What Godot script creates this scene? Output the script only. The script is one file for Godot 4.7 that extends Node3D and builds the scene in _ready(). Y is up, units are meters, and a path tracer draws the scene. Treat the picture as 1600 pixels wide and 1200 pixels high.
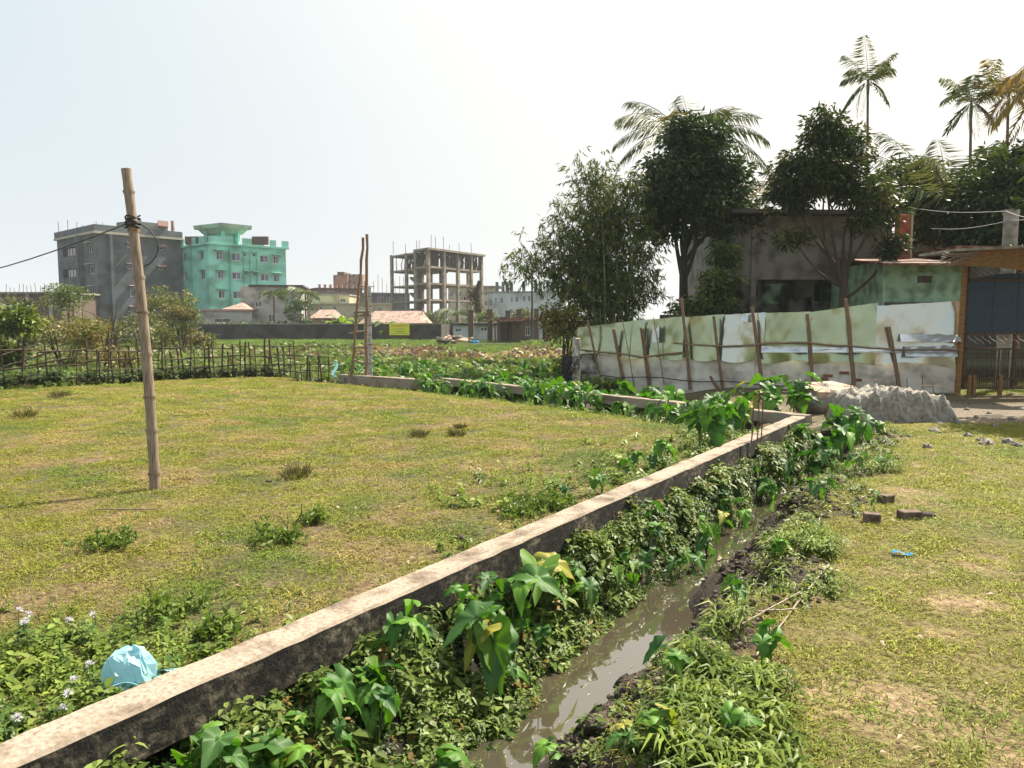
extends Node3D
# Plan coordinates are (x, d): metres to the side of and ahead of the standpoint; world is (x, y, -d).
const F := 1202.0
const EYE := 1.6
const TILT := 0.08548
const YB := 0.12        # top of the ground beams
const WATER := -0.52    # water level in the drain
const MARSH := -0.5
var rng := RandomNumberGenerator.new()
var n1 := FastNoiseLite.new()
var n2 := FastNoiseLite.new()
var n3 := FastNoiseLite.new()
var M := {}
var taken := {}


class MB:
	var v := PackedVector3Array()
	var n := PackedVector3Array()
	var c := PackedColorArray()
	var ix := PackedInt32Array()
	var col := Color(1, 1, 1)

	func vert(p: Vector3, nn: Vector3) -> int:
		v.append(p)
		n.append(nn)
		c.append(col)
		return v.size() - 1

	func tri(a: Vector3, b: Vector3, d: Vector3) -> void:
		var nn := (b - a).cross(d - a).normalized()
		var i := vert(a, nn)
		vert(b, nn)
		vert(d, nn)
		ix.append_array([i, i + 2, i + 1])

	func quad(a: Vector3, b: Vector3, d: Vector3, e: Vector3) -> void:
		var nn := (b - a).cross(d - a) + (d - a).cross(e - a)
		nn = nn.normalized()
		var i := vert(a, nn)
		vert(b, nn)
		vert(d, nn)
		vert(e, nn)
		ix.append_array([i, i + 2, i + 1, i, i + 3, i + 2])

	func box(at: Vector3, s: Vector3, bs := Basis()) -> void:
		var h := s * 0.5
		var p := []
		for k in 8:
			p.append(at + bs * Vector3(h.x if k & 1 else -h.x, h.y if k & 2 else -h.y, h.z if k & 4 else -h.z))
		quad(p[4], p[5], p[7], p[6])
		quad(p[1], p[0], p[2], p[3])
		quad(p[5], p[1], p[3], p[7])
		quad(p[0], p[4], p[6], p[2])
		quad(p[6], p[7], p[3], p[2])
		quad(p[0], p[1], p[5], p[4])

	# a box with chamfered edges
	func cbox(at: Vector3, s: Vector3, ch: float, bs := Basis()) -> void:
		var h := s * 0.5
		var ax := [Vector3(1, 0, 0), Vector3(0, 1, 0), Vector3(0, 0, 1)]
		for a in 3:
			var b: int = (a + 1) % 3
			var d: int = (a + 2) % 3
			for sg in [-1.0, 1.0]:
				var q := []
				for k in [[-1, -1], [1, -1], [1, 1], [-1, 1]]:
					q.append(at + bs * (ax[a] * h[a] * sg + ax[b] * (h[b] - ch) * k[0] + ax[d] * (h[d] - ch) * k[1]))
				if sg > 0:
					quad(q[0], q[1], q[2], q[3])
				else:
					quad(q[3], q[2], q[1], q[0])
				for sb in [-1.0, 1.0]:
					# edge between face a(sg) and face b(sb), running along d
					var e1: Vector3 = ax[a] * h[a] * sg + ax[b] * (h[b] - ch) * sb
					var e2: Vector3 = ax[a] * (h[a] - ch) * sg + ax[b] * h[b] * sb
					var dd: Vector3 = ax[d] * (h[d] - ch)
					if sg * sb > 0:
						quad(at + bs * (e1 - dd), at + bs * (e2 - dd), at + bs * (e2 + dd), at + bs * (e1 + dd))
					else:
						quad(at + bs * (e1 + dd), at + bs * (e2 + dd), at + bs * (e2 - dd), at + bs * (e1 - dd))
		for k in 8:
			var sx := 1.0 if k & 1 else -1.0
			var sy := 1.0 if k & 2 else -1.0
			var sz := 1.0 if k & 4 else -1.0
			var a0 := at + bs * Vector3(h.x * sx, (h.y - ch) * sy, (h.z - ch) * sz)
			var b0 := at + bs * Vector3((h.x - ch) * sx, h.y * sy, (h.z - ch) * sz)
			var d0 := at + bs * Vector3((h.x - ch) * sx, (h.y - ch) * sy, h.z * sz)
			if sx * sy * sz > 0:
				tri(a0, b0, d0)
			else:
				tri(a0, d0, b0)

	func tube(pts: Array, rs: Array, sides := 6, cap := true) -> void:
		var cnt := pts.size()
		var up := Vector3(0.03, 0, 1)
		var first := v.size()
		for i in cnt:
			var a: Vector3 = pts[maxi(i - 1, 0)]
			var b: Vector3 = pts[mini(i + 1, cnt - 1)]
			var t := (b - a).normalized()
			if absf(t.dot(up)) > 0.95:
				up = Vector3(1, 0.05, 0)
			var x := t.cross(up).normalized()
			var y := x.cross(t)
			up = (up - t * t.dot(up)).normalized()
			for k in sides:
				var an := TAU * k / sides
				var o := x * cos(an) + y * sin(an)
				vert(pts[i] + o * rs[i], o)
		for i in cnt - 1:
			for k in sides:
				var k2 := (k + 1) % sides
				var p := first + i * sides
				ix.append_array([p + k, p + sides + k2, p + sides + k, p + k, p + k2, p + sides + k2])
		if cap:
			for e in [0, cnt - 1]:
				var t2: Vector3 = (pts[cnt - 1] - pts[cnt - 2]).normalized() if e > 0 else (pts[0] - pts[1]).normalized()
				var m := vert(pts[e], t2)
				for k in sides:
					vert(v[first + e * sides + k], t2)
				for k in sides:
					var p1 := m + 1 + k
					var p2 := m + 1 + (k + 1) % sides
					if e > 0:
						ix.append_array([m, p1, p2])
					else:
						ix.append_array([m, p2, p1])

	# a pointed leaf of two quads, bent along its length
	func leaf(p: Vector3, dir: Vector3, side: Vector3, ln: float, w: float, bend := 0.25) -> void:
		var nn := side.cross(dir).normalized()
		var m := p + dir * ln * 0.45 + nn * ln * bend * 0.12
		var tip := p + dir * ln - nn * ln * bend * 0.5
		var a := m + side * w * 0.5
		var b := m - side * w * 0.5
		var i := vert(p, nn)
		vert(a, (nn + side * 0.3).normalized())
		vert(b, (nn - side * 0.3).normalized())
		vert(tip, nn)
		ix.append_array([i, i + 2, i + 1, i + 1, i + 2, i + 3])

	# a rounded leaf: four triangles each side of nothing, bent along its length
	func oval(p: Vector3, dir: Vector3, side: Vector3, ln: float, w: float, bend := 0.3) -> void:
		var nn := side.cross(dir).normalized()
		var i := vert(p, nn)
		for q in [[0.22, 0.42, 0.03], [0.6, 0.4, 0.02]]:
			for s in [1.0, -1.0]:
				vert(p + dir * ln * q[0] + side * w * q[1] * s + nn * ln * (q[2] - bend * q[0] * q[0] * 0.4 + 0.06), (nn - side * s * 0.25).normalized())
		vert(p + dir * ln - nn * ln * bend * 0.5, nn)
		ix.append_array([i, i + 2, i + 1, i + 1, i + 2, i + 3, i + 2, i + 4, i + 3, i + 3, i + 4, i + 5])

	# one flat two-triangle diamond
	func card(p: Vector3, dir: Vector3, side: Vector3, ln: float, w: float) -> void:
		var nn := side.cross(dir).normalized()
		var i := vert(p, nn)
		vert(p + dir * ln * 0.45 + side * w * 0.5, nn)
		vert(p + dir * ln * 0.45 - side * w * 0.5, nn)
		vert(p + dir * ln - nn * ln * 0.08, nn)
		ix.append_array([i, i + 2, i + 1, i + 1, i + 2, i + 3])

	# a sheet given by rows of points, smooth
	func grid(rows: Array) -> void:
		var h := rows.size()
		var w: int = rows[0].size()
		var first := v.size()
		for j in h:
			for i in w:
				var dx: Vector3 = rows[j][mini(i + 1, w - 1)] - rows[j][maxi(i - 1, 0)]
				var dy: Vector3 = rows[mini(j + 1, h - 1)][i] - rows[maxi(j - 1, 0)][i]
				vert(rows[j][i], dx.cross(dy).normalized())
		for j in h - 1:
			for i in w - 1:
				var p := first + j * w + i
				ix.append_array([p, p + w + 1, p + 1, p, p + w, p + w + 1])

	func add_to(m: ArrayMesh, mt: Material) -> void:
		if v.is_empty():
			return
		var arr := []
		arr.resize(Mesh.ARRAY_MAX)
		arr[Mesh.ARRAY_VERTEX] = v
		arr[Mesh.ARRAY_NORMAL] = n
		arr[Mesh.ARRAY_COLOR] = c
		arr[Mesh.ARRAY_INDEX] = ix
		m.add_surface_from_arrays(Mesh.PRIMITIVE_TRIANGLES, arr)
		m.surface_set_material(m.get_surface_count() - 1, mt)

	func mesh(mt: Material) -> ArrayMesh:
		var m := ArrayMesh.new()
		add_to(m, mt)
		return m


# ---------- names and nodes ----------
func numbered(called: String) -> String:
	var k: int = taken.get(called, 0)
	taken[called] = k + 1
	return called if k == 0 else "%s_%03d" % [called, k]


func tag(o: Node, label: String, category := "", group := "", kind := "") -> void:
	if label:
		o.set_meta("label", label)
	if category:
		o.set_meta("category", category)
	if group:
		o.set_meta("group", group)
	if kind:
		o.set_meta("kind", kind)


func thing(called: String, label: String, category: String, at := Vector3.ZERO, turn := 0.0, group := "") -> Node3D:
	var o := Node3D.new()
	o.name = numbered(called)
	add_child(o)
	o.position = at
	o.rotation.y = turn
	tag(o, label, category, group, "thing")
	return o


func part(called: String, m: Mesh, parent: Node, at := Vector3.ZERO, bs := Basis()) -> MeshInstance3D:
	var o := MeshInstance3D.new()
	o.name = called
	o.mesh = m
	o.transform = Transform3D(bs, at)
	parent.add_child(o, true)
	return o


func solo(called: String, m: Mesh, label: String, category: String, at := Vector3.ZERO, bs := Basis(), group := "", kind := "thing") -> MeshInstance3D:
	var o := MeshInstance3D.new()
	o.name = numbered(called)
	o.mesh = m
	add_child(o)
	o.transform = Transform3D(bs, at)
	tag(o, label, category, group, kind)
	return o


func setting(called: String, m: Mesh) -> MeshInstance3D:
	var o := MeshInstance3D.new()
	o.name = called
	o.mesh = m
	add_child(o)
	o.set_meta("kind", "structure")
	return o


func copy(o: Node3D, label := "", base := "") -> Node3D:
	var r: Node3D = o.duplicate()
	r.name = numbered(base if base else String(o.name).rstrip("0123456789").trim_suffix("_"))
	add_child(r)
	if label:
		r.set_meta("label", label)
	return r


func scatter(called: String, m: Mesh, xs: Array, cols: Array, label: String, category: String) -> void:
	if xs.is_empty():
		return
	var mm := MultiMesh.new()
	mm.transform_format = MultiMesh.TRANSFORM_3D
	mm.use_colors = true
	mm.mesh = m
	mm.instance_count = xs.size()
	for i in xs.size():
		mm.set_instance_transform(i, xs[i])
		mm.set_instance_color(i, cols[i])
	var o := MultiMeshInstance3D.new()
	o.name = numbered(called)
	o.multimesh = mm
	add_child(o)
	tag(o, label, category, "", "stuff")


# ---------- where things are ----------
func ray(px: float, py: float) -> Vector3:
	var u := (px - 800.0) / F
	var w := (600.0 - py) / F
	return Vector3(u, w * cos(TILT) - sin(TILT), -(w * sin(TILT) + cos(TILT)))


func gnd(px: float, py: float, y := 0.0) -> Vector3:
	var r := ray(px, py)
	return Vector3(0, EYE, 0) + r * ((y - EYE) / r.y)


func at(px: float, py: float, d: float) -> Vector3:
	var r := ray(px, py)
	return Vector3(0, EYE, 0) + r * (d / -r.z)


# where the sight line through a pixel meets the upright plane over the plan line A-B: (metres from A, height)
func on_face(px: float, py: float, a: Vector3, b: Vector3) -> Vector2:
	var r := ray(px, py)
	var e := (b - a) * Vector3(1, 0, 1)
	var nn := Vector3(e.z, 0, -e.x)
	var t := nn.dot(a - Vector3(0, EYE, 0)) / nn.dot(r)
	var p := Vector3(0, EYE, 0) + r * t
	return Vector2((p - a).dot(e.normalized()), p.y)


func rr(a: float, b: float) -> float:
	return rng.randf_range(a, b)


func rvec(s := 1.0) -> Vector3:
	return Vector3(rr(-s, s), rr(-s, s), rr(-s, s))


func seg(pts: Array, p: Vector2) -> Array:   # (distance, share of the whole line, signed side) from a plan polyline
	var best := 1e9
	var side := 0.0
	for i in pts.size() - 1:
		var a: Vector2 = pts[i]
		var e: Vector2 = pts[i + 1] - a
		var t := clampf((p - a).dot(e) / e.length_squared(), 0, 1)
		var q := a + e * t
		var dd := p.distance_to(q)
		if dd < best:
			best = dd
			side = e.cross(p - a)
	return [best, side]


# distance out from the face of the long beam, towards the drain
func beam_s(x: float, d: float) -> float:
	return (x - (0.684 * d - 3.312)) * 0.8254


const BEND := Vector2(-1.75, 18.95)
const CORNER := Vector2(4.42, 11.5)
const BACK_END := Vector2(-4.75, 21.0)
const EDGE := [Vector2(4.42, 11.5), Vector2(-1.75, 18.95), Vector2(-4.75, 21.0), Vector2(-6.7, 21.75), Vector2(-8.65, 20.8), Vector2(-10.3, 18.8), Vector2(-11.7, 17.5), Vector2(-16.0, 15.0), Vector2(-40.0, 6.0)]


# left and right shore of the drain, in metres out from the beam
func shore(d: float) -> Vector2:
	var l := lerpf(0.72, 0.38, clampf((d - 3.2) / 1.5, 0, 1)) if d < 4.7 else lerpf(0.38, 0.16, clampf((d - 4.7) / 3.4, 0, 1))
	var r := lerpf(0.95, 0.55, clampf((d - 3.6) / 4.4, 0, 1)) + 0.04 + 0.09 * sin(d * 3.1) + 0.05 * sin(d * 7.3 + 1.0)
	if d > 10.0:
		r = lerpf(r, l, clampf((d - 10.0) / 1.0, 0, 1))
	return Vector2(l, r)


func inside_field(x: float, d: float) -> float:   # metres inside the far edge of the field, negative beyond
	var q := seg(EDGE, Vector2(x, d))
	return -q[0] if q[1] < 0.0 else q[0]


func ground_y(x: float, d: float) -> float:
	var s := beam_s(x, d)
	var bump := 0.022 * n1.get_noise_2d(x * 9.0, d * 9.0) + 0.05 * n1.get_noise_2d(x * 1.5, d * 1.5)
	if d > 60.0 or absf(x) > 60.0 or d < -30.0:
		return MARSH
	if d < 11.55 and s > -0.22:
		# drain side of the long beam
		var sh := shore(d)
		var y := 0.0
		if s < 0.02:
			y = -0.16
		elif s < sh.x:
			y = lerpf(-0.17, WATER - 0.03, smoothstep(0.0, 1.0, (s - 0.02) / (sh.x - 0.02)))
		elif s < sh.y:
			var t := (s - sh.x) / (sh.y - sh.x)
			y = WATER - 0.03 - 0.15 * sin(t * PI)
		else:
			var t2 := clampf((s - sh.y) / 0.6, 0, 1)
			y = lerpf(WATER - 0.03, 0.0, pow(t2, 0.6))
			var mud := exp(-pow((s - sh.y - 0.42) / 0.3, 2.0))
			y += mud * (0.02 + 0.1 * n1.get_noise_2d(x * 14.0, d * 14.0) + 0.05 * n1.get_noise_2d(x * 40.0, d * 40.0))
			bump *= 0.6
		return y + bump
	var q := inside_field(x, d)
	if s <= -0.2 and q > 0.0:
		var y2 := lerpf(-0.26, 0.02, smoothstep(0.1, 2.2, q)) if x > -6.0 else lerpf(-0.1, 0.0, smoothstep(0.0, 1.0, q))
		return y2 + bump + 0.04 * clampf((4.0 - d) / 4.0, 0, 1)
	# beyond the beams: the yard on one side, the marsh on the other
	var wall_d := 21.6 - (x - 1.85) * 0.9
	var yard := smoothstep(-1.0, 1.5, x - 4.0) * (1.0 - smoothstep(0.0, 14.0, d - 40.0))
	yard = maxf(yard, smoothstep(0.0, 0.5, s) if d < 11.0 else 0.0)
	return lerpf(MARSH, -0.02, yard) + bump * 0.8


# ---------- materials ----------
func noise_tex(freq: float, sd: int, stops: Array, oct := 4, size := 512, warp := 0.0) -> NoiseTexture2D:
	var fnl := FastNoiseLite.new()
	fnl.seed = sd
	fnl.frequency = freq
	fnl.fractal_octaves = oct
	fnl.noise_type = FastNoiseLite.TYPE_SIMPLEX_SMOOTH
	if warp > 0.0:
		fnl.domain_warp_enabled = true
		fnl.domain_warp_amplitude = warp
	var g := Gradient.new()
	var offs := PackedFloat32Array()
	var cols := PackedColorArray()
	for s in stops:
		offs.append(s[0])
		cols.append(s[1] if s[1] is Color else Color(s[1], s[1], s[1]))
	g.offsets = offs
	g.colors = cols
	var t := NoiseTexture2D.new()
	t.width = size
	t.height = size
	t.seamless = true
	t.noise = fnl
	t.color_ramp = g
	return t


func lin(r: float, g: float, b: float) -> Color:
	return Color(r, g, b).linear_to_srgb()


# colour is a linear base colour; the texture multiplies it
func mat(called: String, colour: Color, rough := 0.9, tex: Texture2D = null, scale := 1.0, bump: Texture2D = null, cm := 0.5, world := false) -> StandardMaterial3D:
	var m := StandardMaterial3D.new()
	m.resource_name = called
	m.albedo_color = colour.linear_to_srgb()
	m.roughness = rough
	m.vertex_color_use_as_albedo = true
	m.uv1_triplanar = true
	m.uv1_world_triplanar = world
	m.uv1_scale = Vector3.ONE * scale
	if tex:
		m.albedo_texture = tex
	if bump:
		m.heightmap_enabled = true
		m.heightmap_texture = bump
		m.heightmap_scale = cm
	M[called] = m
	return m


func leafy(called: String, through := 0.8, rough := 0.5, tint := Color(1.0, 1.0, 0.55)) -> StandardMaterial3D:
	var m := mat(called, Color(1, 1, 1), rough)
	m.uv1_triplanar = false
	m.backlight_enabled = true
	m.backlight = Color(tint.r * through, tint.g * through, tint.b * through).linear_to_srgb()
	m.metallic_specular = 0.38
	return m


func make_materials() -> void:
	var grain := noise_tex(0.06, 3, [[0.0, 0.55], [0.45, 0.85], [1.0, 1.0]], 5)
	var rough_bump := noise_tex(0.05, 5, [[0.0, 0.0], [1.0, 1.0]], 5)
	var soft_bump := noise_tex(0.015, 6, [[0.0, 0.0], [1.0, 1.0]], 4)
	var blotch := noise_tex(0.012, 7, [[0.0, Color(0.62, 0.6, 0.56)], [0.4, Color(0.84, 0.83, 0.8)], [0.55, Color(0.95, 0.94, 0.92)], [1.0, Color(1, 1, 1)]], 5)
	var stain := noise_tex(0.014, 9, [[0.0, Color(0.16, 0.16, 0.155)], [0.36, Color(0.3, 0.3, 0.285)], [0.46, Color(0.55, 0.54, 0.51)], [0.6, Color(0.86, 0.85, 0.82)], [1.0, Color(1, 1, 1)]], 6, 512, 12.0)
	var mould := noise_tex(0.013, 11, [[0.0, Color(0.2, 0.2, 0.2)], [0.42, Color(0.3, 0.3, 0.29)], [0.52, Color(0.42, 0.42, 0.4)], [0.62, Color(0.62, 0.61, 0.58)], [0.74, Color(0.86, 0.85, 0.82)], [1.0, Color(1, 1, 1)]], 6, 512, 8.0)
	var soil := noise_tex(0.03, 13, [[0.0, Color(0.45, 0.4, 0.36)], [0.45, Color(0.78, 0.75, 0.7)], [1.0, Color(1, 1, 1)]], 6)
	var streak := noise_tex(0.02, 15, [[0.0, Color(0.5, 0.46, 0.42)], [0.5, Color(0.85, 0.83, 0.8)], [1.0, Color(1, 1, 1)]], 5)
	var rust := noise_tex(0.012, 17, [[0.0, Color(0.42, 0.26, 0.16)], [0.4, Color(0.66, 0.5, 0.42)], [0.6, Color(0.9, 0.86, 0.82)], [1.0, Color(1, 1, 1)]], 5)
	var fine := noise_tex(0.05, 23, [[0.0, Color(0.66, 0.62, 0.58)], [0.3, Color(0.88, 0.86, 0.84)], [0.6, Color(0.95, 0.94, 0.93)], [1.0, Color(1, 1, 1)]], 5)
	mat("ground", Color(1, 1, 1), 1.0, soil, 0.9, rough_bump, 1.2, true)
	mat("mud", Color(0.075, 0.055, 0.04), 0.8, soil, 2.0, rough_bump, 2.0, true)
	var bt := mat("beam_top", Color(0.4, 0.345, 0.285), 0.95, fine, 1.1, rough_bump, 0.5, true)
	bt.detail_enabled = true
	bt.detail_blend_mode = BaseMaterial3D.BLEND_MODE_MUL
	bt.detail_albedo = noise_tex(0.011, 29, [[0.0, Color(0.5, 0.47, 0.44)], [0.3, Color(0.8, 0.78, 0.75)], [0.5, Color(0.95, 0.94, 0.93)], [1.0, Color(1, 1, 1)]], 6, 512, 10.0)
	bt.detail_uv_layer = BaseMaterial3D.DETAIL_UV_2
	bt.uv2_triplanar = true
	bt.uv2_world_triplanar = true
	bt.uv2_scale = Vector3.ONE * 0.55
	var bsd := mat("beam_side", Color(0.4, 0.345, 0.285), 0.95, mould, 3.2, rough_bump, 0.25, true)
	bsd.uv1_scale = Vector3(2.6, 1.9, 2.6)
	bsd.detail_enabled = true
	bsd.detail_blend_mode = BaseMaterial3D.BLEND_MODE_MUL
	bsd.detail_albedo = noise_tex(0.01, 31, [[0.0, Color(0.3, 0.29, 0.28)], [0.5, Color(0.42, 0.41, 0.4)], [0.66, Color(0.85, 0.84, 0.82)], [1.0, Color(1, 1, 1)]], 6, 512, 14.0)
	bsd.detail_uv_layer = BaseMaterial3D.DETAIL_UV_2
	bsd.uv2_triplanar = true
	bsd.uv2_world_triplanar = true
	bsd.uv2_scale = Vector3(0.5, 0.35, 0.5)
	mat("concrete", Color(0.36, 0.34, 0.31), 0.95, blotch, 0.5, rough_bump, 0.6)
	mat("fresh_concrete", Color(0.5, 0.5, 0.51), 0.95, blotch, 0.8, rough_bump, 0.5)
	mat("frame_concrete", Color(0.34, 0.29, 0.23), 0.95, blotch, 0.12)
	mat("lime", Color(0.74, 0.7, 0.64), 0.95, blotch, 0.35, rough_bump, 0.5, true)
	mat("lime_stained", Color(0.7, 0.67, 0.62), 0.95, stain, 0.25, rough_bump, 0.5, true)
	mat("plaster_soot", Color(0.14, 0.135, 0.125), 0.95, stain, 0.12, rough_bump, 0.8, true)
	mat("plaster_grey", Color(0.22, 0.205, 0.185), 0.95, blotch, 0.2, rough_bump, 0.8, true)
	mat("green_wall", Color(0.26, 0.4, 0.28), 0.95, blotch, 0.3, rough_bump, 0.5, true)
	mat("green_soot", Color(0.26, 0.38, 0.28), 0.95, stain, 0.12, rough_bump, 0.5, true)
	mat("dark_wall", Color(0.085, 0.08, 0.075), 0.95, blotch, 0.12)
	mat("bamboo", Color(0.37, 0.3, 0.24), 0.6, streak, 3.0, soft_bump, 0.1)
	M.bamboo.uv1_scale = Vector3(7.0, 0.5, 7.0)
	mat("bamboo_old", Color(0.32, 0.21, 0.125), 0.75, streak, 3.0, soft_bump, 0.1)
	mat("bamboo_grey", Color(0.1, 0.075, 0.05), 0.85, streak, 2.0)
	mat("bark", Color(0.11, 0.085, 0.065), 0.95, streak, 2.0, rough_bump, 1.5)
	mat("palm_bark", Color(0.2, 0.17, 0.14), 0.95, streak, 1.0, rough_bump, 1.0)
	mat("brick", Color(0.34, 0.13, 0.08), 0.95, grain, 3.0, rough_bump, 0.4)
	mat("brick_dull", Color(0.22, 0.165, 0.14), 0.95, soil, 0.5, rough_bump, 0.4)
	mat("pink_concrete", Color(0.58, 0.42, 0.34), 0.95, blotch, 1.0, rough_bump, 0.8)
	mat("cement_lump", Color(0.36, 0.34, 0.31), 0.95, blotch, 1.6, rough_bump, 1.5)
	mat("rusty_rod", Color(0.12, 0.06, 0.04), 0.8)
	mat("wire", Color(0.02, 0.02, 0.022), 0.5)
	mat("pale_wire", Color(0.4, 0.4, 0.4), 0.6)
	mat("wood_dark", Color(0.12, 0.075, 0.045), 0.8, streak, 2.0)
	mat("wood_ochre", Color(0.34, 0.19, 0.07), 0.8, streak, 1.0)
	mat("grey_paint", Color(0.135, 0.16, 0.18), 0.9, blotch, 0.06)
	mat("grey_paint_pale", Color(0.2, 0.235, 0.225), 0.9, blotch, 0.06)
	mat("trim_cream", Color(0.42, 0.39, 0.3), 0.9)
	mat("awning_pink", Color(0.42, 0.25, 0.22), 0.9)
	mat("teal_paint", Color(0.33, 0.78, 0.67), 0.9, blotch, 0.05)
	mat("teal_dark", Color(0.25, 0.62, 0.53), 0.9, blotch, 0.05)
	mat("roof_mint", Color(0.42, 0.58, 0.46), 0.9, blotch, 0.08)
	mat("white_wall", Color(0.58, 0.62, 0.64), 0.9, blotch, 0.05)
	mat("cream_wall", Color(0.52, 0.47, 0.33), 0.9, blotch, 0.06)
	mat("pink_wall", Color(0.42, 0.25, 0.18), 0.9, blotch, 0.06)
	mat("pale_wall", Color(0.44, 0.45, 0.42), 0.9, blotch, 0.1)
	mat("tin_pink", Color(0.46, 0.33, 0.29), 0.7, streak, 0.15)
	mat("tin_rust", Color(0.3, 0.17, 0.12), 0.7, rust, 0.4)
	mat("dark_gap", Color(0.025, 0.025, 0.03), 0.9)
	mat("board_grey", Color(0.2, 0.18, 0.165), 0.9, streak, 0.4)
	mat("window_bar", Color(0.6, 0.6, 0.58), 0.6)
	var gl := mat("window_glass", Color(0.03, 0.035, 0.045), 0.08)
	gl.metallic_specular = 0.7
	var gb := mat("window_glass_pale", Color(0.09, 0.14, 0.22), 0.1)
	gb.metallic_specular = 0.8
	var sh := mat("sheet_mirror_green", Color(0.44, 0.5, 0.38), 0.22, rust, 0.25)  # green reflection of the grass is put into the metal colour
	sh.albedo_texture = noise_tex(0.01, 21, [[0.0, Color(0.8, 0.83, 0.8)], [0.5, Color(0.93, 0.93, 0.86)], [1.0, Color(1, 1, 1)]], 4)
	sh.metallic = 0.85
	var sg := mat("sheet_grey", Color(0.52, 0.55, 0.5), 0.2)
	sg.metallic = 0.85
	var si := mat("sheet_silver", Color(0.66, 0.68, 0.7), 0.3)
	si.metallic = 0.6
	M.wood_ochre.uv1_scale = Vector3(0.5, 5.0, 5.0)
	var gt := mat("gate_blue", Color(0.02, 0.06, 0.115), 0.45, streak, 0.6)
	gt.uv1_scale = Vector3(5.0, 0.5, 5.0)
	gt.metallic = 0.2
	mat("gate_green", Color(0.1, 0.12, 0.08), 0.6, rust, 0.8)
	mat("gate_iron", Color(0.3, 0.29, 0.25), 0.6)
	mat("red_paint", Color(0.42, 0.09, 0.05), 0.85, blotch, 0.5)
	var bag := mat("bag_film", Color(0.42, 0.7, 0.76), 0.3)
	bag.backlight_enabled = true
	bag.backlight = Color(0.75, 0.85, 0.88)
	var bl := mat("blue_film", Color(0.03, 0.3, 0.62), 0.35)
	bl.backlight_enabled = true
	bl.backlight = Color(0.4, 0.6, 0.8)
	mat("stone", Color(0.34, 0.3, 0.26), 0.95, grain, 2.0, rough_bump, 1.0)
	leafy("grass", 0.75, 0.6, Color(1, 1, 0.5))
	leafy("weed", 0.75, 0.45, Color(0.9, 1.0, 0.4))
	leafy("taro", 0.75, 0.5, Color(0.75, 1.0, 0.25))
	leafy("tree_leaf", 0.6, 0.45, Color(1.0, 1.0, 0.4))
	leafy("palm_leaf", 0.6, 0.45, Color(1.0, 1.0, 0.5))
	leafy("dry_leaf", 0.5, 0.8, Color(1, 1, 1))
	leafy("blossom", 0.7, 0.8, Color(1, 1, 1))
	mat("mud_crumb", Color(1, 1, 1), 0.9)
	mat("stalk", Color(0.12, 0.19, 0.06), 0.6)
	var wt := StandardMaterial3D.new()
	wt.resource_name = "water"
	wt.albedo_color = lin(0.062, 0.053, 0.036)
	wt.roughness = 0.03
	wt.metallic_specular = 0.75
	wt.clearcoat_enabled = true
	wt.clearcoat = 1.0
	wt.clearcoat_roughness = 0.02
	wt.normal_enabled = true
	var wn := NoiseTexture2D.new()
	wn.seamless = true
	wn.as_normal_map = true
	wn.bump_strength = 0.6
	wn.noise = FastNoiseLite.new()
	wn.noise.seed = 4
	wn.noise.frequency = 0.01
	wt.normal_texture = wn
	wt.normal_scale = 0.05
	wt.uv1_triplanar = true
	wt.uv1_world_triplanar = true
	wt.uv1_scale = Vector3.ONE * 0.8
	M["water"] = wt


func _ready() -> void:
	rng.seed = 20240
	n1.seed = 1
	n1.frequency = 0.12
	n2.seed = 2
	n2.frequency = 0.35
	n3.seed = 8
	n3.frequency = 1.3
	# camera
	var cam := Camera3D.new()
	cam.name = "camera"
	cam.fov = 2.0 * rad_to_deg(atan(600.0 / F))
	cam.position = Vector3(0, EYE, 0)
	cam.rotation.x = -TILT
	cam.near = 0.05
	cam.far = 4000.0
	add_child(cam)
	cam.current = true
	# sky and exposure
	var sky_mat := ProceduralSkyMaterial.new()
	sky_mat.sky_top_color = lin(0.6, 0.74, 0.85)
	sky_mat.sky_horizon_color = lin(0.86, 0.89, 0.9)
	sky_mat.sky_curve = 0.22
	sky_mat.ground_bottom_color = lin(0.2, 0.19, 0.12)
	sky_mat.ground_horizon_color = lin(0.5, 0.5, 0.45)
	sky_mat.sun_angle_max = 80.0
	sky_mat.sun_curve = 0.9
	sky_mat.energy_multiplier = 1.0
	var sky := Sky.new()
	sky.sky_material = sky_mat
	var env := Environment.new()
	env.background_mode = Environment.BG_SKY
	env.sky = sky
	env.background_energy_multiplier = 0.44
	env.tonemap_mode = Environment.TONE_MAPPER_LINEAR
	env.tonemap_exposure = 2.3
	env.sdfgi_enabled = true
	env.ssao_enabled = true
	env.ssil_enabled = true
	env.fog_enabled = true
	env.fog_density = 0.00045
	env.fog_light_color = Color(0.9, 0.93, 0.95)
	var we := WorldEnvironment.new()
	we.name = "world_environment"
	we.environment = env
	add_child(we)
	# sun: ahead and to the side where the trees stand, high
	var sun := DirectionalLight3D.new()
	sun.name = "sun"
	sun.light_energy = 1.6
	sun.light_color = Color(1.0, 0.955, 0.88)
	sun.light_angular_distance = 0.5
	sun.shadow_enabled = true
	var el := deg_to_rad(50.0)
	var az := deg_to_rad(47.0)
	var to_sun := Vector3(sin(az) * cos(el), sin(el), -cos(az) * cos(el))
	sun.look_at_from_position(to_sun * 50.0, Vector3.ZERO, Vector3.UP)
	add_child(sun)
	make_materials()
	build_ground()
	build_beams()
	build_far()
	build_wall_side()
	build_trees()
	build_field_things()
	build_plants()
	build_cover()


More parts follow.
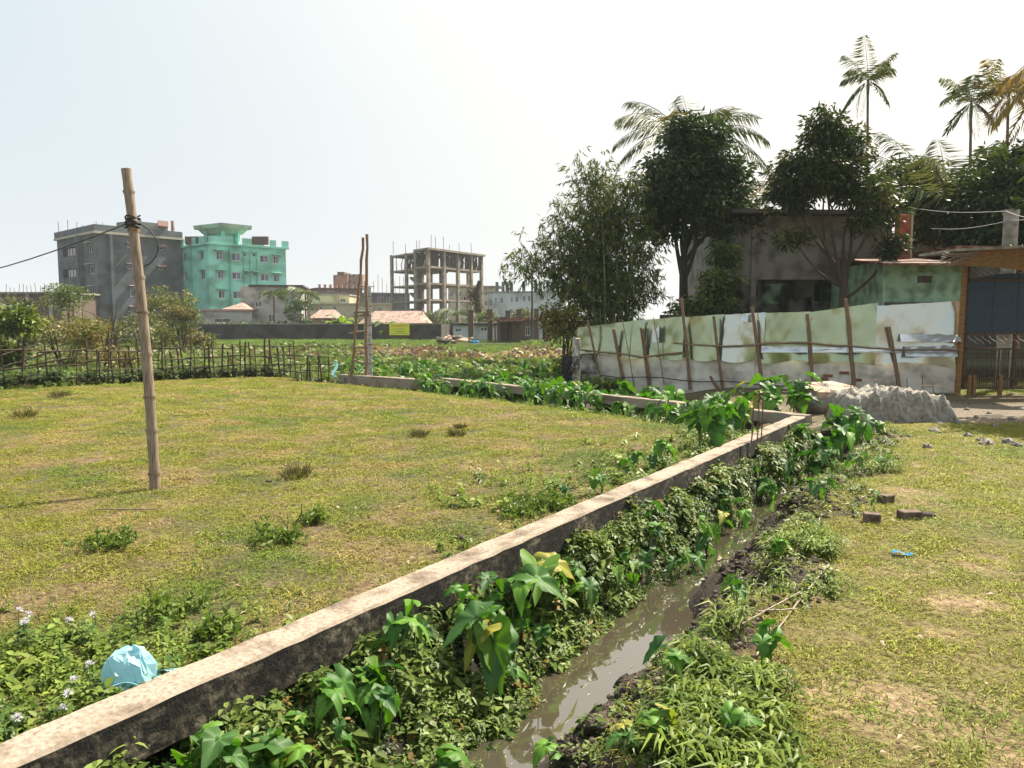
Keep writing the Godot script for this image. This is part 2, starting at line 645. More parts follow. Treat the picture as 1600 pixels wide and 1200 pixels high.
# ---------- the ground ----------
func spaced(lo: float, hi: float, near_lo: float, near_hi: float, fine: float) -> Array:
	var r := []
	var t := near_lo
	var st := fine
	var left := []
	while t > lo:
		st = fine + (near_lo - t) * 0.12
		t -= st
		left.append(t)
	left.reverse()
	r.append_array(left)
	t = near_lo
	while t < near_hi:
		r.append(t)
		t += fine
	while t < hi:
		r.append(t)
		t += fine + (t - near_hi) * 0.12
	r.append(hi)
	return r


func soil_colour(x: float, d: float, y: float) -> Color:
	var s := beam_s(x, d)
	var a := 0.5 + 0.5 * n2.get_noise_2d(x * 2.2, d * 2.2)
	var dry := Color(0.21, 0.155, 0.09)
	var green := Color(0.1, 0.105, 0.035)
	var col := dry.lerp(green, smoothstep(0.35, 0.75, a))
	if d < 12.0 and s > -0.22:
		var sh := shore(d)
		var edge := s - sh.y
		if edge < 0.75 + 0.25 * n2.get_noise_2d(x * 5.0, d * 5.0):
			return Color(0.024, 0.019, 0.014) if s < sh.x + 0.05 else Color(0.058, 0.043, 0.031)  # soil below the beam-side weeds is painted darker for their deep leaf shade
		var bare := smoothstep(0.28, 0.5, n1.get_noise_2d(x * 5.0 + 20.0, d * 5.0))
		return Color(0.2, 0.17, 0.07).lerp(Color(0.36, 0.27, 0.17), maxf(bare, bare_patch(x, d)))
	if y < -0.3:
		return Color(0.06, 0.055, 0.03)
	if x > 4.5 and d > 10.5 and d < 14.5:
		return Color(0.27, 0.235, 0.19)
	return col


func bare_patch(x: float, d: float) -> float:
	var b := 0.0
	for q in [[2.55, 4.25, 0.3, 0.18], [2.2, 3.8, 0.16, 0.08], [1.72, 4.4, 0.12, 0.1]]:
		var e := pow((x - q[0]) / q[2], 2.0) + pow((d - q[1]) / q[3], 2.0)
		b = maxf(b, 1.0 - smoothstep(0.35, 1.1, e + 1.1 * n3.get_noise_2d(x * 4.0, d * 4.0)))
	return b


func build_ground() -> void:
	var xs := spaced(-1600.0, 1600.0, -4.5, 6.0, 0.075)
	var ds := spaced(-600.0, 1900.0, 2.0, 12.0, 0.075)
	var b := MB.new()
	var w := xs.size()
	for d in ds:
		for x in xs:
			var y := ground_y(x, d)
			b.v.append(Vector3(x, y, -d))
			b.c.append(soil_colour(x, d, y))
	var h := ds.size()
	b.n.resize(b.v.size())
	for j in h:
		for i in w:
			var p := j * w + i
			var dx := b.v[j * w + mini(i + 1, w - 1)] - b.v[j * w + maxi(i - 1, 0)]
			var dd := b.v[mini(j + 1, h - 1) * w + i] - b.v[maxi(j - 1, 0) * w + i]
			b.n[p] = dx.cross(dd).normalized()
			if i < w - 1 and j < h - 1:
				b.ix.append_array([p, p + w + 1, p + 1, p, p + w, p + w + 1])
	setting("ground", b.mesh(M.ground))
	# water in the drain
	var q := MB.new()
	var rows := []
	var d2 := 1.0
	while d2 < 11.3:
		var sh := shore(d2)
		var row := []
		for sv in [sh.x - 0.12, (sh.x + sh.y) * 0.5, sh.y + 0.14]:
			row.append(Vector3(0.684 * d2 - 3.312 + sv / 0.8254, WATER, -d2))
		rows.append(row)
		d2 += 0.3
	q.grid(rows)
	setting("drain_water", q.mesh(M.water))


# ---------- ground beams ----------
func beam_mesh(a: Vector2, b: Vector2, top: float, wide: float, deep: float, side: float, sd: float, face := "beam_side") -> ArrayMesh:
	# A and B run along one top edge; the beam lies on the given side of it
	var dir := (b - a).normalized()
	var nrm := Vector2(-dir.y, dir.x) * side
	var ln := a.distance_to(b)
	var cnt := int(ln / 0.11) + 1
	var prof := [Vector2(0.0, -deep), Vector2(0.0, -0.012), Vector2(0.012, 0.0), Vector2(wide - 0.012, 0.0), Vector2(wide, -0.012), Vector2(wide, -deep)]
	var rings := []
	for i in cnt + 1:
		var t := ln * i / cnt
		var ring := []
		for k in prof.size():
			var pr: Vector2 = prof[k]
			var o := 0.006 * n3.get_noise_2d(t * 2.5 + sd, k * 7.0)
			var o2 := 0.008 * n3.get_noise_2d(t * 3.5 + sd, 50.0 + k * 3.0) + 0.01 * n1.get_noise_2d(t * 1.2, sd)
			if k == 1 or k == 2 or k == 3 or k == 4:
				var chip := n3.get_noise_2d(t * 1.9 + sd * 2.0, 90.0 + (0.0 if k < 3 else 30.0))
				o2 -= maxf(0.0, chip - 0.42) * 0.06
			var p: Vector2 = a + dir * t + nrm * (pr.x + o)
			ring.append(Vector3(p.x, top + pr.y + o2, -p.y))
		rings.append(ring)
	var tops := MB.new()
	var sides := MB.new()
	for i in cnt:
		for k in 6:
			var k2 := (k + 1) % 6
			var mb := tops if k == 1 or k == 2 or k == 3 else sides
			var q := [rings[i][k], rings[i][k2], rings[i + 1][k2], rings[i + 1][k]]
			if side < 0:
				mb.quad(q[0], q[1], q[2], q[3])
			else:
				mb.quad(q[3], q[2], q[1], q[0])
	for e in [0, cnt]:
		var r: Array = rings[e]
		for k in [1, 2, 3, 4]:
			if (e == 0) == (side < 0):
				sides.tri(r[0], r[k + 1], r[k])
			else:
				sides.tri(r[0], r[k], r[k + 1])
	var m := ArrayMesh.new()
	tops.add_to(m, M.beam_top)
	sides.add_to(m, M[face])
	return m


func stub(p: Vector2, parent: Node, top: float, bottom: float, wide: float, turn: float) -> void:
	var b := MB.new()
	b.cbox(Vector3(0, (top + bottom) * 0.5, 0), Vector3(wide, top - bottom, wide), 0.012)
	part("pier", b.mesh(M.beam_side), parent, Vector3(p.x, 0, -p.y), Basis(Vector3.UP, turn))


func rod(p: Vector3, top: Vector3, r := 0.006) -> MB:
	var b := MB.new()
	b.tube([p, p.lerp(top, 0.5) + Vector3(0.004, 0, 0.002), top], [r, r, r], 5)
	return b


func build_beams() -> void:
	# long beam beside the drain
	var d0 := 1.0
	var a := Vector2(0.684 * d0 - 3.312, d0)
	var long := thing("ground_beam", "long concrete ground beam with mouldy black side running along the muddy drain", "beam")
	part("beam_body", beam_mesh(a, CORNER, YB, 0.2, 0.2, 1.0, 3.0), long)
	var turn := -atan2(0.5646, 0.8254)
	for d in [2.6, 4.55, 6.6, 8.7, 10.9]:
		stub(Vector2(0.684 * d - 3.312 - 0.12, d), long, YB - 0.2, -0.75, 0.17, turn)
	var rp := gnd(1182, 688, YB)
	for k in [[-0.06, 0.0, 0.42], [0.02, -0.03, 0.62], [0.05, 0.02, 0.6], [-0.08, 0.06, 0.2]]:
		var q := Vector3(rp.x + k[0], YB - 0.01, rp.z + k[1])
		part("rebar", rod(q, q + Vector3(rr(-0.02, 0.02), k[2], rr(-0.02, 0.02)), 0.008).mesh(M.rusty_rod), long)
	# cross beam at the far side of the plot, standing clear on short piers
	var cross := thing("ground_beam", "dark concrete ground beam on short piers between the field and the tin fence", "beam")
	part("beam_body", beam_mesh(CORNER + Vector2(0.05, 0.12), BEND, YB, 0.19, 0.17, -1.0, 21.0, "beam_top"), cross)
	for t in [0.1, 0.26, 0.4, 0.52, 0.63, 0.75, 0.87, 0.96]:
		var p: Vector2 = CORNER.lerp(BEND, t) + Vector2(0.07, 0.1)
		stub(p, cross, YB - 0.17, -0.7, 0.2, atan2(6.17, 7.45))
	var back := thing("ground_beam", "pale concrete ground beam along the marsh under the bamboo scaffold", "beam")
	part("beam_body", beam_mesh(BEND + Vector2(-0.02, 0.02), BACK_END, 0.06, 0.2, 0.26, -1.0, 40.0, "beam_top"), back)
	for t in [0.15, 0.85]:
		stub(BEND.lerp(BACK_END, t) + Vector2(0.06, 0.1), back, -0.2, -0.8, 0.2, 0.6)


# ---------- buildings ----------
# front of a wall between A and B (A is the one that stands further left as one faces it), with real openings
func facade(b: MB, a: Vector3, e: Vector3, y0: float, y1: float, holes: Array, deep := 0.2) -> void:
	var ln := e.length()
	var ex := e / ln
	var nrm := ex.cross(Vector3.UP)
	var us := [0.0, ln]
	var ys := [y0, y1]
	for h in holes:
		us.append_array([h[0], h[2]])
		ys.append_array([h[1], h[3]])
	us.sort()
	ys.sort()
	for i in us.size() - 1:
		if us[i + 1] - us[i] < 0.001:
			continue
		for j in ys.size() - 1:
			if ys[j + 1] - ys[j] < 0.001:
				continue
			var um: float = (us[i] + us[i + 1]) * 0.5
			var ym: float = (ys[j] + ys[j + 1]) * 0.5
			var open := false
			for h in holes:
				if um > h[0] and um < h[2] and ym > h[1] and ym < h[3]:
					open = true
			if not open:
				b.quad(a + ex * us[i] + Vector3.UP * ys[j], a + ex * us[i + 1] + Vector3.UP * ys[j], a + ex * us[i + 1] + Vector3.UP * ys[j + 1], a + ex * us[i] + Vector3.UP * ys[j + 1])
	for h in holes:
		var q := [a + ex * h[0] + Vector3.UP * h[1], a + ex * h[2] + Vector3.UP * h[1], a + ex * h[2] + Vector3.UP * h[3], a + ex * h[0] + Vector3.UP * h[3]]
		for k in 4:
			var p1: Vector3 = q[k]
			var p2: Vector3 = q[(k + 1) % 4]
			b.quad(p1 - nrm * deep, p2 - nrm * deep, p2, p1)


func hole_px(a: Vector3, b: Vector3, x0: float, y0: float, x1: float, y1: float) -> Array:
	var m := (x0 + x1) * 0.5
	var my := (y0 + y1) * 0.5
	return [on_face(x0, my, a, b).x, on_face(m, y1, a, b).y, on_face(x1, my, a, b).x, on_face(m, y0, a, b).y]


func window(parent: Node, a: Vector3, e: Vector3, h: Array, awning: StandardMaterial3D = null, pale := false, bars := 2, deep := 0.2) -> void:
	var ex := e.normalized()
	var nrm := ex.cross(Vector3.UP)
	var bs := Basis(ex, Vector3.UP, nrm)
	var w: float = h[2] - h[0]
	var t: float = h[3] - h[1]
	var mid: Vector3 = a + ex * (h[0] + w * 0.5) + Vector3.UP * (h[1] + t * 0.5)
	var f := MB.new()
	var th := minf(0.09, w * 0.12)
	for s in [-1.0, 1.0]:
		f.box(Vector3(s * (w - th) * 0.5, 0, -deep * 0.45), Vector3(th, t, 0.08))
		f.box(Vector3(0, s * (t - th) * 0.5, -deep * 0.45), Vector3(w - 2.0 * th - 0.004, th, 0.08))
	for k in range(1, bars):
		f.box(Vector3(-w * 0.5 + w * k / bars, 0, -deep * 0.45), Vector3(th * 0.7, t - 2.0 * th - 0.004, 0.06))
	var o := part("window", f.mesh(M.window_bar if bars < 5 else M.rusty_rod), parent, mid, bs)
	var p := MB.new()
	p.box(Vector3(0, 0, -deep - 0.02), Vector3(w + 0.06, t + 0.06, 0.03))
	part("pane", p.mesh(M.window_glass), o)
	if pale:
		var p2 := MB.new()
		p2.box(Vector3(w * 0.18, 0, -deep + 0.04), Vector3(w * 0.5, t - th * 2.0, 0.02))
		part("pane", p2.mesh(M.window_glass_pale), o)
	if awning:
		var c := MB.new()
		c.box(Vector3(0, t * 0.5 + 0.16, 0.28), Vector3(w + 0.5, 0.09, 0.6), Basis(Vector3.RIGHT, 0.12))
		part("sunshade", c.mesh(awning), o)


func block(b: MB, c: Vector3, r: Vector3, l: Vector3, y0: float, y1: float) -> void:
	# solid four-sided block over the plan parallelogram with near corner c
	var k := r + l - c
	var q := [l, c, r, k]
	for i in 4:
		var p1: Vector3 = q[i]
		var p2: Vector3 = q[(i + 1) % 4]
		b.quad(p1 + Vector3.UP * y0, p2 + Vector3.UP * y0, p2 + Vector3.UP * y1, p1 + Vector3.UP * y1)
	b.quad(l + Vector3.UP * y1, c + Vector3.UP * y1, r + Vector3.UP * y1, k + Vector3.UP * y1)
	b.quad(l + Vector3.UP * y0, k + Vector3.UP * y0, r + Vector3.UP * y0, c + Vector3.UP * y0)


func flat(p: Vector3) -> Vector3:
	return Vector3(p.x, 0, p.z)


func rods_on(parent: Node, pts: Array, y: float, h: float, m: StandardMaterial3D, r := 0.04) -> void:
	for p in pts:
		part("starter_rod", rod(Vector3(p.x, y, p.z), Vector3(p.x + rr(-0.1, 0.1), y + h * rr(0.6, 1.2), p.z + rr(-0.1, 0.1)), r).mesh(m), parent)


func grey_building() -> void:
	var c := flat(at(149, 360, 100.0))
	var r := flat(at(281, 360, 109.0))
	var l := flat(at(88, 360, 110.0))
	var top := on_face(149.5, 364, c, r).y
	var o := thing("apartment_building", "slate grey four storey apartment building with small pink sunshades", "building", c)
	var z := func(x, y): return Vector2(60 + x / 6.667, 330 + y / 6.667)
	var hl := []
	var hr := []
	for q in [[250, 370, 440, 470], [258, 595, 450, 690], [262, 800, 455, 880]]:
		var p0: Vector2 = z.call(q[0], q[1])
		var p1: Vector2 = z.call(q[2], q[3])
		hl.append(hole_px(l, c, p0.x, p0.y, p1.x, p1.y))
	for q in [[516, 338, 560, 430], [532, 560, 580, 655], [548, 790, 590, 880], [560, 1000, 600, 1080]]:
		var p0: Vector2 = z.call(q[0], q[1])
		var p1: Vector2 = z.call(q[2], q[3])
		hl.append(hole_px(l, c, p0.x, p0.y, p1.x, p1.y))
	for q in [[925, 345, 975, 380], [1255, 375, 1300, 405], [930, 560, 975, 600], [1255, 585, 1300, 615], [960, 790, 1020, 890], [1265, 800, 1310, 830], [965, 1005, 1025, 1080], [1270, 1010, 1315, 1045]]:
		var p0: Vector2 = z.call(q[0], q[1])
		var p1: Vector2 = z.call(q[2], q[3])
		hr.append(hole_px(c, r, p0.x, p0.y, p1.x, p1.y))
	var bl := MB.new()
	facade(bl, l - c, c - l, MARSH, top, hl, 0.35)
	part("wall", bl.mesh(M.grey_paint), o)
	var br := MB.new()
	facade(br, Vector3.ZERO, r - c, MARSH, top, hr, 0.2)
	var k := r + l - c
	br.quad(r - c + Vector3.UP * MARSH, k - c + Vector3.UP * MARSH, k - c + Vector3.UP * top, r - c + Vector3.UP * top)
	br.quad(k - c + Vector3.UP * MARSH, l - c + Vector3.UP * MARSH, l - c + Vector3.UP * top, k - c + Vector3.UP * top)
	part("wall", br.mesh(M.grey_paint), o)
	for i in hl.size():
		window(o, l - c, c - l, hl[i], M.trim_cream if i > 2 else null, false, 6 if i < 3 else 2, 0.35)
	for h in hr:
		window(o, Vector3.ZERO, r - c, h, M.awning_pink, false, 1)
	# projecting bay with the wide windows is set off by a fin, the other face by a deep groove edge
	var ex := (c - l).normalized()
	var nl := ex.cross(Vector3.UP)
	var fin := MB.new()
	var fu := on_face(131, 420, l, c).x
	fin.box(l - c + ex * fu + nl * 0.35 + Vector3.UP * (top + MARSH) * 0.5, Vector3(0.5, top - MARSH - 0.1, 0.9), Basis(ex, Vector3.UP, nl))
	part("fin", fin.mesh(M.grey_paint), o)
	var ey := (r - c).normalized()
	var nr := ey.cross(Vector3.UP)
	var fin2 := MB.new()
	fin2.box(ey * on_face(172.5, 420, c, r).x + nr * 0.25 + Vector3.UP * (top + MARSH) * 0.5, Vector3(0.35, top - MARSH - 0.1, 0.7), Basis(ey, Vector3.UP, nr))
	part("fin", fin2.mesh(M.grey_paint), o)
	# parapet, trim and roof
	var pa := MB.new()
	var grow := (c - l).normalized() * 0.25 + (c - r).normalized() * 0.25
	block(pa, grow, r - c + ey * 0.25 - ex * -0.25, l - c - ex * 0.25 - ey * 0.25, top + 0.25, top + 1.1)
	part("parapet", pa.mesh(M.grey_paint), o)
	var tr := MB.new()
	block(tr, grow * 1.3, r - c + (ey + ex) * 0.33, l - c - (ex + ey) * 0.33, top - 0.02, top + 0.26)
	part("cornice", tr.mesh(M.trim_cream), o)
	var st := MB.new()
	var s0 := at(206, 352, 106.0) - c
	block(st, flat(s0), flat(at(262, 352, 110.0) - c), flat(at(182, 352, 108.0) - c), top + 1.0, top + 2.3)
	part("stair_house", st.mesh(M.grey_paint_pale), o)
	var lid := MB.new()
	block(lid, flat(at(247, 352, 105.6) - c), flat(at(263, 352, 107.0) - c), flat(at(246, 352, 108.5) - c), top + 1.6, top + 2.32)
	part("landing_slab", lid.mesh(M.awning_pink), o)
	var cl := MB.new()
	cl.box(flat(at(270, 355, 108.5) - c) + Vector3.UP * (top + 1.7), Vector3(0.35, 1.8, 0.35))
	part("column_stub", cl.mesh(M.tin_pink), o)
	var pts := []
	for px in [92, 106, 120, 128, 132, 150, 162]:
		pts.append(flat(at(px, 360, 107.0) - c))
	rods_on(o, pts, top + 0.7, 1.6, M.rusty_rod)


func teal_building() -> void:
	var c := flat(at(325, 380, 104.0))
	var r := flat(at(446, 380, 111.5))
	var l := flat(at(281, 380, 110.0))
	var top := on_face(325, 382, c, r).y
	var o := thing("apartment_building", "bright turquoise four storey apartment building with flared rooftop canopy", "building", c)
	var z := func(x, y): return Vector2(270 + x / 6.957, 340 + y / 6.957)
	var hr := []
	var hl := []
	var rows := [[470, 365, 545, 460, 1], [635, 385, 735, 470, 0], [945, 410, 1038, 490, 0], [1090, 418, 1150, 502, 1], [488, 580, 555, 668, 1], [642, 592, 742, 672, 0], [952, 610, 1046, 690, 0], [1096, 615, 1158, 700, 1], [495, 790, 568, 880, 1], [652, 798, 755, 882, 0], [958, 815, 1052, 890, 0], [770, 388, 792, 418, 2], [872, 392, 896, 424, 2], [785, 592, 806, 622, 2], [880, 598, 904, 630, 2], [793, 795, 820, 825, 2]]
	for q in rows:
		var p0: Vector2 = z.call(q[0], q[1])
		var p1: Vector2 = z.call(q[2], q[3])
		hr.append(hole_px(c, r, p0.x, p0.y, p1.x, p1.y))
	var left := [[112, 385, 148, 480, 0], [296, 370, 332, 460, 1], [126, 590, 160, 690, 0], [305, 580, 345, 672, 1], [135, 790, 165, 880, 0]]
	for q in left:
		var p0: Vector2 = z.call(q[0], q[1])
		var p1: Vector2 = z.call(q[2], q[3])
		hl.append(hole_px(l, c, p0.x, p0.y, p1.x, p1.y))
	var b := MB.new()
	facade(b, Vector3.ZERO, r - c, MARSH, top, hr)
	facade(b, l - c, c - l, MARSH, top, hl)
	var k := r + l - c
	b.quad(r - c + Vector3.UP * MARSH, k - c + Vector3.UP * MARSH, k - c + Vector3.UP * top, r - c + Vector3.UP * top)
	b.quad(k - c + Vector3.UP * MARSH, l - c + Vector3.UP * MARSH, l - c + Vector3.UP * top, k - c + Vector3.UP * top)
	part("wall", b.mesh(M.teal_paint), o)
	for i in hr.size():
		window(o, Vector3.ZERO, r - c, hr[i], M.teal_dark if rows[i][4] > 0 else null, rows[i][4] < 2, 1 if rows[i][4] == 2 else 2)
	for i in hl.size():
		window(o, l - c, c - l, hl[i], M.teal_dark if left[i][4] else null)
	var ey := (r - c).normalized()
	var ex := (c - l).normalized()
	var nr := ey.cross(Vector3.UP)
	var nl := ex.cross(Vector3.UP)
	for px in [359.5, 380.5, 390.5, 401.5]:
		var f := MB.new()
		var wd := 0.35 if px < 370 else 0.09  # the wide dark fin is added to give a recess its shade line
		f.box(ey * on_face(px, 430, c, r).x + nr * wd * 0.7 + Vector3.UP * (top + MARSH - 0.4) * 0.5, Vector3(wd * 0.7, top - MARSH - 0.5, wd * 1.4), Basis(ey, Vector3.UP, nr))
		part("fin" if px < 370 else "drain_pipe", f.mesh(M.teal_dark), o)
	var f3 := MB.new()
	f3.box(ex * on_face(300, 430, l, c).x + (l - c) + nl * 0.25 + Vector3.UP * (top + MARSH) * 0.5, Vector3(0.3, top - MARSH - 0.3, 0.5), Basis(ex, Vector3.UP, nl))
	part("fin", f3.mesh(M.teal_dark), o)
	var grow := (ex - ey) * 0.35
	var slab := MB.new()
	block(slab, grow, r - c + (ey + ex) * 0.35, l - c - (ex + ey) * 0.35, top, top + 0.25)
	part("roof", slab.mesh(M.teal_paint), o)
	# parapet pieces with gaps
	for q in [[0.0, 0.3, 0], [0.42, 0.7, 0], [0.78, 0.86, 0], [0.94, 1.03, 0], [0.0, 0.25, 1], [0.4, 0.62, 1], [0.8, 1.0, 1]]:
		var pb := MB.new()
		var e := (r - c) if q[2] == 0 else (l - c)
		var en := e.normalized()
		var nn := nr if q[2] == 0 else nl
		var ln: float = e.length() * (q[1] - q[0])
		pb.box(e * (q[0] + q[1]) * 0.5 + nn * 0.18 + Vector3.UP * (top + 0.7), Vector3(ln, 0.9, 0.2), Basis(en, Vector3.UP, en.cross(Vector3.UP)))
		part("parapet", pb.mesh(M.teal_paint), o)
	# stair house under a flared canopy
	var s := MB.new()
	var sc := flat(at(347, 372, 106.5) - c)
	var sr := flat(at(375, 372, 108.5) - c)
	var sl := flat(at(322, 372, 108.5) - c)
	block(s, sc, sr, sl, top + 0.2, top + 1.7)
	part("stair_house", s.mesh(M.teal_dark), o)
	for px in [322, 349, 371]:
		var q := MB.new()
		q.box(flat(at(px, 372, 106.3 if px == 349 else 107.8) - c) + Vector3.UP * (top + 1.2), Vector3(0.4, 2.4, 0.4))
		part("column", q.mesh(M.teal_paint), o)
	var cn := MB.new()
	var mid := (sr + sl) * 0.5
	var y0 := top + 1.75
	var y1 := top + 3.0
	var lo := []
	var hi := []
	for q in [sl, sc, sr, sr + sl - sc]:
		lo.append(mid + (q - mid) * 1.15 + Vector3.UP * y0)
		hi.append(mid + (q - mid) * 1.75 + Vector3.UP * y1)
	for i in 4:
		var j := (i + 1) % 4
		cn.quad(lo[i], lo[j], hi[j], hi[i])
		cn.quad(hi[i], hi[j], mid + (hi[j] - mid) * 0.96 + Vector3.UP * 0.01, mid + (hi[i] - mid) * 0.96 + Vector3.UP * 0.01)
	cn.quad(lo[0], lo[3], lo[2], lo[1])
	cn.quad(lo[0] + Vector3.UP * 0.5, lo[1] + Vector3.UP * 0.5, lo[2] + Vector3.UP * 0.5, lo[3] + Vector3.UP * 0.5)
	part("canopy", cn.mesh(M.roof_mint), o)
	for q in [[308, 371, 3.2], [407, 378, 2.2]]:
		var t := MB.new()
		t.box(flat(at(q[0], q[1], 107.0) - c) + Vector3.UP * (top + 0.8), Vector3(q[2], 1.1, 0.5))
		part("rooftop_brickwork", t.mesh(M.brick_dull), o)


func frame_building() -> void:
	var c := flat(at(669, 400, 140.0))
	var r := flat(at(752, 400, 155.0))
	var l := flat(at(612, 400, 152.0))
	var o := thing("unfinished_building", "bare concrete frame of an unfinished building with open stairs and bamboo props", "building", c)
	var e := (r - c)
	var g := (l - c)
	var ys := [MARSH]
	for py in [493.0, 467.0, 441.0, 415.0, 388.5]:
		ys.append(on_face(669, py, c, r).y)
	var turn := Basis(e.normalized(), Vector3.UP, e.normalized().cross(Vector3.UP))
	# slabs: the main bay and the lower stair wing
	for k in range(1, 6):
		var b := MB.new()
		var over := 0.25 if k == 5 else 0.04
		var y1: float = ys[k] + (0.15 if k == 5 else 0.0)
		block(b, -e * over * 0.12 - g * over * 0.2, e * (1.0 + over * 0.2) - g * over * 0.2, g * 0.34 - e * over * 0.12, y1 - 0.35, y1)
		part("slab", b.mesh(M.frame_concrete), o)
		var b2 := MB.new()
		var drop := 0.45 if k == 5 else 0.25
		block(b2, g * 0.345, g * 0.345 + e * 0.6, g * 1.06, y1 - 0.3 - drop, y1 - drop)
		part("slab", b2.mesh(M.frame_concrete), o)
	# columns
	for q in [[0, 0], [0.27, 0], [0.53, 0], [0.79, 0], [1, 0], [0, 0.33], [0.27, 0.34], [0.53, 0.34], [0.79, 0.34], [1, 0.34], [0, 0.58], [0, 1.0], [0.3, 0.7], [0.55, 0.99]]:
		var p: Vector3 = e * q[0] + g * q[1]
		var b := MB.new()
		var wd := 0.55 if q[1] < 0.5 else 0.5
		b.box(p + Vector3.UP * (ys[5] + MARSH) * 0.5, Vector3(wd, ys[5] - MARSH - (0.0 if q[1] < 0.5 else 0.4), wd), turn)
		part("column", b.mesh(M.frame_concrete), o)
	# stair flights between the wing columns
	for k in range(1, 5):
		var ya: float = ys[k] - 0.25
		var yb: float = ys[k + 1] - 0.25
		for s in 2:
			var p1: Vector3 = g * (0.37 if s == 0 else 0.57) + Vector3.UP * (ya if s == 0 else (ya + yb) * 0.5) + e * 0.08
			var p2: Vector3 = g * (0.57 if s == 0 else 0.37) + Vector3.UP * ((ya + yb) * 0.5 if s == 0 else yb) + e * 0.08
			var dir := (p2 - p1).normalized()
			var acr := e.normalized()
			var b := MB.new()
			b.box((p1 + p2) * 0.5 + acr * s * 1.3, Vector3((p2 - p1).length(), 0.3, 1.2), Basis(dir, acr.cross(dir) * -1.0, acr))
			part("stair_flight", b.mesh(M.frame_concrete), o)
	# inner walls
	for q in [[0.35, 0.34, 0.62]]:
		for k in [1, 2, 3]:
			var b := MB.new()
			b.box(e * (q[0] + q[2]) * 0.5 + g * 0.335 + Vector3.UP * ((ys[k] + ys[k + 1]) * 0.5 - 0.18), Vector3(e.length() * (q[2] - q[0]) * 0.4, ys[k + 1] - ys[k] - 0.4, 0.2), turn)
			part("infill_wall", b.mesh(M.plaster_grey), o)
	# bamboo props under the top slab
	var props := []
	for k in 6:
		var b := MB.new()
		b.tube([Vector3.ZERO, Vector3(rr(-0.2, 0.2), 1.3, rr(-0.1, 0.1)), Vector3(rr(-0.3, 0.3), 2.65, rr(-0.3, 0.3))], [0.085, 0.08, 0.07], 5)
		props.append(b.mesh(M.bamboo_grey))
	for i in 285:
		var q: Vector3
		if i < 150:
			q = e * rr(0.01, 0.99) + g * rr(-0.01, 0.06)
		elif i < 215:
			q = g * rr(0.02, 0.33) + e * rr(0.0, 0.2)
		else:
			q = g * rr(0.36, 1.0) + e * rr(0.0, 0.5)
		part("prop", props[i % 6], o, q + Vector3.UP * (ys[4] - (0.25 if i >= 215 else 0.0)), Basis(Vector3.UP, rr(0, TAU)))
	var pts := []
	for q in [[0.0, 0.3], [0.05, 0.0], [0.2, 0.1], [0.27, 0.0], [0.53, 0.2], [0.8, 0.0], [0.79, 0.3], [0.0, 0.6], [0.0, 0.95], [0.3, 0.7]]:
		pts.append(e * q[0] + g * q[1])
	rods_on(o, pts, ys[5] - 0.1, 2.4, M.rusty_rod, 0.05)


# a plain block with pixel-measured windows on its front; px0..px1 wide, top at py, standing at depth d
func simple_house(called: String, label: String, px0: float, px1: float, py: float, d: float, deep: float, m: StandardMaterial3D, wins: Array, roof: StandardMaterial3D = null, skew := 0.0, over := 0.15, group := "") -> Node3D:
	var a := flat(at(px0, py, d))
	var b := flat(at(px1, py, d + skew))
	var top := at((px0 + px1) * 0.5, py, d + skew * 0.5).y
	var o := thing(called, label, "building", a, 0.0, group)
	var e := b - a
	var ex := e.normalized()
	var nrm := ex.cross(Vector3.UP)
	var hs := []
	for q in wins:
		hs.append(hole_px(a, b, q[0], q[1], q[2], q[3]))
	var mb := MB.new()
	facade(mb, Vector3.ZERO, e, MARSH, top, hs)
	var back := -nrm * deep
	mb.quad(e + Vector3.UP * MARSH, e + back + Vector3.UP * MARSH, e + back + Vector3.UP * top, e + Vector3.UP * top)
	mb.quad(back + Vector3.UP * MARSH, Vector3.UP * MARSH, Vector3.UP * top, back + Vector3.UP * top)
	mb.quad(e + back + Vector3.UP * MARSH, back + Vector3.UP * MARSH, back + Vector3.UP * top, e + back + Vector3.UP * top)
	part("wall", mb.mesh(m), o)
	for h in hs:
		window(o, Vector3.ZERO, e, h)
	var rf := MB.new()
	rf.box(e * 0.5 + back * 0.5 + Vector3.UP * (top + 0.11), Vector3(e.length() + over * 2.0, 0.2, deep + over * 2.0), Basis(ex, Vector3.UP, nrm))
	part("roof", rf.mesh(roof if roof else m), o)
	o.set_meta("e", e)
	o.set_meta("back", back)
	o.set_meta("top", top)
	return o


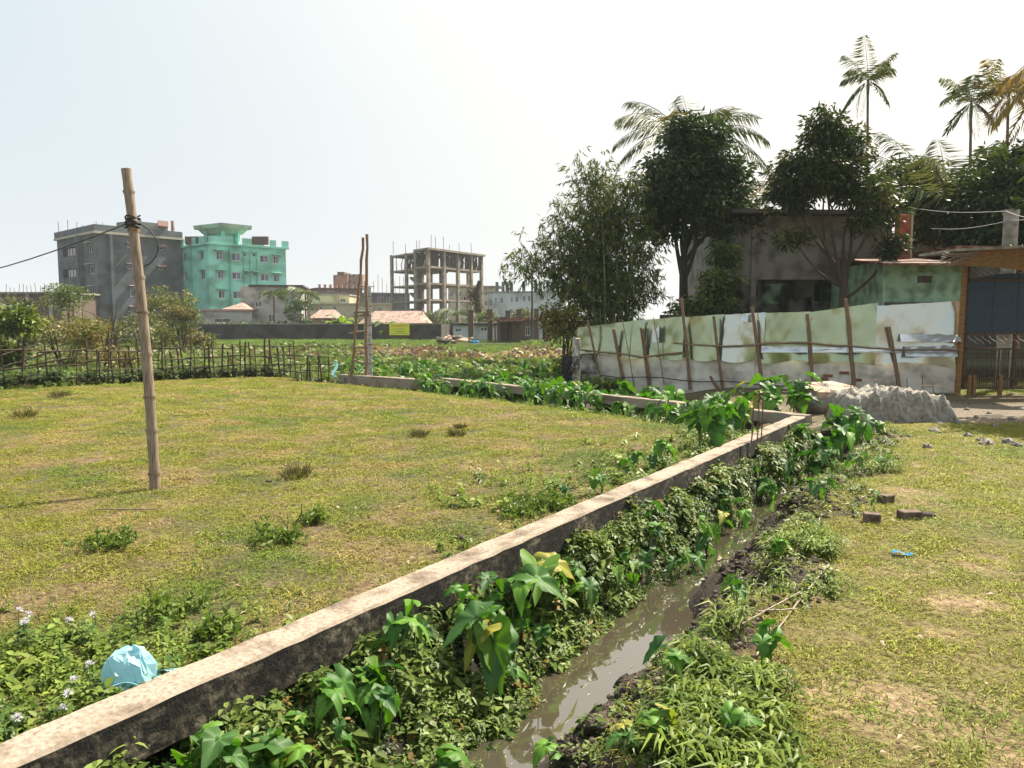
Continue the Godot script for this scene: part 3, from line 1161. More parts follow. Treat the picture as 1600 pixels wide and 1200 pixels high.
func tin_roof_house(label: String, px0: float, px1: float, py_eave: float, py_ridge: float, d: float, wall: StandardMaterial3D) -> void:
	var a := flat(at(px0, py_eave, d))
	var b := flat(at(px1, py_eave, d))
	var ye := at(px0, py_eave, d).y
	var yr := at(px0, py_ridge, d + 3.0).y
	var o := thing("tin_roof_house", label, "house", a)
	var e := b - a
	var w := MB.new()
	w.box(e * 0.5 + Vector3(0, (ye + MARSH) * 0.5, -3.0), Vector3(e.length() - 0.6, ye - MARSH - 0.05, 5.6))
	part("wall", w.mesh(wall), o)
	# corrugated sheets, each a part, hipped at the ends
	var cnt := maxi(4, int(e.length() / 0.9))
	for s in [1.0, -1.0]:
		for i in cnt:
			var mb := MB.new()
			var rows := []
			for j in 2:
				var row := []
				for k in 9:
					var t := (i + k / 8.0) / cnt
					var rt := clampf(t, 0.16, 0.84)
					var low := e * t + Vector3(0, ye, 0.25 if s > 0 else -6.25)
					var high := e * rt + Vector3(0, yr, -3.0)
					var p := low.lerp(high, float(j))
					p.y += 0.02 * (k % 2) + 0.005 * (i % 2)
					row.append(p)
				rows.append(row)
			if s < 0:
				rows.reverse()
			mb.grid(rows)
			part("roof_sheet", mb.mesh(M.tin_pink), o)
	for s in [0.0, 1.0]:
		var mb := MB.new()
		var p0: Vector3 = e * s + Vector3(0, ye, 0.25)
		var p1: Vector3 = e * s + Vector3(0, ye, -6.25)
		var p2: Vector3 = e * lerpf(0.16, 0.84, s) + Vector3(0, yr, -3.0)
		if s < 0.5:
			mb.tri(p1, p0, p2)
		else:
			mb.tri(p0, p1, p2)
		part("roof_sheet", mb.mesh(M.tin_pink), o)


func banner_texture() -> ImageTexture:
	var im := Image.create(256, 140, false, Image.FORMAT_RGB8)
	im.fill(Color(0.86, 0.87, 0.22))
	var r2 := RandomNumberGenerator.new()
	r2.seed = 5
	# rows of print: a red headline of hanging characters, then darker lines
	var x := 28
	while x < 226:
		var w := r2.randi_range(8, 18)
		im.fill_rect(Rect2i(x, 20, w, 5), Color(0.78, 0.2, 0.12))
		im.fill_rect(Rect2i(x + r2.randi_range(0, 5), 24, 5, r2.randi_range(12, 24)), Color(0.78, 0.2, 0.12))
		im.fill_rect(Rect2i(x + 2, 34, w - 4, 4), Color(0.78, 0.2, 0.12))
		x += w + r2.randi_range(2, 7)
	for row in [[62, 50, 200, 0.35], [78, 40, 215, 0.3], [96, 90, 170, 0.1], [116, 30, 225, 0.25]]:
		x = row[1]
		while x < row[2]:
			var w := r2.randi_range(4, 11)
			im.fill_rect(Rect2i(x, row[0], w, 3 if row[3] > 0.2 else 8), Color(row[3] * 0.9, row[3], row[3] * 1.1))
			im.fill_rect(Rect2i(x + 1, row[0] + 2, 2, 6), Color(row[3] * 0.9, row[3], row[3] * 1.1))
			x += w + r2.randi_range(2, 5)
	return ImageTexture.create_from_image(im)


func build_far() -> void:
	grey_building()
	teal_building()
	frame_building()
	# dark boundary wall with a yellow banner
	var wd := 70.0
	var a := flat(at(300, 507, wd))
	var b := flat(at(688, 505, wd + 1.5))
	var top := at(480, 507, wd).y
	var o := thing("boundary_wall", "long dark grey boundary wall with a yellow banner, beyond the marsh", "wall", a)
	var e := b - a
	var ex := e.normalized()
	var bs := Basis(ex, Vector3.UP, ex.cross(Vector3.UP))
	var w := MB.new()
	w.box(e * 0.5 + Vector3.UP * (top + MARSH - 0.3) * 0.5, Vector3(e.length(), top - MARSH + 0.3, 0.2), bs)
	w.box(e + Vector3(0.55, (top + MARSH - 0.2) * 0.5, -4.2), Vector3(0.2, top - MARSH + 0.2, 9.0), Basis(Vector3.UP, -0.12))
	part("wall_body", w.mesh(M.dark_wall), o)
	var cp := MB.new()
	cp.box(e * 0.5 + Vector3.UP * (top + 0.035), Vector3(e.length() + 0.1, 0.07, 0.26), bs)
	part("coping", cp.mesh(M.concrete), o)
	for k in 9:
		var pl := MB.new()
		pl.box(e * (k + 0.5) / 9.0 + bs.z * 0.06 + Vector3.UP * (top + MARSH - 0.3) * 0.5, Vector3(0.3, top - MARSH + 0.22, 0.2), bs)
		part("pilaster", pl.mesh(M.dark_wall), o)
	var p0 := at(609, 505, wd + 0.8)
	var p1 := at(640.5, 523.5, wd + 0.8)
	var q := QuadMesh.new()
	q.size = Vector2(p1.x - p0.x, p0.y - p1.y)
	var bm := StandardMaterial3D.new()
	bm.resource_name = "banner_print"
	bm.albedo_texture = banner_texture()
	bm.roughness = 0.6
	q.material = bm
	var bn := solo("banner", q, "yellow printed banner with red headline hanging on the dark boundary wall", "banner", (p0 + p1) * 0.5 + Vector3(0, 0, 0.3))
	bn.rotation.z = 0.0
	# houses just behind the wall
	var h1 := simple_house("low_house", "low white house with reddish roof edge at the foot of the turquoise building", 318, 394, 486, 84.0, 7.0, M.pale_wall, [[334, 497, 361, 504.5]], M.awning_pink, 2.0)
	var cone := MB.new()
	var he: Vector3 = h1.get_meta("e")
	var ht: float = h1.get_meta("top")
	var apex := he * 0.6 + Vector3(0, ht + 1.0, -3.0)
	var cr := []
	for k in 4:
		cr.append(he * (0.33 if k % 3 == 0 else 0.86) + Vector3(0, ht + 0.21, -0.5 if k < 2 else -5.5))
	for k in 4:
		cone.tri(cr[k], cr[(k + 1) % 4], apex)
	part("hipped_roof", cone.mesh(M.tin_pink), h1)
	simple_house("plain_house", "tall plain grey-white house with thin dark roof slab behind the boundary wall", 393, 470, 448, 90.0, 8.0, M.pale_wall, [[398, 470, 410, 480], [418.5, 491, 431, 503], [377, 497, 385, 503]], M.dark_wall, 1.0, 0.3)
	tin_roof_house("small house with hipped pinkish tin roof beside the banana plants", 484, 520, 497, 484, 86.0, M.pink_wall)
	tin_roof_house("house with long pinkish tin roof just behind the yellow banner", 560, 672, 505, 486, 80.0, M.pink_wall)
	simple_house("cream_house", "low cream house with small dark windows behind the banana plants", 486, 612, 476, 112.0, 9.0, M.cream_wall, [[487, 479, 492, 486], [499, 479, 505, 487], [520, 478, 526, 486], [590, 480, 597, 487]], M.cream_wall, 2.0)
	simple_house("upper_cream_house", "cream upper storey with square window beside the stepped pink building", 484, 545, 462, 122.0, 8.0, M.cream_wall, [[491, 463, 500, 470], [531, 466, 540, 473]], M.concrete, 0.0)
	var pk := simple_house("stepped_building", "stepped pink and brown building with terraces behind the cream houses", 496, 566, 452, 150.0, 12.0, M.pink_wall, [[512, 455, 522, 466], [527, 457, 541, 466], [500, 458, 508, 465]], M.brick_dull, 4.0, 0.5)
	var pe: Vector3 = pk.get_meta("e")
	var pt: float = pk.get_meta("top")
	for q2 in [[0.3, 0.62, 2.7, M.pink_wall], [0.52, 0.96, 2.9, M.tin_pink], [0.34, 0.5, 3.4, M.brick_dull]]:
		var mb := MB.new()
		var hh: float = q2[2]
		mb.box(pe * (q2[0] + q2[1]) * 0.5 + Vector3(0, pt + hh * 0.5 + 0.2, -5.0 if hh < 3 else -7.0), Vector3(pe.length() * (q2[1] - q2[0]), hh, 6.0))
		part("upper_storey", mb.mesh(q2[3]), pk)
	for k in 8:
		var mb := MB.new()
		mb.box(pe * (0.04 + 0.12 * k) + Vector3(0, pt + 0.55, -0.3), Vector3(0.5, 0.7, 0.3))
		part("parapet_post", mb.mesh(M.awning_pink), pk)
	var gy := simple_house("grey_shell_building", "long grey unplastered building shell with rods on its roof", 578, 640, 459, 165.0, 9.0, M.grey_paint, [[590, 464, 600, 474], [604, 464, 613, 474]], M.concrete, 6.0)
	var gpts := []
	for k in 9:
		gpts.append(gy.get_meta("e") * (0.05 + k * 0.11) + Vector3(0, 0, -2.0))
	rods_on(gy, gpts, gy.get_meta("top"), 3.4, M.rusty_rod, 0.05)
	# behind and beside the frame
	simple_house("cream_block", "cream apartment block with pinkish top seen through the bare concrete frame", 700, 778, 448, 190.0, 14.0, M.cream_wall, [[703, 455, 708, 463], [716, 455, 721, 463], [724, 463, 733, 470], [741, 455, 748, 463], [757, 455, 762, 462], [766, 463, 772, 471], [757, 470, 762, 478]], M.awning_pink, 0.0, 0.8)
	var wb := simple_house("white_building", "pale blue-white building with dark column stubs along its flat roof", 762, 884, 457, 125.0, 10.0, M.white_wall, [[764, 467, 769, 479], [773, 465, 776, 473], [781, 465, 786, 474], [798, 464, 801, 472], [805, 463, 810, 472], [817, 462, 821, 471], [824.5, 462, 829, 471], [845, 461, 851, 469], [862, 462, 868, 469], [876, 462, 881, 469], [796, 483, 801, 491], [808, 483, 813, 491], [845, 480, 851, 488], [868, 480, 874, 488]], M.concrete, -3.0)
	var we: Vector3 = wb.get_meta("e")
	for k in [0.12, 0.2, 0.25, 0.31, 0.47, 0.62, 0.68, 0.78, 0.85, 0.9, 0.97]:
		var mb := MB.new()
		mb.box(we * k + Vector3(0, wb.get_meta("top") + 0.9, -0.4 - 2.0 * rng.randf()), Vector3(0.5, rr(1.3, 2.2), 0.5))
		part("column_stub", mb.mesh(M.grey_paint), wb)
	# left edge: long low brick building with a flat slab
	var lb := simple_house("brick_building", "low brick building with pale posts and flat slab roof beyond the shrubs", -40, 96, 459, 92.0, 9.0, M.brick_dull, [], M.concrete, 0.0, 0.4)
	var le: Vector3 = lb.get_meta("e")
	for k in [0.1, 0.3, 0.47, 0.62, 0.88]:
		var mb := MB.new()
		mb.box(le * k + Vector3(0, lb.get_meta("top") * 0.5 - 0.3, 0.12), Vector3(0.35, lb.get_meta("top") + 0.6, 0.3))
		part("post", mb.mesh(M.pale_wall), lb)
	var lp := []
	for k in 14:
		lp.append(le * (0.3 + 0.05 * k) + Vector3(0, 0, -1.0))
	rods_on(lb, lp, lb.get_meta("top"), 1.1, M.rusty_rod, 0.03)
	construction_yard()


func construction_yard() -> void:
	# unfinished things between the frame and the marsh
	var lw := simple_house("low_shed", "low white shed with dark openings beside the rubble", 708, 778, 508.5, 66.0, 4.0, M.white_wall, [[711, 513, 721, 519], [750, 511, 762, 518]], M.dark_wall, 0.0, 0.2)
	lw.rotation.y = 0.0
	var sh := simple_house("board_shack", "brown brick shack with low door and pale side panel at the marsh edge", 800, 861, 501, 60.0, 4.0, M.brick_dull, [[821, 510, 829, 525]], M.tin_rust, 1.0, 0.15)
	var e: Vector3 = sh.get_meta("e")
	var pn := MB.new()
	pn.box(e * 0.73 + Vector3(0, 0.55, 0.05), Vector3(0.3, 1.5, 0.06))
	part("pale_panel", pn.mesh(M.white_wall), sh)
	var pn2 := MB.new()
	pn2.box(e * 0.88 + Vector3(0, 0.5, 0.05), Vector3(0.5, 1.4, 0.06))
	part("tin_panel", pn2.mesh(M.tin_rust), sh)
	# brick columns, each with bricks proud of the joints
	var cols := [[735.7, 486, 519, 62.0], [765.5, 485, 516, 64.0], [793.5, 487, 497, 68.0], [810.5, 485, 498, 68.0], [838.0, 484, 501, 68.0], [852.0, 490, 501, 66.0], [857.0, 487, 502, 64.0], [866.0, 484, 500, 66.0], [886, 482, 500, 66.0], [785.0, 497, 531, 61.0]]
	for q in cols:
		var p := at(q[0], q[1], q[3])
		var o := thing("brick_column", "square red brick column left standing in the building yard", "column", Vector3(p.x, MARSH, p.z), 0.0, "brick columns in the building yard")
		var hh: float = p.y - MARSH
		var b := MB.new()
		b.box(Vector3(0, hh * 0.5, 0), Vector3(0.42, hh, 0.42))
		part("column_core", b.mesh(M.brick_dull), o)
		var cap := MB.new()
		cap.box(Vector3(0, hh + 0.05, 0), Vector3(0.48, 0.1, 0.48))
		part("column_cap", cap.mesh(M.brick_dull), o)
	# timber and bricks lying about
	for k in 26:
		var px := rr(690, 735)
		var t := (px - 690.0) / 45.0
		var p := at(px, lerpf(535, 532, t) - rr(0, 8) * (1.0 - absf(t - 0.4)), 57.0 + rr(-1.5, 1.5))
		var b := MB.new()
		b.cbox(Vector3.ZERO, Vector3(rr(0.35, 1.1), rr(0.1, 0.2), rr(0.2, 0.5)), 0.03, Basis.from_euler(Vector3(rr(-0.3, 0.3), rr(0, 3), rr(-0.35, 0.35))))
		var g := maxf(p.y, MARSH + 0.1)
		solo("rubble_slab", b.mesh([M.brick_dull, M.pink_concrete, M.concrete][k % 3]), "broken brick and concrete slab lying in the rubble heap by the marsh", "rubble", Vector3(p.x, g, p.z), Basis(), "slabs in the rubble heap")
	var tin := MB.new()
	tin.tube([Vector3(0, 0, 0), Vector3(0.02, 2.7, 0), Vector3(0.0, 5.4, 0.02)], [0.09, 0.08, 0.07], 6)
	var up := at(831, 535, 59.0)
	solo("utility_pole", tin.mesh(M.dark_wall), "thin dark utility pole standing in front of the white building", "pole", Vector3(up.x, MARSH, up.z))
	var bl := MB.new()
	bl.cbox(Vector3(0, 0.22, 0), Vector3(0.62, 0.44, 0.5), 0.08)
	var bp := at(742, 531, 57.0)
	solo("plastic_drum", bl.mesh(M.blue_film), "small blue plastic drum by the low white shed", "drum", Vector3(bp.x, MARSH, bp.z))
	# frame of rusty sheets beside the shack
	var rs := thing("rusty_frame", "rusty frame of upright rods and sheets beside the brick shack", "frame", Vector3(at(790, 530, 60).x, MARSH, -60.0))
	for k in 7:
		part("upright", rod(Vector3(-1.2 + 0.4 * k, 0, rr(-0.4, 0.4)), Vector3(-1.2 + 0.4 * k + rr(-0.1, 0.1), rr(1.2, 2.1), rr(-0.4, 0.4)), 0.05).mesh(M.rusty_rod), rs)
	var st := MB.new()
	st.box(Vector3(-0.2, 1.9, 0), Vector3(3.2, 0.12, 1.4))
	part("sheet", st.mesh(M.tin_rust), rs)
	var low := thing("kerb_wall", "low broken wall along the far edge of the marsh", "wall", Vector3(at(700, 533, 56).x, MARSH, -56.0))
	for k in 5:
		var b := MB.new()
		b.box(Vector3(1.3 + k * 2.05, 0.12, rr(-0.05, 0.05)), Vector3(2.0, rr(0.2, 0.36), 0.3))
		part("wall_length", b.mesh([M.pink_concrete, M.concrete, M.brick_dull][k % 3]), low)


# ---------- tin fence, gate and houses ----------
const FENCE := [Vector2(1.85, 21.4), Vector2(3.9, 19.4), Vector2(5.7, 17.9), Vector2(7.6, 17.0), Vector2(9.55, 16.4)]


# a point of the fence line under a pixel column
func fence_at(px: float) -> Vector3:
	var u := (px - 800.0) / F * 1.0
	for i in FENCE.size() - 1:
		var a: Vector2 = FENCE[i]
		var b: Vector2 = FENCE[i + 1]
		# x = u' d, where d is measured along the ground
		var k := (px - 800.0) / F / cos(TILT)
		var fa := a.x - k * a.y
		var fb := b.x - k * b.y
		if fa <= 0.0 and fb >= 0.0:
			var p := a.lerp(b, -fa / (fb - fa))
			return Vector3(p.x, 0, -p.y)
	var q: Vector2 = FENCE[0] if px < 1000 else FENCE[FENCE.size() - 1]
	return Vector3(q.x, 0, -q.y)


func bamboo_mesh(h: float, r0: float, r1: float, lean: Vector3, m: StandardMaterial3D, node_gap := 0.28, sides := 8, bend := Vector3.ZERO) -> ArrayMesh:
	var b := MB.new()
	var pts := []
	var rs := []
	var y := 0.0
	var k := 0
	while y < h - 0.03:
		var nx := minf(y + node_gap * (1.0 + 0.15 * sin(k * 2.3)), h)
		for q in [[0.0, 1.17], [0.014, 1.05], [0.032, 0.97], [(nx - y) * 0.5, 0.95], [nx - y - 0.025, 0.99]]:
			if q[0] > nx - y:
				continue
			var yy: float = y + q[0]
			var t := yy / h
			pts.append(Vector3(0, yy, 0) + lean * t + bend * sin(t * PI))
			rs.append(lerpf(r0, r1, t) * q[1])
		y = nx
		k += 1
	pts.append(Vector3(0, h, 0) + lean)
	rs.append(r1)
	b.tube(pts, rs, sides)
	return b.mesh(m)


func stick(p: Vector3, q: Vector3, r: float, m: StandardMaterial3D, knots := 4) -> ArrayMesh:
	var b := MB.new()
	var pts := []
	var rs := []
	for k in knots + 1:
		pts.append(p.lerp(q, float(k) / knots) + rvec(r * 0.5))
		rs.append(r * rr(0.85, 1.15))
	b.tube(pts, rs, 6)
	return b.mesh(m)


func build_wall_side() -> void:
	# low plastered wall
	var wl := thing("garden_wall", "low whitewashed wall with flaking plaster and bare brick under the tin fence", "wall")
	var spans := [907.0, 935.0, 985.0, 1035.0, 1085.0, 1132.0, 1180.0, 1262.0, 1330.0, 1392.0, 1405.0, 1500.0]
	for i in spans.size() - 1:
		var a := fence_at(spans[i])
		var b := fence_at(spans[i + 1])
		var e := b - a
		var d := -(a.z + b.z) * 0.5
		var top := at(0, lerpf(556, 560, (spans[i] - 900) / 600.0), d).y
		top = lerpf(0.66, 0.78, (spans[i] - 900) / 600.0)
		var brick_span := i == 7 or i == 9
		var rows := []
		var mb := MB.new()
		var ex := e.normalized()
		var bs := Basis(ex, Vector3.UP, ex.cross(Vector3.UP))
		mb.box(a + e * 0.5 + Vector3.UP * (top - 0.55) * 0.5 - bs.z * (0.012 if brick_span else 0.0), Vector3(e.length() + 0.002, top + 0.55, 0.13), bs)
		part("wall_bay", mb.mesh(M.lime_stained if i < 1 else M.lime), wl)
		if brick_span or i == 6 or i == 8:
			# bricks where the plaster has come off
			var bm := MB.new()
			bm.cbox(Vector3.ZERO, Vector3(0.2, 0.06, 0.06), 0.006)
			var shared := bm.mesh(M.brick)
			var nb := int(e.length() / 0.215)
			for row in 7:
				for k in nb:
					var yy := -0.06 + row * 0.075
					if n3.get_noise_2d(k * 0.9 + i * 40.0, row * 0.9) < (0.12 if brick_span else 0.38):
						continue
					part("brick", shared, wl, a + ex * (k * 0.215 + 0.11 + 0.1 * (row % 2)) + bs.z * (0.05 + rr(0, 0.006)) + Vector3.UP * yy, bs)
	# fence of metal sheets on bamboo posts
	var fc := thing("tin_fence", "fence of dented shiny metal sheets, coloured green for the mirrored grass, tied to bamboo posts", "fence")
	var sheets := [[905, 1010, 512, 499], [1008, 1070, 500, 494], [1066, 1130, 496, 491], [1126, 1196, 492, 488], [1190, 1264, 489, 487], [1260, 1367, 488, 473], [1364, 1494, 478, 470]]
	for i in sheets.size():
		var q: Array = sheets[i]
		var a := fence_at(q[0])
		var b := fence_at(q[1])
		var ex := (b - a).normalized()
		var nn := ex.cross(Vector3.UP)
		var ta := at(q[0], q[2], -a.z).y
		var tb := at(q[1], q[3], -b.z).y
		var rows := []
		var jn := 12
		var inn := 16
		var mats := MB.new()
		var curl := MB.new()
		for j in jn + 1:
			var row := []
			for k in inn + 1:
				var t := float(k) / inn
				var u := float(j) / jn
				var low := 0.6 + 0.05 * sin(t * 5.0 + i)
				var p := a.lerp(b, t)
				p.y = lerpf(low, lerpf(ta, tb, t), u) + 0.012 * n3.get_noise_2d(k * 1.0, i * 9.0) * (1.0 if j == jn else 0.0)
				var dent := 0.07 * n2.get_noise_2d(t * 1.4 + i * 13.0, u * 0.8 + i * 3.0) + 0.05 * absf(t - 0.35 - 0.05 * i + (0.5 if i % 2 else -0.6) * (u - 0.5)) - 0.035 * absf(t - 0.75 + 0.4 * (u - 0.6)) + 0.006 * n2.get_noise_2d(t * 12.0 + u * 8.0 + i * 7.0, u * 5.0)
				# slack lower edge, bent corners
				dent += 0.13 * maxf(0.0, 0.22 - u) * sin(t * 7.0 + i * 2.0) * (1.5 if i > 3 else 0.4)
				if u > 0.8:
					dent -= 0.35 * (u - 0.8) * smoothstep(0.75, 1.0, absf(2.0 * t - 1.0)) * (1.0 if i % 2 else 0.3)
				p += nn * (0.13 + 0.012 * (i % 2) + dent - 0.06 * u)
				row.append(p)
			rows.append(row)
		mats.grid(rows)
		part("metal_sheet", mats.mesh(M.sheet_grey if i in [3, 6] else M.sheet_mirror_green), fc)
	# loose bright strips where sheets are folded over
	for q in [[1025, 503, 1036, 534, 0.03], [1366, 541, 1404, 550, 0.1], [1190, 538, 1262, 550, 0.06], [1268, 540, 1370, 550, 0.08], [1400, 519, 1492, 533, 0.16], [1408, 536, 1488, 556, 0.12], [1161, 488, 1172, 503, 0.05]]:
		var a := fence_at(q[0])
		var b := fence_at(q[2])
		var nn := (b - a).normalized().cross(Vector3.UP)
		var rows := []
		for j in 5:
			var row := []
			for k in 10:
				var t := k / 9.0
				var u := j / 4.0
				var p := a.lerp(b, t)
				var d := -p.z
				var wob := 0.5 + 0.5 * n3.get_noise_2d(t * 6.0 + q[0], 3.0)
				p.y = lerpf(at(0, q[3], d).y, at(0, q[1], d).y, u * (0.55 + 0.45 * wob))
				p += nn * (0.2 + q[4] * (1.0 - u) + 0.05 * n3.get_noise_2d(t * 5.0 + q[1], u * 3.0))
				row.append(p)
			rows.append(row)
		var mb := MB.new()
		mb.grid(rows)
		part("folded_edge", mb.mesh(M.sheet_silver), fc)
	# posts: foot pixel, top pixel, radius
	for q in [[931, 590, 920, 500, 0.035], [966, 590, 960, 514, 0.05], [981, 592, 974, 500, 0.012], [1004, 594, 1003, 512, 0.036], [1007, 594, 1006, 513, 0.03], [1028, 596, 1023, 496, 0.012], [1067, 600, 1066, 465, 0.042], [1118, 606, 1117, 494, 0.04], [1180, 612, 1178, 480, 0.046], [1258, 612, 1264, 490, 0.042], [1321, 600, 1324, 467, 0.05], [1391, 604, 1393, 511, 0.05], [1113, 606, 1112, 588, 0.04]]:
		var p := fence_at(q[0])
		var t := at(q[2], q[3], -p.z - 0.3)
		var f := Vector3(p.x, -0.15, p.z)
		var nn := Vector3(0.45, 0, 0.9).normalized()
		f += nn * 0.27
		part("post", bamboo_mesh(t.y - f.y, q[4], q[4] * 0.85, Vector3(t.x - f.x - 0.02, 0, rr(-0.03, 0.03)), M.bamboo_old, 0.25, 8, rvec(0.015)), fc, f)
	# rails
	for q in [[905, 546, 960, 552], [958, 552, 1003, 558], [1003, 558, 1066, 551], [1052, 536, 1120, 541], [1118, 541, 1185, 540], [1182, 538, 1262, 535], [1258, 536, 1325, 541], [1318, 540, 1400, 547], [1396, 546, 1500, 547]]:
		var a := fence_at(q[0])
		var b := fence_at(q[2])
		var p := at(q[0], q[1], -a.z - 0.28)
		var r := at(q[2], q[3], -b.z - 0.28)
		part("rail", stick(p, r, 0.022, M.bamboo_old), fc)
	# cord along the foot of the wall
	var cord := MB.new()
	var cp := []
	var cr := []
	for k in 12:
		var px := lerpf(935, 1290, k / 11.0)
		var f := fence_at(px)
		cp.append(at(px, lerpf(586, 606, k / 11.0) + 2.0 * sin(k * 1.7), -f.z - 0.2))
		cr.append(0.012)
	cord.tube(cp, cr, 4)
	solo("cable", cord.mesh(M.wire), "dark cable strung along the foot of the whitewashed wall", "cable")
	# broken concrete post where the fence begins
	var pp := gnd(900, 605, -0.15)
	var ps := thing("concrete_post", "broken whitish concrete post at the end of the tin fence", "post", Vector3(pp.x, -0.4, pp.z))
	var pb := MB.new()
	pb.cbox(Vector3(0, 0.75, 0), Vector3(0.16, 1.5, 0.16), 0.02, Basis(Vector3.UP, 0.5))
	part("post_shaft", pb.mesh(M.lime_stained), ps)
	for k in 4:
		var rb := MB.new()
		rb.cbox(Vector3(rr(-0.12, 0.02), 0.25 + k * 0.27, rr(0.06, 0.1)), Vector3(0.14, 0.1, 0.1), 0.02, Basis.from_euler(rvec(0.4)))
		part("broken_lump", rb.mesh(M.concrete), ps)
	var tarp := MB.new()
	var tr := []
	for j in 6:
		var row := []
		for k in 6:
			row.append(Vector3(-0.5 + 0.09 * k + 0.05 * sin(j * 1.3), 0.0 + j * 0.17, 0.15 - 0.1 * sin(k * 1.2 + j)))
		tr.append(row)
	tarp.grid(tr)
	solo("tarpaulin", tarp.mesh(M.dark_gap), "black tarpaulin hung behind the broken concrete post", "tarpaulin", Vector3(pp.x + 0.18, -0.2, pp.z - 0.25))
	for q in [[862, 592, 898, 570, 0.05], [855, 602, 896, 577, 0.045], [868, 583, 892, 574, 0.03]]:
		var a := gnd(q[0], q[1] + 3, -0.3)
		var b := at(q[2], q[3], -pp.z - 0.2)
		solo("dead_branch", stick(a, b, q[4], M.bark, 5), "bare dead branch leaning against the broken concrete post", "branch", Vector3.ZERO, Basis(), "branches leaning on the post")
	gate_and_houses()


func gate_and_houses() -> void:
	var gd := 16.2
	# tall post at the fence end
	var p := at(1496, 612, gd)
	solo("bamboo_post", bamboo_mesh(at(1496, 392, gd).y + 0.1, 0.06, 0.055, Vector3(0.03, 0, 0), M.wood_ochre, 0.35, 10), "thick ochre bamboo post between the tin fence and the blue gate", "post", Vector3(p.x, -0.1, p.z))
	# gate leaf of corrugated sheet with bar grilles
	var g := thing("gate", "dark blue corrugated gate with curled iron bars and open slats below", "gate", Vector3(at(1506, 600, gd).x, 0, -gd))
	var x1: float = at(1660, 600, gd).x - at(1506, 600, gd).x
	var yb: float = at(1506, 521, gd).y
	var yt: float = at(1506, 412, gd).y
	var cnt := 22
	for i in 4:
		var mb := MB.new()
		var rows := []
		for j in 2:
			var row := []
			for k in cnt:
				var t := (i + k / float(cnt - 1)) / 4.0
				var arch := 0.12 * sin(clampf(t * 1.1, 0, 1) * PI)
				row.append(Vector3(t * x1, yb if j == 0 else yt - 0.32 + arch, 0.012 * (k % 2) + 0.004 * (i % 2)))
			rows.append(row)
		mb.grid(rows)
		part("blue_sheet", mb.mesh(M.gate_blue), g)
	var fr := MB.new()
	for q in [[0.0, yt], [x1 * 0.5, yt + 0.1], [x1, yt]]:
		fr.box(Vector3(q[0], q[1] * 0.5 + 0.05, -0.03), Vector3(0.05, q[1] - 0.1, 0.05))
	for y in [0.13, 0.33, at(1506, 545, gd).y, yb, yt - 0.34]:
		fr.box(Vector3(x1 * 0.5, y, 0.025), Vector3(x1, 0.04, 0.04))
	part("gate_frame", fr.mesh(M.wood_dark), g)
	# curled bars in the two grille strips
	for q in [[yt - 0.3, 14], [at(1506, 544, gd).y + 0.04, 14]]:
		for k in q[1]:
			var b := MB.new()
			var pts := []
			var rs := []
			for s in 5:
				pts.append(Vector3(k * x1 / q[1] + 0.03 + 0.05 * s, q[0] + 0.22 - 0.045 * s - (0.02 * sin(s * 1.5)), 0.0))
				rs.append(0.007)
			b.tube(pts, rs, 4)
			part("curled_bar", b.mesh(M.gate_iron), g)
	# slatted lower half
	var slat := MB.new()
	var y2: float = at(1506, 545, gd).y
	slat.box(Vector3(0, (0.33 + y2) * 0.5, 0), Vector3(0.026, y2 - 0.33, 0.014))
	var sm := slat.mesh(M.gate_green)
	var low := MB.new()
	low.box(Vector3(0, 0.23, 0), Vector3(0.022, 0.2, 0.012))
	var lm := low.mesh(M.wood_dark)
	for k in 52:
		part("slat", sm, g, Vector3(k * x1 / 52.0 + 0.02, 0, -0.02), Basis(Vector3.FORWARD, rr(-0.02, 0.02)))
		part("slat", lm, g, Vector3(k * x1 / 52.0 + 0.02, 0, -0.02))
	for px in [1512, 1519, 1560]:
		var s := MB.new()
		s.cbox(Vector3(at(px, 600, gd).x - g.position.x, 0.16, 0.06), Vector3(0.07, 0.5, 0.07), 0.01)
		part("support_block", s.mesh(M.wood_ochre), g)
	# ragged canopy over the gate
	var cn := thing("gate_canopy", "ochre fascia board with ragged thatch edge over the blue gate", "canopy", at(1490, 395, gd - 0.6))
	var cw: float = at(1660, 395, gd - 0.6).x - cn.position.x
	var fb := MB.new()
	var rows := []
	for j in 2:
		var row := []
		for k in 12:
			var t := k / 11.0
			row.append(Vector3(t * cw, (-0.26 - 0.22 * t * t) if j == 0 else 0.02 + 0.1 * t, 0.0))
		rows.append(row)
	fb.grid(rows)
	part("fascia_board", fb.mesh(M.wood_ochre), cn)
	var rf := MB.new()
	rf.box(Vector3(cw * 0.5, 0.1, -0.5), Vector3(cw + 0.2, 0.05, 1.3), Basis(Vector3.BACK, 0.05))
	part("roof_sheet", rf.mesh(M.concrete), cn)
	for k in 26:
		part("thatch_straw", stick(Vector3(rr(0, 0.5), rr(-0.15, 0.05), 0.05), Vector3(rr(-0.35, -0.02), rr(-0.3, 0.02), 0.1), 0.008, M.bamboo, 2), cn)
	part("post", bamboo_mesh(2.6, 0.05, 0.05, Vector3.ZERO, M.bamboo_old), cn, Vector3(cw * 0.9, -2.75, -0.9))
	# green outhouse behind the fence
	var gx := thing("green_outhouse", "pale green outhouse with a small vent grille and dark tin eaves", "building", at(1376, 500, 21.0) * Vector3(1, 0, 1))
	var wx: float = at(1500, 500, 21.0).x - gx.position.x
	var wt: float = at(1376, 408, 21.0).y
	var wbx := MB.new()
	facade(wbx, Vector3.ZERO, Vector3(wx, 0, 0), -0.1, wt, [[0.95, at(0, 442, 21.0).y, 1.36, at(0, 431, 21.0).y]], 0.15)
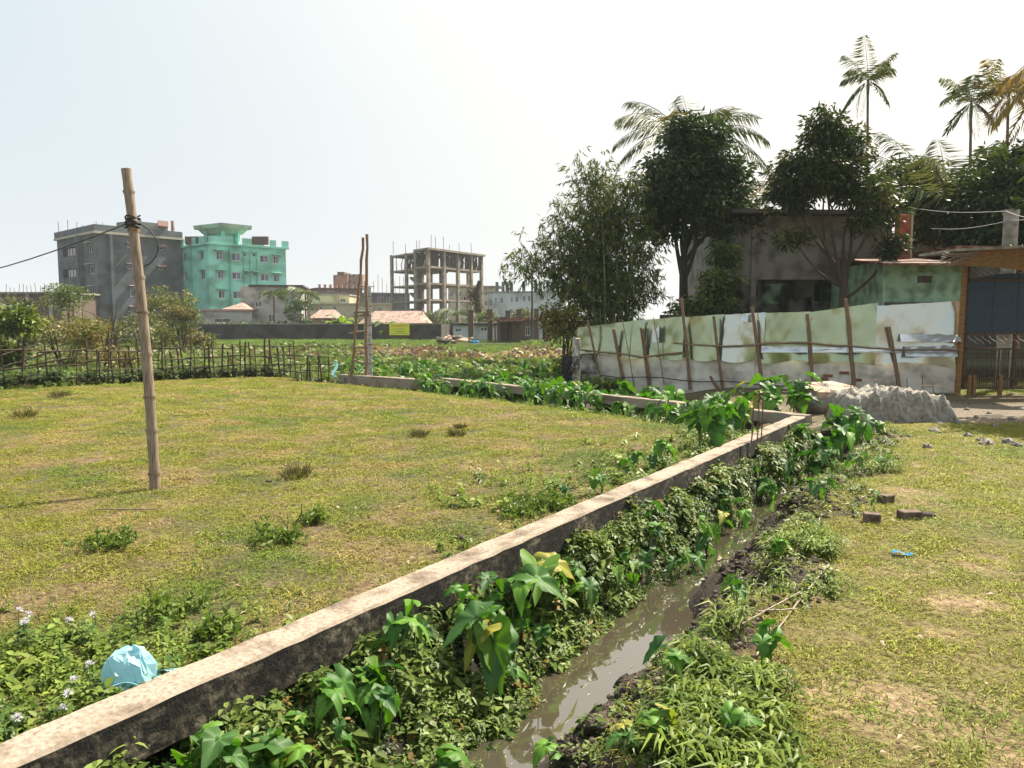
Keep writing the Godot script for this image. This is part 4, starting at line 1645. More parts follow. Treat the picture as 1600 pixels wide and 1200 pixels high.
	wbx.quad(Vector3(wx, -0.1, 0), Vector3(wx, -0.1, -4), Vector3(wx, wt, -4), Vector3(wx, wt, 0))
	wbx.quad(Vector3(0, -0.1, -4), Vector3(0, -0.1, 0), Vector3(0, wt, 0), Vector3(0, wt, -4))
	part("wall", wbx.mesh(M.green_wall), gx)
	for k in 5:
		var s := MB.new()
		s.box(Vector3(1.155, lerpf(at(0, 442, 21.0).y, at(0, 431, 21.0).y, (k + 0.5) / 5.0), -0.08), Vector3(0.41, 0.02, 0.06), Basis(Vector3.RIGHT, 0.5))
		part("vent_slat", s.mesh(M.board_grey), gx)
	var ve := MB.new()
	ve.box(Vector3(1.155, at(0, 436.5, 21.0).y, -0.17), Vector3(0.5, 0.3, 0.02))
	part("vent_back", ve.mesh(M.board_grey), gx)
	var bd := MB.new()
	bd.box(Vector3(0.03, wt * 0.5, 0.04), Vector3(0.09, wt, 0.06))
	bd.box(Vector3(wx * 0.5 + 0.05, wt - 0.32, 0.02), Vector3(wx - 0.1, 0.05, 0.04))
	part("corner_trim", bd.mesh(M.green_wall), gx)
	var ev := MB.new()
	ev.box(Vector3(wx * 0.5, wt + 0.12, -1.4), Vector3(wx + 0.5, 0.06, 4.0), Basis(Vector3.RIGHT, 0.12))
	part("roof", ev.mesh(M.tin_rust), gx)
	var lg := MB.new()
	lg.box(Vector3(wx * 0.45, at(0, 475, 21.0).y, 0.08), Vector3(wx * 0.85, 0.09, 0.16))
	part("ledge", lg.mesh(M.dark_wall), gx)
	# grey house with a soot-black ground floor
	var hd := 24.0
	var hx := thing("old_house", "old grey plastered house with soot-black lower wall and patches of green paint", "building", at(1146, 500, hd) * Vector3(1, 0, 1))
	var hw: float = at(1388, 500, hd).x - hx.position.x
	var ht: float = at(1146, 338, hd).y
	var mid: float = at(1146, 437, hd).y
	var up := MB.new()
	facade(up, Vector3.ZERO, Vector3(hw, 0, 0), mid, ht, [])
	up.quad(Vector3(0, -0.1, -7), Vector3(0, -0.1, 0), Vector3(0, ht, 0), Vector3(0, ht, -7))
	up.quad(Vector3(hw, -0.1, 0), Vector3(hw, -0.1, -7), Vector3(hw, ht, -7), Vector3(hw, ht, 0))
	up.quad(Vector3(0, ht, 0), Vector3(hw, ht, 0), Vector3(hw, ht, -7), Vector3(0, ht, -7))
	part("upper_wall", up.mesh(M.plaster_grey), hx)
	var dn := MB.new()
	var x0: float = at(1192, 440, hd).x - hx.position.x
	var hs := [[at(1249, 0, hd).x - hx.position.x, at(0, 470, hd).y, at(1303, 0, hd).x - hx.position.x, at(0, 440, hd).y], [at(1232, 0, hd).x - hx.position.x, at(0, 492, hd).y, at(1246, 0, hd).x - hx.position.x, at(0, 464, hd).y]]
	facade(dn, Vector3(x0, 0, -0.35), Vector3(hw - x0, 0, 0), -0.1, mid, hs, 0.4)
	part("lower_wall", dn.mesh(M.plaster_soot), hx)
	for q in [[1194, 443, 1247, 474], [1305, 441, 1362, 474]]:
		var gp := MB.new()
		var g0: float = at(q[0], 0, hd).x - hx.position.x
		var g1: float = at(q[2], 0, hd).x - hx.position.x
		gp.box(Vector3((g0 + g1) * 0.5, at(0, (q[1] + q[3]) * 0.5, hd).y, -0.33), Vector3(g1 - g0, at(0, q[1], hd).y - at(0, q[3], hd).y, 0.03))
		part("green_plaster", gp.mesh(M.green_soot), hx)
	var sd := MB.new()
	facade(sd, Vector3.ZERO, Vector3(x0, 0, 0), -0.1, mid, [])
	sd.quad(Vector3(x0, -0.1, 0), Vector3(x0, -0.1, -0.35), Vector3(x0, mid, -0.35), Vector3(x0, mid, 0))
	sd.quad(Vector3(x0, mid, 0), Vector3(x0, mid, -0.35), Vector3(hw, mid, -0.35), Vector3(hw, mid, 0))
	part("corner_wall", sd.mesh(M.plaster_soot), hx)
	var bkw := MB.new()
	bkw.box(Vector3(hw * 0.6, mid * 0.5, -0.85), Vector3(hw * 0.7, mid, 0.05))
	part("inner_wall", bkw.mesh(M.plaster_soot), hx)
	var cl := MB.new()
	cl.box(Vector3(at(1188, 0, hd).x - hx.position.x, ht * 0.5 + 0.7, 0.03), Vector3(0.16, ht - 1.5, 0.07))
	part("pilaster", cl.mesh(M.plaster_grey), hx)
	var rr2 := MB.new()
	rr2.box(Vector3(hw * 0.5, ht + 0.08, -3.3), Vector3(hw + 0.5, 0.12, 7.6), Basis(Vector3.BACK, -0.01))
	part("roof", rr2.mesh(M.dark_wall), hx)
	var bh := MB.new()
	bh.box(Vector3(-0.8, at(0, 495, hd - 1.0).y, 0.9), Vector3(3.2, 0.12, 0.7))
	bh.box(Vector3(-0.8, at(0, 495, hd - 1.0).y * 0.5 - 0.1, 0.9), Vector3(3.0, at(0, 495, hd - 1.0).y, 0.5))
	part("dark_plinth", bh.mesh(M.dark_wall), hx)
	# red pillar, chimney column, grey tin hut among the trees
	var rp := thing("red_pillar", "red painted pillar with pale edge showing between the trees", "pillar", at(1392, 500, 23.0) * Vector3(1, 0, 1))
	var rb := MB.new()
	var rt: float = at(1395, 336, 23.0).y
	rb.cbox(Vector3(0.22, rt * 0.5, 0), Vector3(0.32, rt, 0.3), 0.015)
	part("shaft", rb.mesh(M.red_paint), rp)
	var re := MB.new()
	re.cbox(Vector3(0.43, rt * 0.5, 0.02), Vector3(0.07, rt, 0.28), 0.01)
	part("pale_edge", re.mesh(M.cream_wall), rp)
	var bw := MB.new()
	bw.box(Vector3(-0.1, rt * 0.42, -0.1), Vector3(0.28, rt * 0.84, 0.2))
	part("brick_side", bw.mesh(M.brick_dull), rp)
	var ck := thing("concrete_column", "round-topped grey concrete column rising behind the gate canopy", "column", at(1571, 500, 17.5) * Vector3(1, 0, 1))
	var kt: float = at(1571, 327, 17.5).y
	var cb := MB.new()
	cb.tube([Vector3(0, 0, 0), Vector3(0, kt - 0.14, 0), Vector3(0, kt - 0.13, 0), Vector3(0, kt - 0.02, 0), Vector3(0, kt, 0)], [0.15, 0.15, 0.165, 0.165, 0.13], 14)
	part("shaft", cb.mesh(M.concrete), ck)
	simple_house("added_shade_shed", "dark added shed standing in for the shade behind the blue gate", 1500, 1720, 397, 21.5, 3.0, M.dark_wall, [], M.tin_rust, 0.0, 0.2)  # dark backing added for the tree shade seen through the gate grilles
	simple_house("tin_hut", "bluish tin hut half hidden behind the coconut palm", 1412, 1545, 375, 27.0, 4.0, M.white_wall, [[1492, 360, 1500, 392]], M.tin_rust, 0.0, 0.3)
	# wires in front of the trees
	for q in [[1420, 324, 1572, 330, 23.0, 17.4], [1455, 357, 1572, 346, 22.0, 17.4], [1572, 330, 1640, 338, 17.4, 16.0], [1572, 343, 1640, 330, 17.4, 16.0], [1578, 382, 1640, 415, 17.0, 14.5]]:
		var a := at(q[0], q[1], q[4])
		var b := at(q[2], q[3], q[5])
		var mb := MB.new()
		var pts := []
		var rs := []
		for k in 9:
			pts.append(a.lerp(b, k / 8.0) - Vector3.UP * 0.08 * sin(PI * k / 8.0))
			rs.append(0.007)
		mb.tube(pts, rs, 4)
		solo("wire", mb.mesh(M.pale_wire), "thin pale wire strung from the grey concrete column", "wire", Vector3.ZERO, Basis(), "wires at the concrete column")


# ---------- trees ----------
# blobs: [centre, radii, leaves]
func crown(blobs: Array, ln: float, w: float, cols: Array, clump := 0.4, droop := 0.5, m: StandardMaterial3D = null, per := 26) -> ArrayMesh:
	var b := MB.new()
	for q in blobs:
		var left := int(q[2] * 1.5)
		while left > 0:
			var dir := rvec().normalized()
			var c: Vector3 = q[0] + dir * q[1] * pow(rng.randf(), 0.42)
			var tone: Color = cols[rng.randi() % cols.size()]
			var vary := rr(0.75, 1.25)
			var size := rr(0.6, 1.3) * clump
			for k in per:
				var o := rvec().normalized() * size * pow(rng.randf(), 0.5)
				o.y *= 0.65
				var ld := (o.normalized() * 0.8 + rvec(0.5) + Vector3.DOWN * droop).normalized()
				var sd := ld.cross(rvec()).normalized()
				b.col = Color(tone.r * vary, tone.g * vary, tone.b * vary) * rr(0.75, 1.25)
				b.card(c + o, ld, sd, ln * rr(0.7, 1.4), w * rr(0.9, 1.5))
			left -= per
	return b.mesh(m if m else M.tree_leaf)


func limb(b: MB, p: Vector3, q: Vector3, r0: float, r1: float, sag := 0.15, cnt := 6) -> void:
	var pts := []
	var rs := []
	var off := rvec(sag)
	for k in cnt + 1:
		var t := float(k) / cnt
		pts.append(p.lerp(q, t) + off * sin(t * PI) + (rvec(0.02) if k > 0 and k < cnt else Vector3.ZERO))
		rs.append(lerpf(r0, r1, t))
	b.tube(pts, rs, 7, false)


func leafy_tree(called: String, label: String, base: Vector3, fork: Vector3, blobs: Array, r: float, ln: float, w: float, cols: Array, clump := 0.4, droop := 0.5, category := "tree") -> Node3D:
	var o := thing(called, label, category, base)
	var t := MB.new()
	var f := fork - base
	t.tube([Vector3.ZERO, f * 0.1 + rvec(0.02), f * 0.5 + rvec(r), f], [r * 1.35, r * 1.05, r * 0.85, r * 0.75], 9)
	part("trunk", t.mesh(M.bark), o)
	for q in blobs:
		var l := MB.new()
		limb(l, f * rr(0.62, 1.0), q[0] - base, r * 0.45, r * 0.12, r * 2.2, 8)
		for k in 4:
			limb(l, f.lerp(q[0] - base, rr(0.5, 0.9)), q[0] - base + rvec().normalized() * q[1] * 0.8, r * 0.22, r * 0.05, r * 0.6, 4)
		part("limb", l.mesh(M.bark), o)
	var rel := []
	for q in blobs:
		rel.append([q[0] - base, q[1], q[2]])
	part("crown", crown(rel, ln, w, cols, clump, droop), o)
	return o


func frond(length: float, rise: float, droop: float, leaflets: int, leaf_len: float, col: Color, ragged := 0.2) -> ArrayMesh:
	# along +x, arching up then down
	var b := MB.new()
	var pts := []
	var rs := []
	for k in 9:
		var t := k / 8.0
		pts.append(Vector3(length * (t - 0.12 * droop * t * t), length * (rise * t - droop * t * t), 0))
		rs.append(lerpf(0.03, 0.006, t) * length / 3.0)
	b.col = Color(col.r * 1.2, col.g * 0.95, col.b)
	b.tube(pts, rs, 4, false)
	for k in leaflets:
		var t := 0.1 + 0.9 * k / leaflets
		var f := t * 8.0
		var i := mini(int(f), 7)
		var p: Vector3 = pts[i].lerp(pts[i + 1], f - i)
		var along: Vector3 = (pts[i + 1] - pts[i]).normalized()
		for s in [-1.0, 1.0]:
			if rng.randf() < ragged * 0.4:
				continue
			var ll := leaf_len * (0.45 + 0.9 * sin(PI * clampf(t * 0.85 + 0.1, 0, 1))) * rr(0.8, 1.15)
			var dir: Vector3 = (along * 0.55 + Vector3(0, -0.25 - 0.5 * rng.randf() - droop * t * 0.6, s * 0.9) + rvec(ragged * 0.4)).normalized()
			var sd := along.cross(Vector3.UP).cross(dir).normalized()
			b.col = col * rr(0.75, 1.25)
			b.leaf(p, dir, sd, ll, leaf_len * (0.075 if length > 2.2 else 0.11), 0.6)
	return b.mesh(M.palm_leaf)


func palm(called: String, label: String, base: Vector3, top: Vector3, r: float, fr: Array, length: float, leaf_len: float, cols: Array, group := "", crownshaft := false) -> Node3D:
	# fr: [turn, rise, droop, length scale]
	var o := thing(called, label, "palm tree", base, 0.0, group)
	var t := MB.new()
	var pts := []
	var rs := []
	var f := top - base
	var cnt := 24
	for k in cnt + 1:
		var u := float(k) / cnt
		pts.append(Vector3(f.x * u * u, f.y * u, f.z * u * u))
		rs.append(r * lerpf(1.25, 0.8, u) * (1.05 if k % 2 else 0.96))
	t.tube(pts, rs, 8)
	part("trunk", t.mesh(M.palm_bark), o)
	if crownshaft:
		var cs := MB.new()
		cs.col = Color(0.12, 0.2, 0.05)
		cs.tube([f - Vector3.UP * 0.1, f + Vector3.UP * 0.25, f + Vector3.UP * 0.6], [r * 1.0, r * 1.15, r * 0.5], 8)
		part("crownshaft", cs.mesh(M.palm_leaf), o)
	for q in fr:
		var col: Color = cols[rng.randi() % cols.size()]
		var mb := frond(length * q[3], q[1], q[2], int(26 * (1.0 if length < 2.2 else 1.7)), leaf_len, col)
		part("frond", mb, o, f + Vector3.UP * (0.5 if crownshaft else 0.0), Basis(Vector3.UP, q[0]))
	return o


func build_trees() -> void:
	var dark := [Color(0.026, 0.05, 0.013), Color(0.036, 0.064, 0.017), Color(0.052, 0.078, 0.022)]
	var mid := [Color(0.05, 0.085, 0.022), Color(0.075, 0.11, 0.03), Color(0.1, 0.12, 0.036)]
	var yellow := [Color(0.17, 0.19, 0.04), Color(0.12, 0.16, 0.036), Color(0.2, 0.17, 0.05)]
	# tall round mango behind the tin fence
	var d := 25.0
	var p := func(x, y, dd := 0.0): return at(x, y, 25.0 + dd)
	leafy_tree("mango_tree", "tall dark mango tree with rounded crown rising behind the tin fence", Vector3(at(1066, 500, d).x, -0.1, -d), at(1068, 400, d), [[p.call(1085, 240), Vector3(1.25, 1.0, 1.2), 3600], [p.call(1045, 285, -0.3), Vector3(1.0, 1.0, 1.1), 2600], [p.call(1120, 290, 0.2), Vector3(1.1, 1.0, 1.2), 2900], [p.call(1085, 328), Vector3(1.4, 0.8, 1.3), 2400], [p.call(1030, 345, 0.3), Vector3(0.7, 0.7, 0.8), 1200], [p.call(1146, 345, -0.4), Vector3(0.75, 0.8, 0.9), 1400], [p.call(1075, 205), Vector3(0.7, 0.5, 0.7), 1300]], 0.17, 0.2, 0.062, dark, 0.34, 0.45)
	# lower dark tree beside the old house
	leafy_tree("dark_shrub_tree", "low dense dark tree between the mango tree and the old grey house", Vector3(at(1112, 500, 23.4).x, -0.1, -23.4), at(1112, 470, 23.4), [[at(1122, 445, 23.3), Vector3(0.5, 0.5, 0.6), 800], [at(1134, 400, 23.6), Vector3(0.35, 0.5, 0.5), 450], [at(1095, 482, 23.0), Vector3(0.9, 0.3, 0.7), 800], [at(1126, 470, 23.2), Vector3(0.45, 0.5, 0.6), 700]], 0.1, 0.18, 0.06, [mid[0], mid[1], yellow[1]], 0.3)
	# mango in front of the old house, orange flush
	var d2 := 21.5
	var flush := [dark[0], dark[1], dark[1], dark[2], Color(0.1, 0.09, 0.03)]
	leafy_tree("mango_tree", "broken-topped mango tree with reddish young leaves in front of the old grey house", Vector3(at(1325, 500, d2).x, -0.1, -d2), at(1318, 405, d2), [[at(1290, 205, d2), Vector3(0.55, 0.75, 0.6), 1300], [at(1325, 235, d2 + 0.4), Vector3(0.7, 0.7, 0.7), 1300], [at(1245, 265, d2 - 0.3), Vector3(0.6, 0.55, 0.7), 1100], [at(1290, 275, d2), Vector3(1.0, 0.5, 0.9), 1700], [at(1235, 305, d2 + 0.2), Vector3(0.75, 0.4, 0.7), 1000], [at(1345, 300, d2 - 0.2), Vector3(0.8, 0.5, 0.8), 1300], [at(1382, 325, d2 + 0.3), Vector3(0.5, 0.55, 0.6), 800], [at(1350, 345, d2 - 0.4), Vector3(0.45, 0.3, 0.5), 350], [at(1240, 370, d2 - 0.6), Vector3(0.45, 0.2, 0.4), 300], [at(1395, 385, d2 - 0.1), Vector3(0.3, 0.4, 0.4), 400]], 0.12, 0.18, 0.05, flush, 0.26, 0.4)
	leafy_tree("flowering_tree", "tree with yellowish flowering crown between the mango and the coconut palm", Vector3(at(1425, 500, 25.5).x, -0.1, -25.5), at(1425, 350, 25.5), [[at(1420, 275, 25.5), Vector3(1.0, 0.55, 0.9), 1900], [at(1395, 300, 25.0), Vector3(0.8, 0.8, 0.8), 1500], [at(1440, 320, 25.2), Vector3(1.0, 0.9, 0.9), 2000], [at(1465, 350, 25.6), Vector3(0.9, 0.7, 0.9), 1300], [at(1500, 320, 26.0), Vector3(0.9, 0.9, 0.9), 1300]], 0.1, 0.17, 0.06, [mid[0], mid[1], Color(0.11, 0.1, 0.03)], 0.3)
	leafy_tree("shade_tree", "large dark shade tree spreading behind the gate and the concrete column", Vector3(at(1625, 500, 24.0).x, -0.1, -24.0), at(1615, 400, 24.0), [[at(1590, 300, 24.0), Vector3(1.7, 1.1, 1.6), 3600], [at(1545, 345, 23.5), Vector3(1.3, 1.0, 1.2), 2600], [at(1640, 320, 24.0), Vector3(1.6, 1.4, 1.6), 3000], [at(1575, 255, 24.4), Vector3(0.9, 0.6, 0.9), 1400], [at(1520, 300, 24.6), Vector3(0.8, 0.7, 0.9), 1200], [at(1660, 260, 24.0), Vector3(1.4, 1.2, 1.5), 2400]], 0.24, 0.2, 0.065, dark, 0.36)
	# trees beside the path beyond the frame edge: their shade falls before the gate
	leafy_tree("path_tree", "leafy tree beside the yard in front of the gate", Vector3(10.7, -0.1, -13.7), Vector3(10.6, 2.4, -13.7), [[Vector3(10.15, 4.2, -13.6), Vector3(1.1, 0.9, 1.1), 1700], [Vector3(9.9, 3.6, -12.9), Vector3(0.7, 0.5, 0.8), 700], [Vector3(11.3, 4.6, -14.0), Vector3(1.2, 0.9, 1.3), 1800], [Vector3(10.9, 3.9, -12.6), Vector3(1.0, 0.7, 1.0), 1100]], 0.15, 0.2, 0.07, dark, 0.36)
	bamboo_clump()
	# palms
	var green := [Color(0.07, 0.1, 0.035), Color(0.09, 0.12, 0.04)]
	var gold := [Color(0.3, 0.2, 0.05), Color(0.22, 0.17, 0.05)]
	var fr := []
	for q in [[0.15, 1.05, 0.7, 1.0], [0.0, 0.5, 0.8, 1.1], [-0.25, 0.75, 0.8, 1.05], [0.7, 1.2, 0.6, 1.0], [1.5, 1.35, 0.5, 1.0], [2.5, 1.25, 0.6, 1.0], [2.95, 1.05, 0.75, 1.05], [3.15, 0.75, 0.8, 1.1], [3.4, 0.5, 0.8, 1.1], [4.2, 0.9, 0.7, 0.9], [5.0, 0.9, 0.7, 0.9], [3.05, 0.9, 0.65, 1.0]]:
		fr.append(q)
	var pt := at(1080, 222, 33.0)
	palm("coconut_palm", "coconut palm whose fronds spread out behind the tall round mango tree", Vector3(pt.x + 0.3, -0.3, pt.z), pt, 0.14, fr, 3.3, 0.7, [green[0], green[1], green[1], gold[1]])
	var pt1 := at(1232, 300, 30.0)
	palm("coconut_palm", "half hidden coconut palm with drooping fronds between the two mango trees", Vector3(pt1.x, -0.3, pt1.z), pt1, 0.13, [[0.4, 0.7, 0.7, 0.9], [1.4, 0.9, 0.5, 0.9], [2.2, 0.8, 0.7, 1.0], [3.0, 0.5, 0.8, 1.0], [3.5, 0.2, 0.7, 0.9], [5.2, 0.6, 0.8, 0.9]], 2.6, 0.6, [green[1], gold[1]])
	var pt2 := at(1482, 318, 24.3)
	var fr2 := [[0.2, 0.75, 0.6, 1.0], [0.7, 1.0, 0.45, 1.0], [1.2, 1.2, 0.4, 1.1], [1.8, 1.25, 0.4, 1.15], [2.3, 1.1, 0.45, 1.1], [2.8, 0.8, 0.6, 1.0], [3.3, 0.7, 0.75, 1.0], [3.9, 1.0, 0.6, 0.9], [4.7, 1.1, 0.6, 0.9], [5.5, 0.9, 0.6, 0.9], [0.0, 0.45, 0.6, 0.95], [3.0, 0.4, 0.8, 0.9]]
	var cp := palm("coconut_palm", "stout coconut palm with upright fronds and thick trunk beside the gate", Vector3(pt2.x + 0.25, -0.2, pt2.z), pt2, 0.26, fr2, 3.0, 0.62, [green[0], green[1], Color(0.13, 0.15, 0.07)])
	var sheath := MB.new()
	sheath.tube([Vector3(0.1, 3.0, 0.5), Vector3(0.15, 4.0, 0.5), Vector3(0.2, 4.6, 0.45), Vector3(0.2, 4.9, 0.35)], [0.2, 0.26, 0.2, 0.05], 10)
	part("dead_sheath", sheath.mesh(M.palm_bark), cp)
	for q in [[1356, 145, 36.0, 0.0], [1517, 180, 33.0, 0.7], [1575, 168, 32.0, 1.4]]:
		var t := at(q[0], q[1], q[2])
		var fa := []
		for k in 9:
			fa.append([q[3] + k * TAU / 9.0 + rr(-0.15, 0.15), rr(0.8, 1.2) if k % 3 else 1.7, rr(0.6, 0.85), rr(0.85, 1.1)])
		for k in 3:
			fa.append([rr(0, TAU), -0.3, 0.75, 0.8])
		var lab: String = ["tall slender areca palm standing alone above the broken-topped mango tree", "areca palm with hanging dry leaves above the coconut palm", "areca palm with golden fronds behind the shade tree"][int(q[3] / 0.65)]
		palm("areca_palm", lab, Vector3(t.x + 0.2, -0.3, t.z), t, 0.065, fa, 1.45, 0.5, gold if q[3] > 1.0 else green, "", true)
	# palm outside the frame that reaches in with golden fronds
	var pt3 := at(1712, 95, 24.0)
	palm("coconut_palm", "tall coconut palm with golden fronds beyond the shade tree", Vector3(pt3.x + 0.4, -0.3, pt3.z), pt3, 0.15, [[2.6, 0.35, 0.9, 1.0], [2.95, 0.6, 0.85, 1.0], [3.3, 0.15, 0.9, 1.1], [3.7, 0.5, 0.8, 1.0], [1.8, 0.7, 0.6, 1.0], [0.6, 0.6, 0.7, 1.0], [5.2, 0.6, 0.7, 1.0], [0.0, 0.5, 0.7, 1.0], [4.4, 0.5, 0.7, 1.0]], 2.9, 0.7, gold)
	far_plants(mid, yellow, dark)


func bamboo_clump() -> void:
	var d := 23.5
	var base := Vector3(at(955, 500, d).x, -0.15, -d)
	var o := thing("bamboo_clump", "feathery bamboo clump leaning out over the marsh behind the tin fence", "bamboo", base)
	var leaves := MB.new()
	var tips := [[875, 330], [900, 290], [915, 262], [930, 285], [945, 300], [960, 320], [975, 290], [990, 300], [1005, 330], [865, 385], [845, 425], [810, 405], [795, 420], [830, 385], [885, 400], [905, 360], [925, 340], [950, 370], [985, 370], [1010, 400], [1025, 370], [900, 430], [930, 420], [960, 430], [1000, 450], [1030, 440], [880, 450], [915, 395], [940, 330], [970, 345], [860, 355], [890, 330]]
	var cols := [Color(0.08, 0.11, 0.03), Color(0.11, 0.145, 0.04), Color(0.16, 0.17, 0.05), Color(0.06, 0.085, 0.028)]
	var done := 0
	for q in tips:
		var tip := at(q[0], q[1], d + rr(-1.0, 1.2)) - base
		var foot := Vector3(rr(-0.7, 0.7), 0, rr(-0.6, 0.6))
		var pts := []
		var rs := []
		var cnt := 12
		var peak := Vector3(lerpf(foot.x, tip.x, 0.35), tip.y * 1.05, lerpf(foot.z, tip.z, 0.35))
		for k in cnt + 1:
			var t := float(k) / cnt
			pts.append(foot.lerp(peak, t).lerp(peak.lerp(tip, t), t))
			rs.append(lerpf(0.035, 0.006, t))
		var b := MB.new()
		b.tube(pts, rs, 6)
		part("culm", b.mesh(M.stalk), o)
		# hanging sprays
		var per := 88
		for k in per:
			var t := pow(rng.randf(), 0.55) * 0.92 + 0.08
			var f := t * cnt
			var i := mini(int(f), cnt - 1)
			var c: Vector3 = pts[i].lerp(pts[i + 1], f - i) + rvec(0.42)
			if c.y < 0.3:
				continue
			leaves.col = cols[rng.randi() % 4]
			var tone := leaves.col
			var way := (rvec() + Vector3.DOWN * 0.3).normalized()
			for j in 8:
				var dir := (way * 0.6 + rvec(0.6) + Vector3.DOWN * 0.55).normalized()
				leaves.col = tone * rr(0.7, 1.3)
				leaves.leaf(c + way * j * 0.045, dir, dir.cross(rvec()).normalized(), rr(0.16, 0.28), rr(0.03, 0.048), 0.5)
			done += 1
	part("foliage", leaves.mesh(M.tree_leaf), o)


func bush(called: String, label: String, px: float, py: float, d: float, w: float, h: float, cols: Array, leaves: int, ln := 0.16, group := "", category := "bush") -> void:
	var c := at(px, py, d)
	var b := Vector3(c.x, MARSH, c.z)
	var o := thing(called, label, category, b, 0.0, group)
	var st := MB.new()
	for k in 6:
		limb(st, Vector3(rr(-0.1, 0.1), 0, rr(-0.1, 0.1)), Vector3(rr(-w, w) * 0.6, c.y - MARSH + rr(-0.2, 0.6) * h, rr(-w, w) * 0.5), 0.04, 0.012, 0.1)
	part("stem", st.mesh(M.bark), o)
	var bl := []
	for k in 5:
		var low := (c.y - MARSH) * rr(0.25, 0.6) if k % 2 else c.y - MARSH + rr(-0.5, 0.5) * h
		bl.append([Vector3(rr(-0.8, 0.8) * w, low, rr(-0.5, 0.5) * w), Vector3(w * 0.65, maxf(h * 0.55, (c.y - MARSH) * 0.25), w * 0.6), leaves / 4])
	part("crown", crown(bl, ln, ln * 0.4, cols, 0.3, 0.25), o)


func bare_tree(label: String, px: float, py: float, d: float, h: float, spread: float) -> void:
	var b := Vector3(at(px, py, d).x, MARSH, -d)
	var o := thing("bare_tree", label, "tree", b)
	var t := MB.new()
	t.tube([Vector3.ZERO, Vector3(0.05, h * 0.4, 0), Vector3(-0.02, h * 0.75, 0.05), Vector3(0.1, h, 0)], [0.09, 0.07, 0.05, 0.02], 7)
	part("trunk", t.mesh(M.bark), o)
	for k in 14:
		var l := MB.new()
		var y := h * rr(0.2, 0.85)
		var q := Vector3(rr(-1, 1) * spread, y + rr(0.1, 0.5) * h, rr(-1, 1) * spread)
		limb(l, Vector3(0, y, 0), q, 0.03, 0.008, 0.12, 5)
		for j in 3:
			var s := Vector3(0, y, 0).lerp(q, rr(0.4, 0.9))
			limb(l, s, s + Vector3(rr(-0.5, 0.5), rr(0.0, 0.5), rr(-0.4, 0.4)) * spread * 0.6, 0.012, 0.005, 0.05, 3)
		part("limb", l.mesh(M.bamboo_grey), o)


func banana(label: String, px: float, py: float, d: float, h: float, n: int) -> void:
	var b := Vector3(at(px, py, d).x, MARSH, -d)
	var o := thing("banana_plant", label, "banana plant", b, 0.0, "banana plants behind the wall")
	var t := MB.new()
	t.tube([Vector3.ZERO, Vector3(0.03, h * 0.5, 0), Vector3(0, h, 0)], [0.13, 0.11, 0.07], 8)
	part("trunk", t.mesh(M.stalk), o)
	for k in n:
		var yaw := TAU * k / n + rr(-0.4, 0.4)
		var ln := rr(1.5, 2.2)
		var rise := rr(0.5, 1.3)
		var mb := MB.new()
		mb.col = Color(0.1, 0.17, 0.045) * rr(0.7, 1.3) if k % 3 else Color(0.26, 0.34, 0.06)
		for s in [-1.0, 1.0]:
			var rows := []
			for j in 9:
				var u := j / 8.0
				var mid := Vector3(ln * u * (1.0 - 0.25 * u), ln * (rise * u - 0.85 * u * u), 0)
				var wd := 0.33 * sin(PI * pow(u * 0.95 + 0.03, 0.7)) + 0.01
				rows.append([mid, mid + Vector3(0, -0.07 * absf(s) - 0.05 * (j % 2), s * wd)])
			if s > 0:
				rows.reverse()
			mb.grid(rows)
		part("leaf", mb.mesh(M.taro), o, Vector3(0, h, 0), Basis(Vector3.UP, yaw))


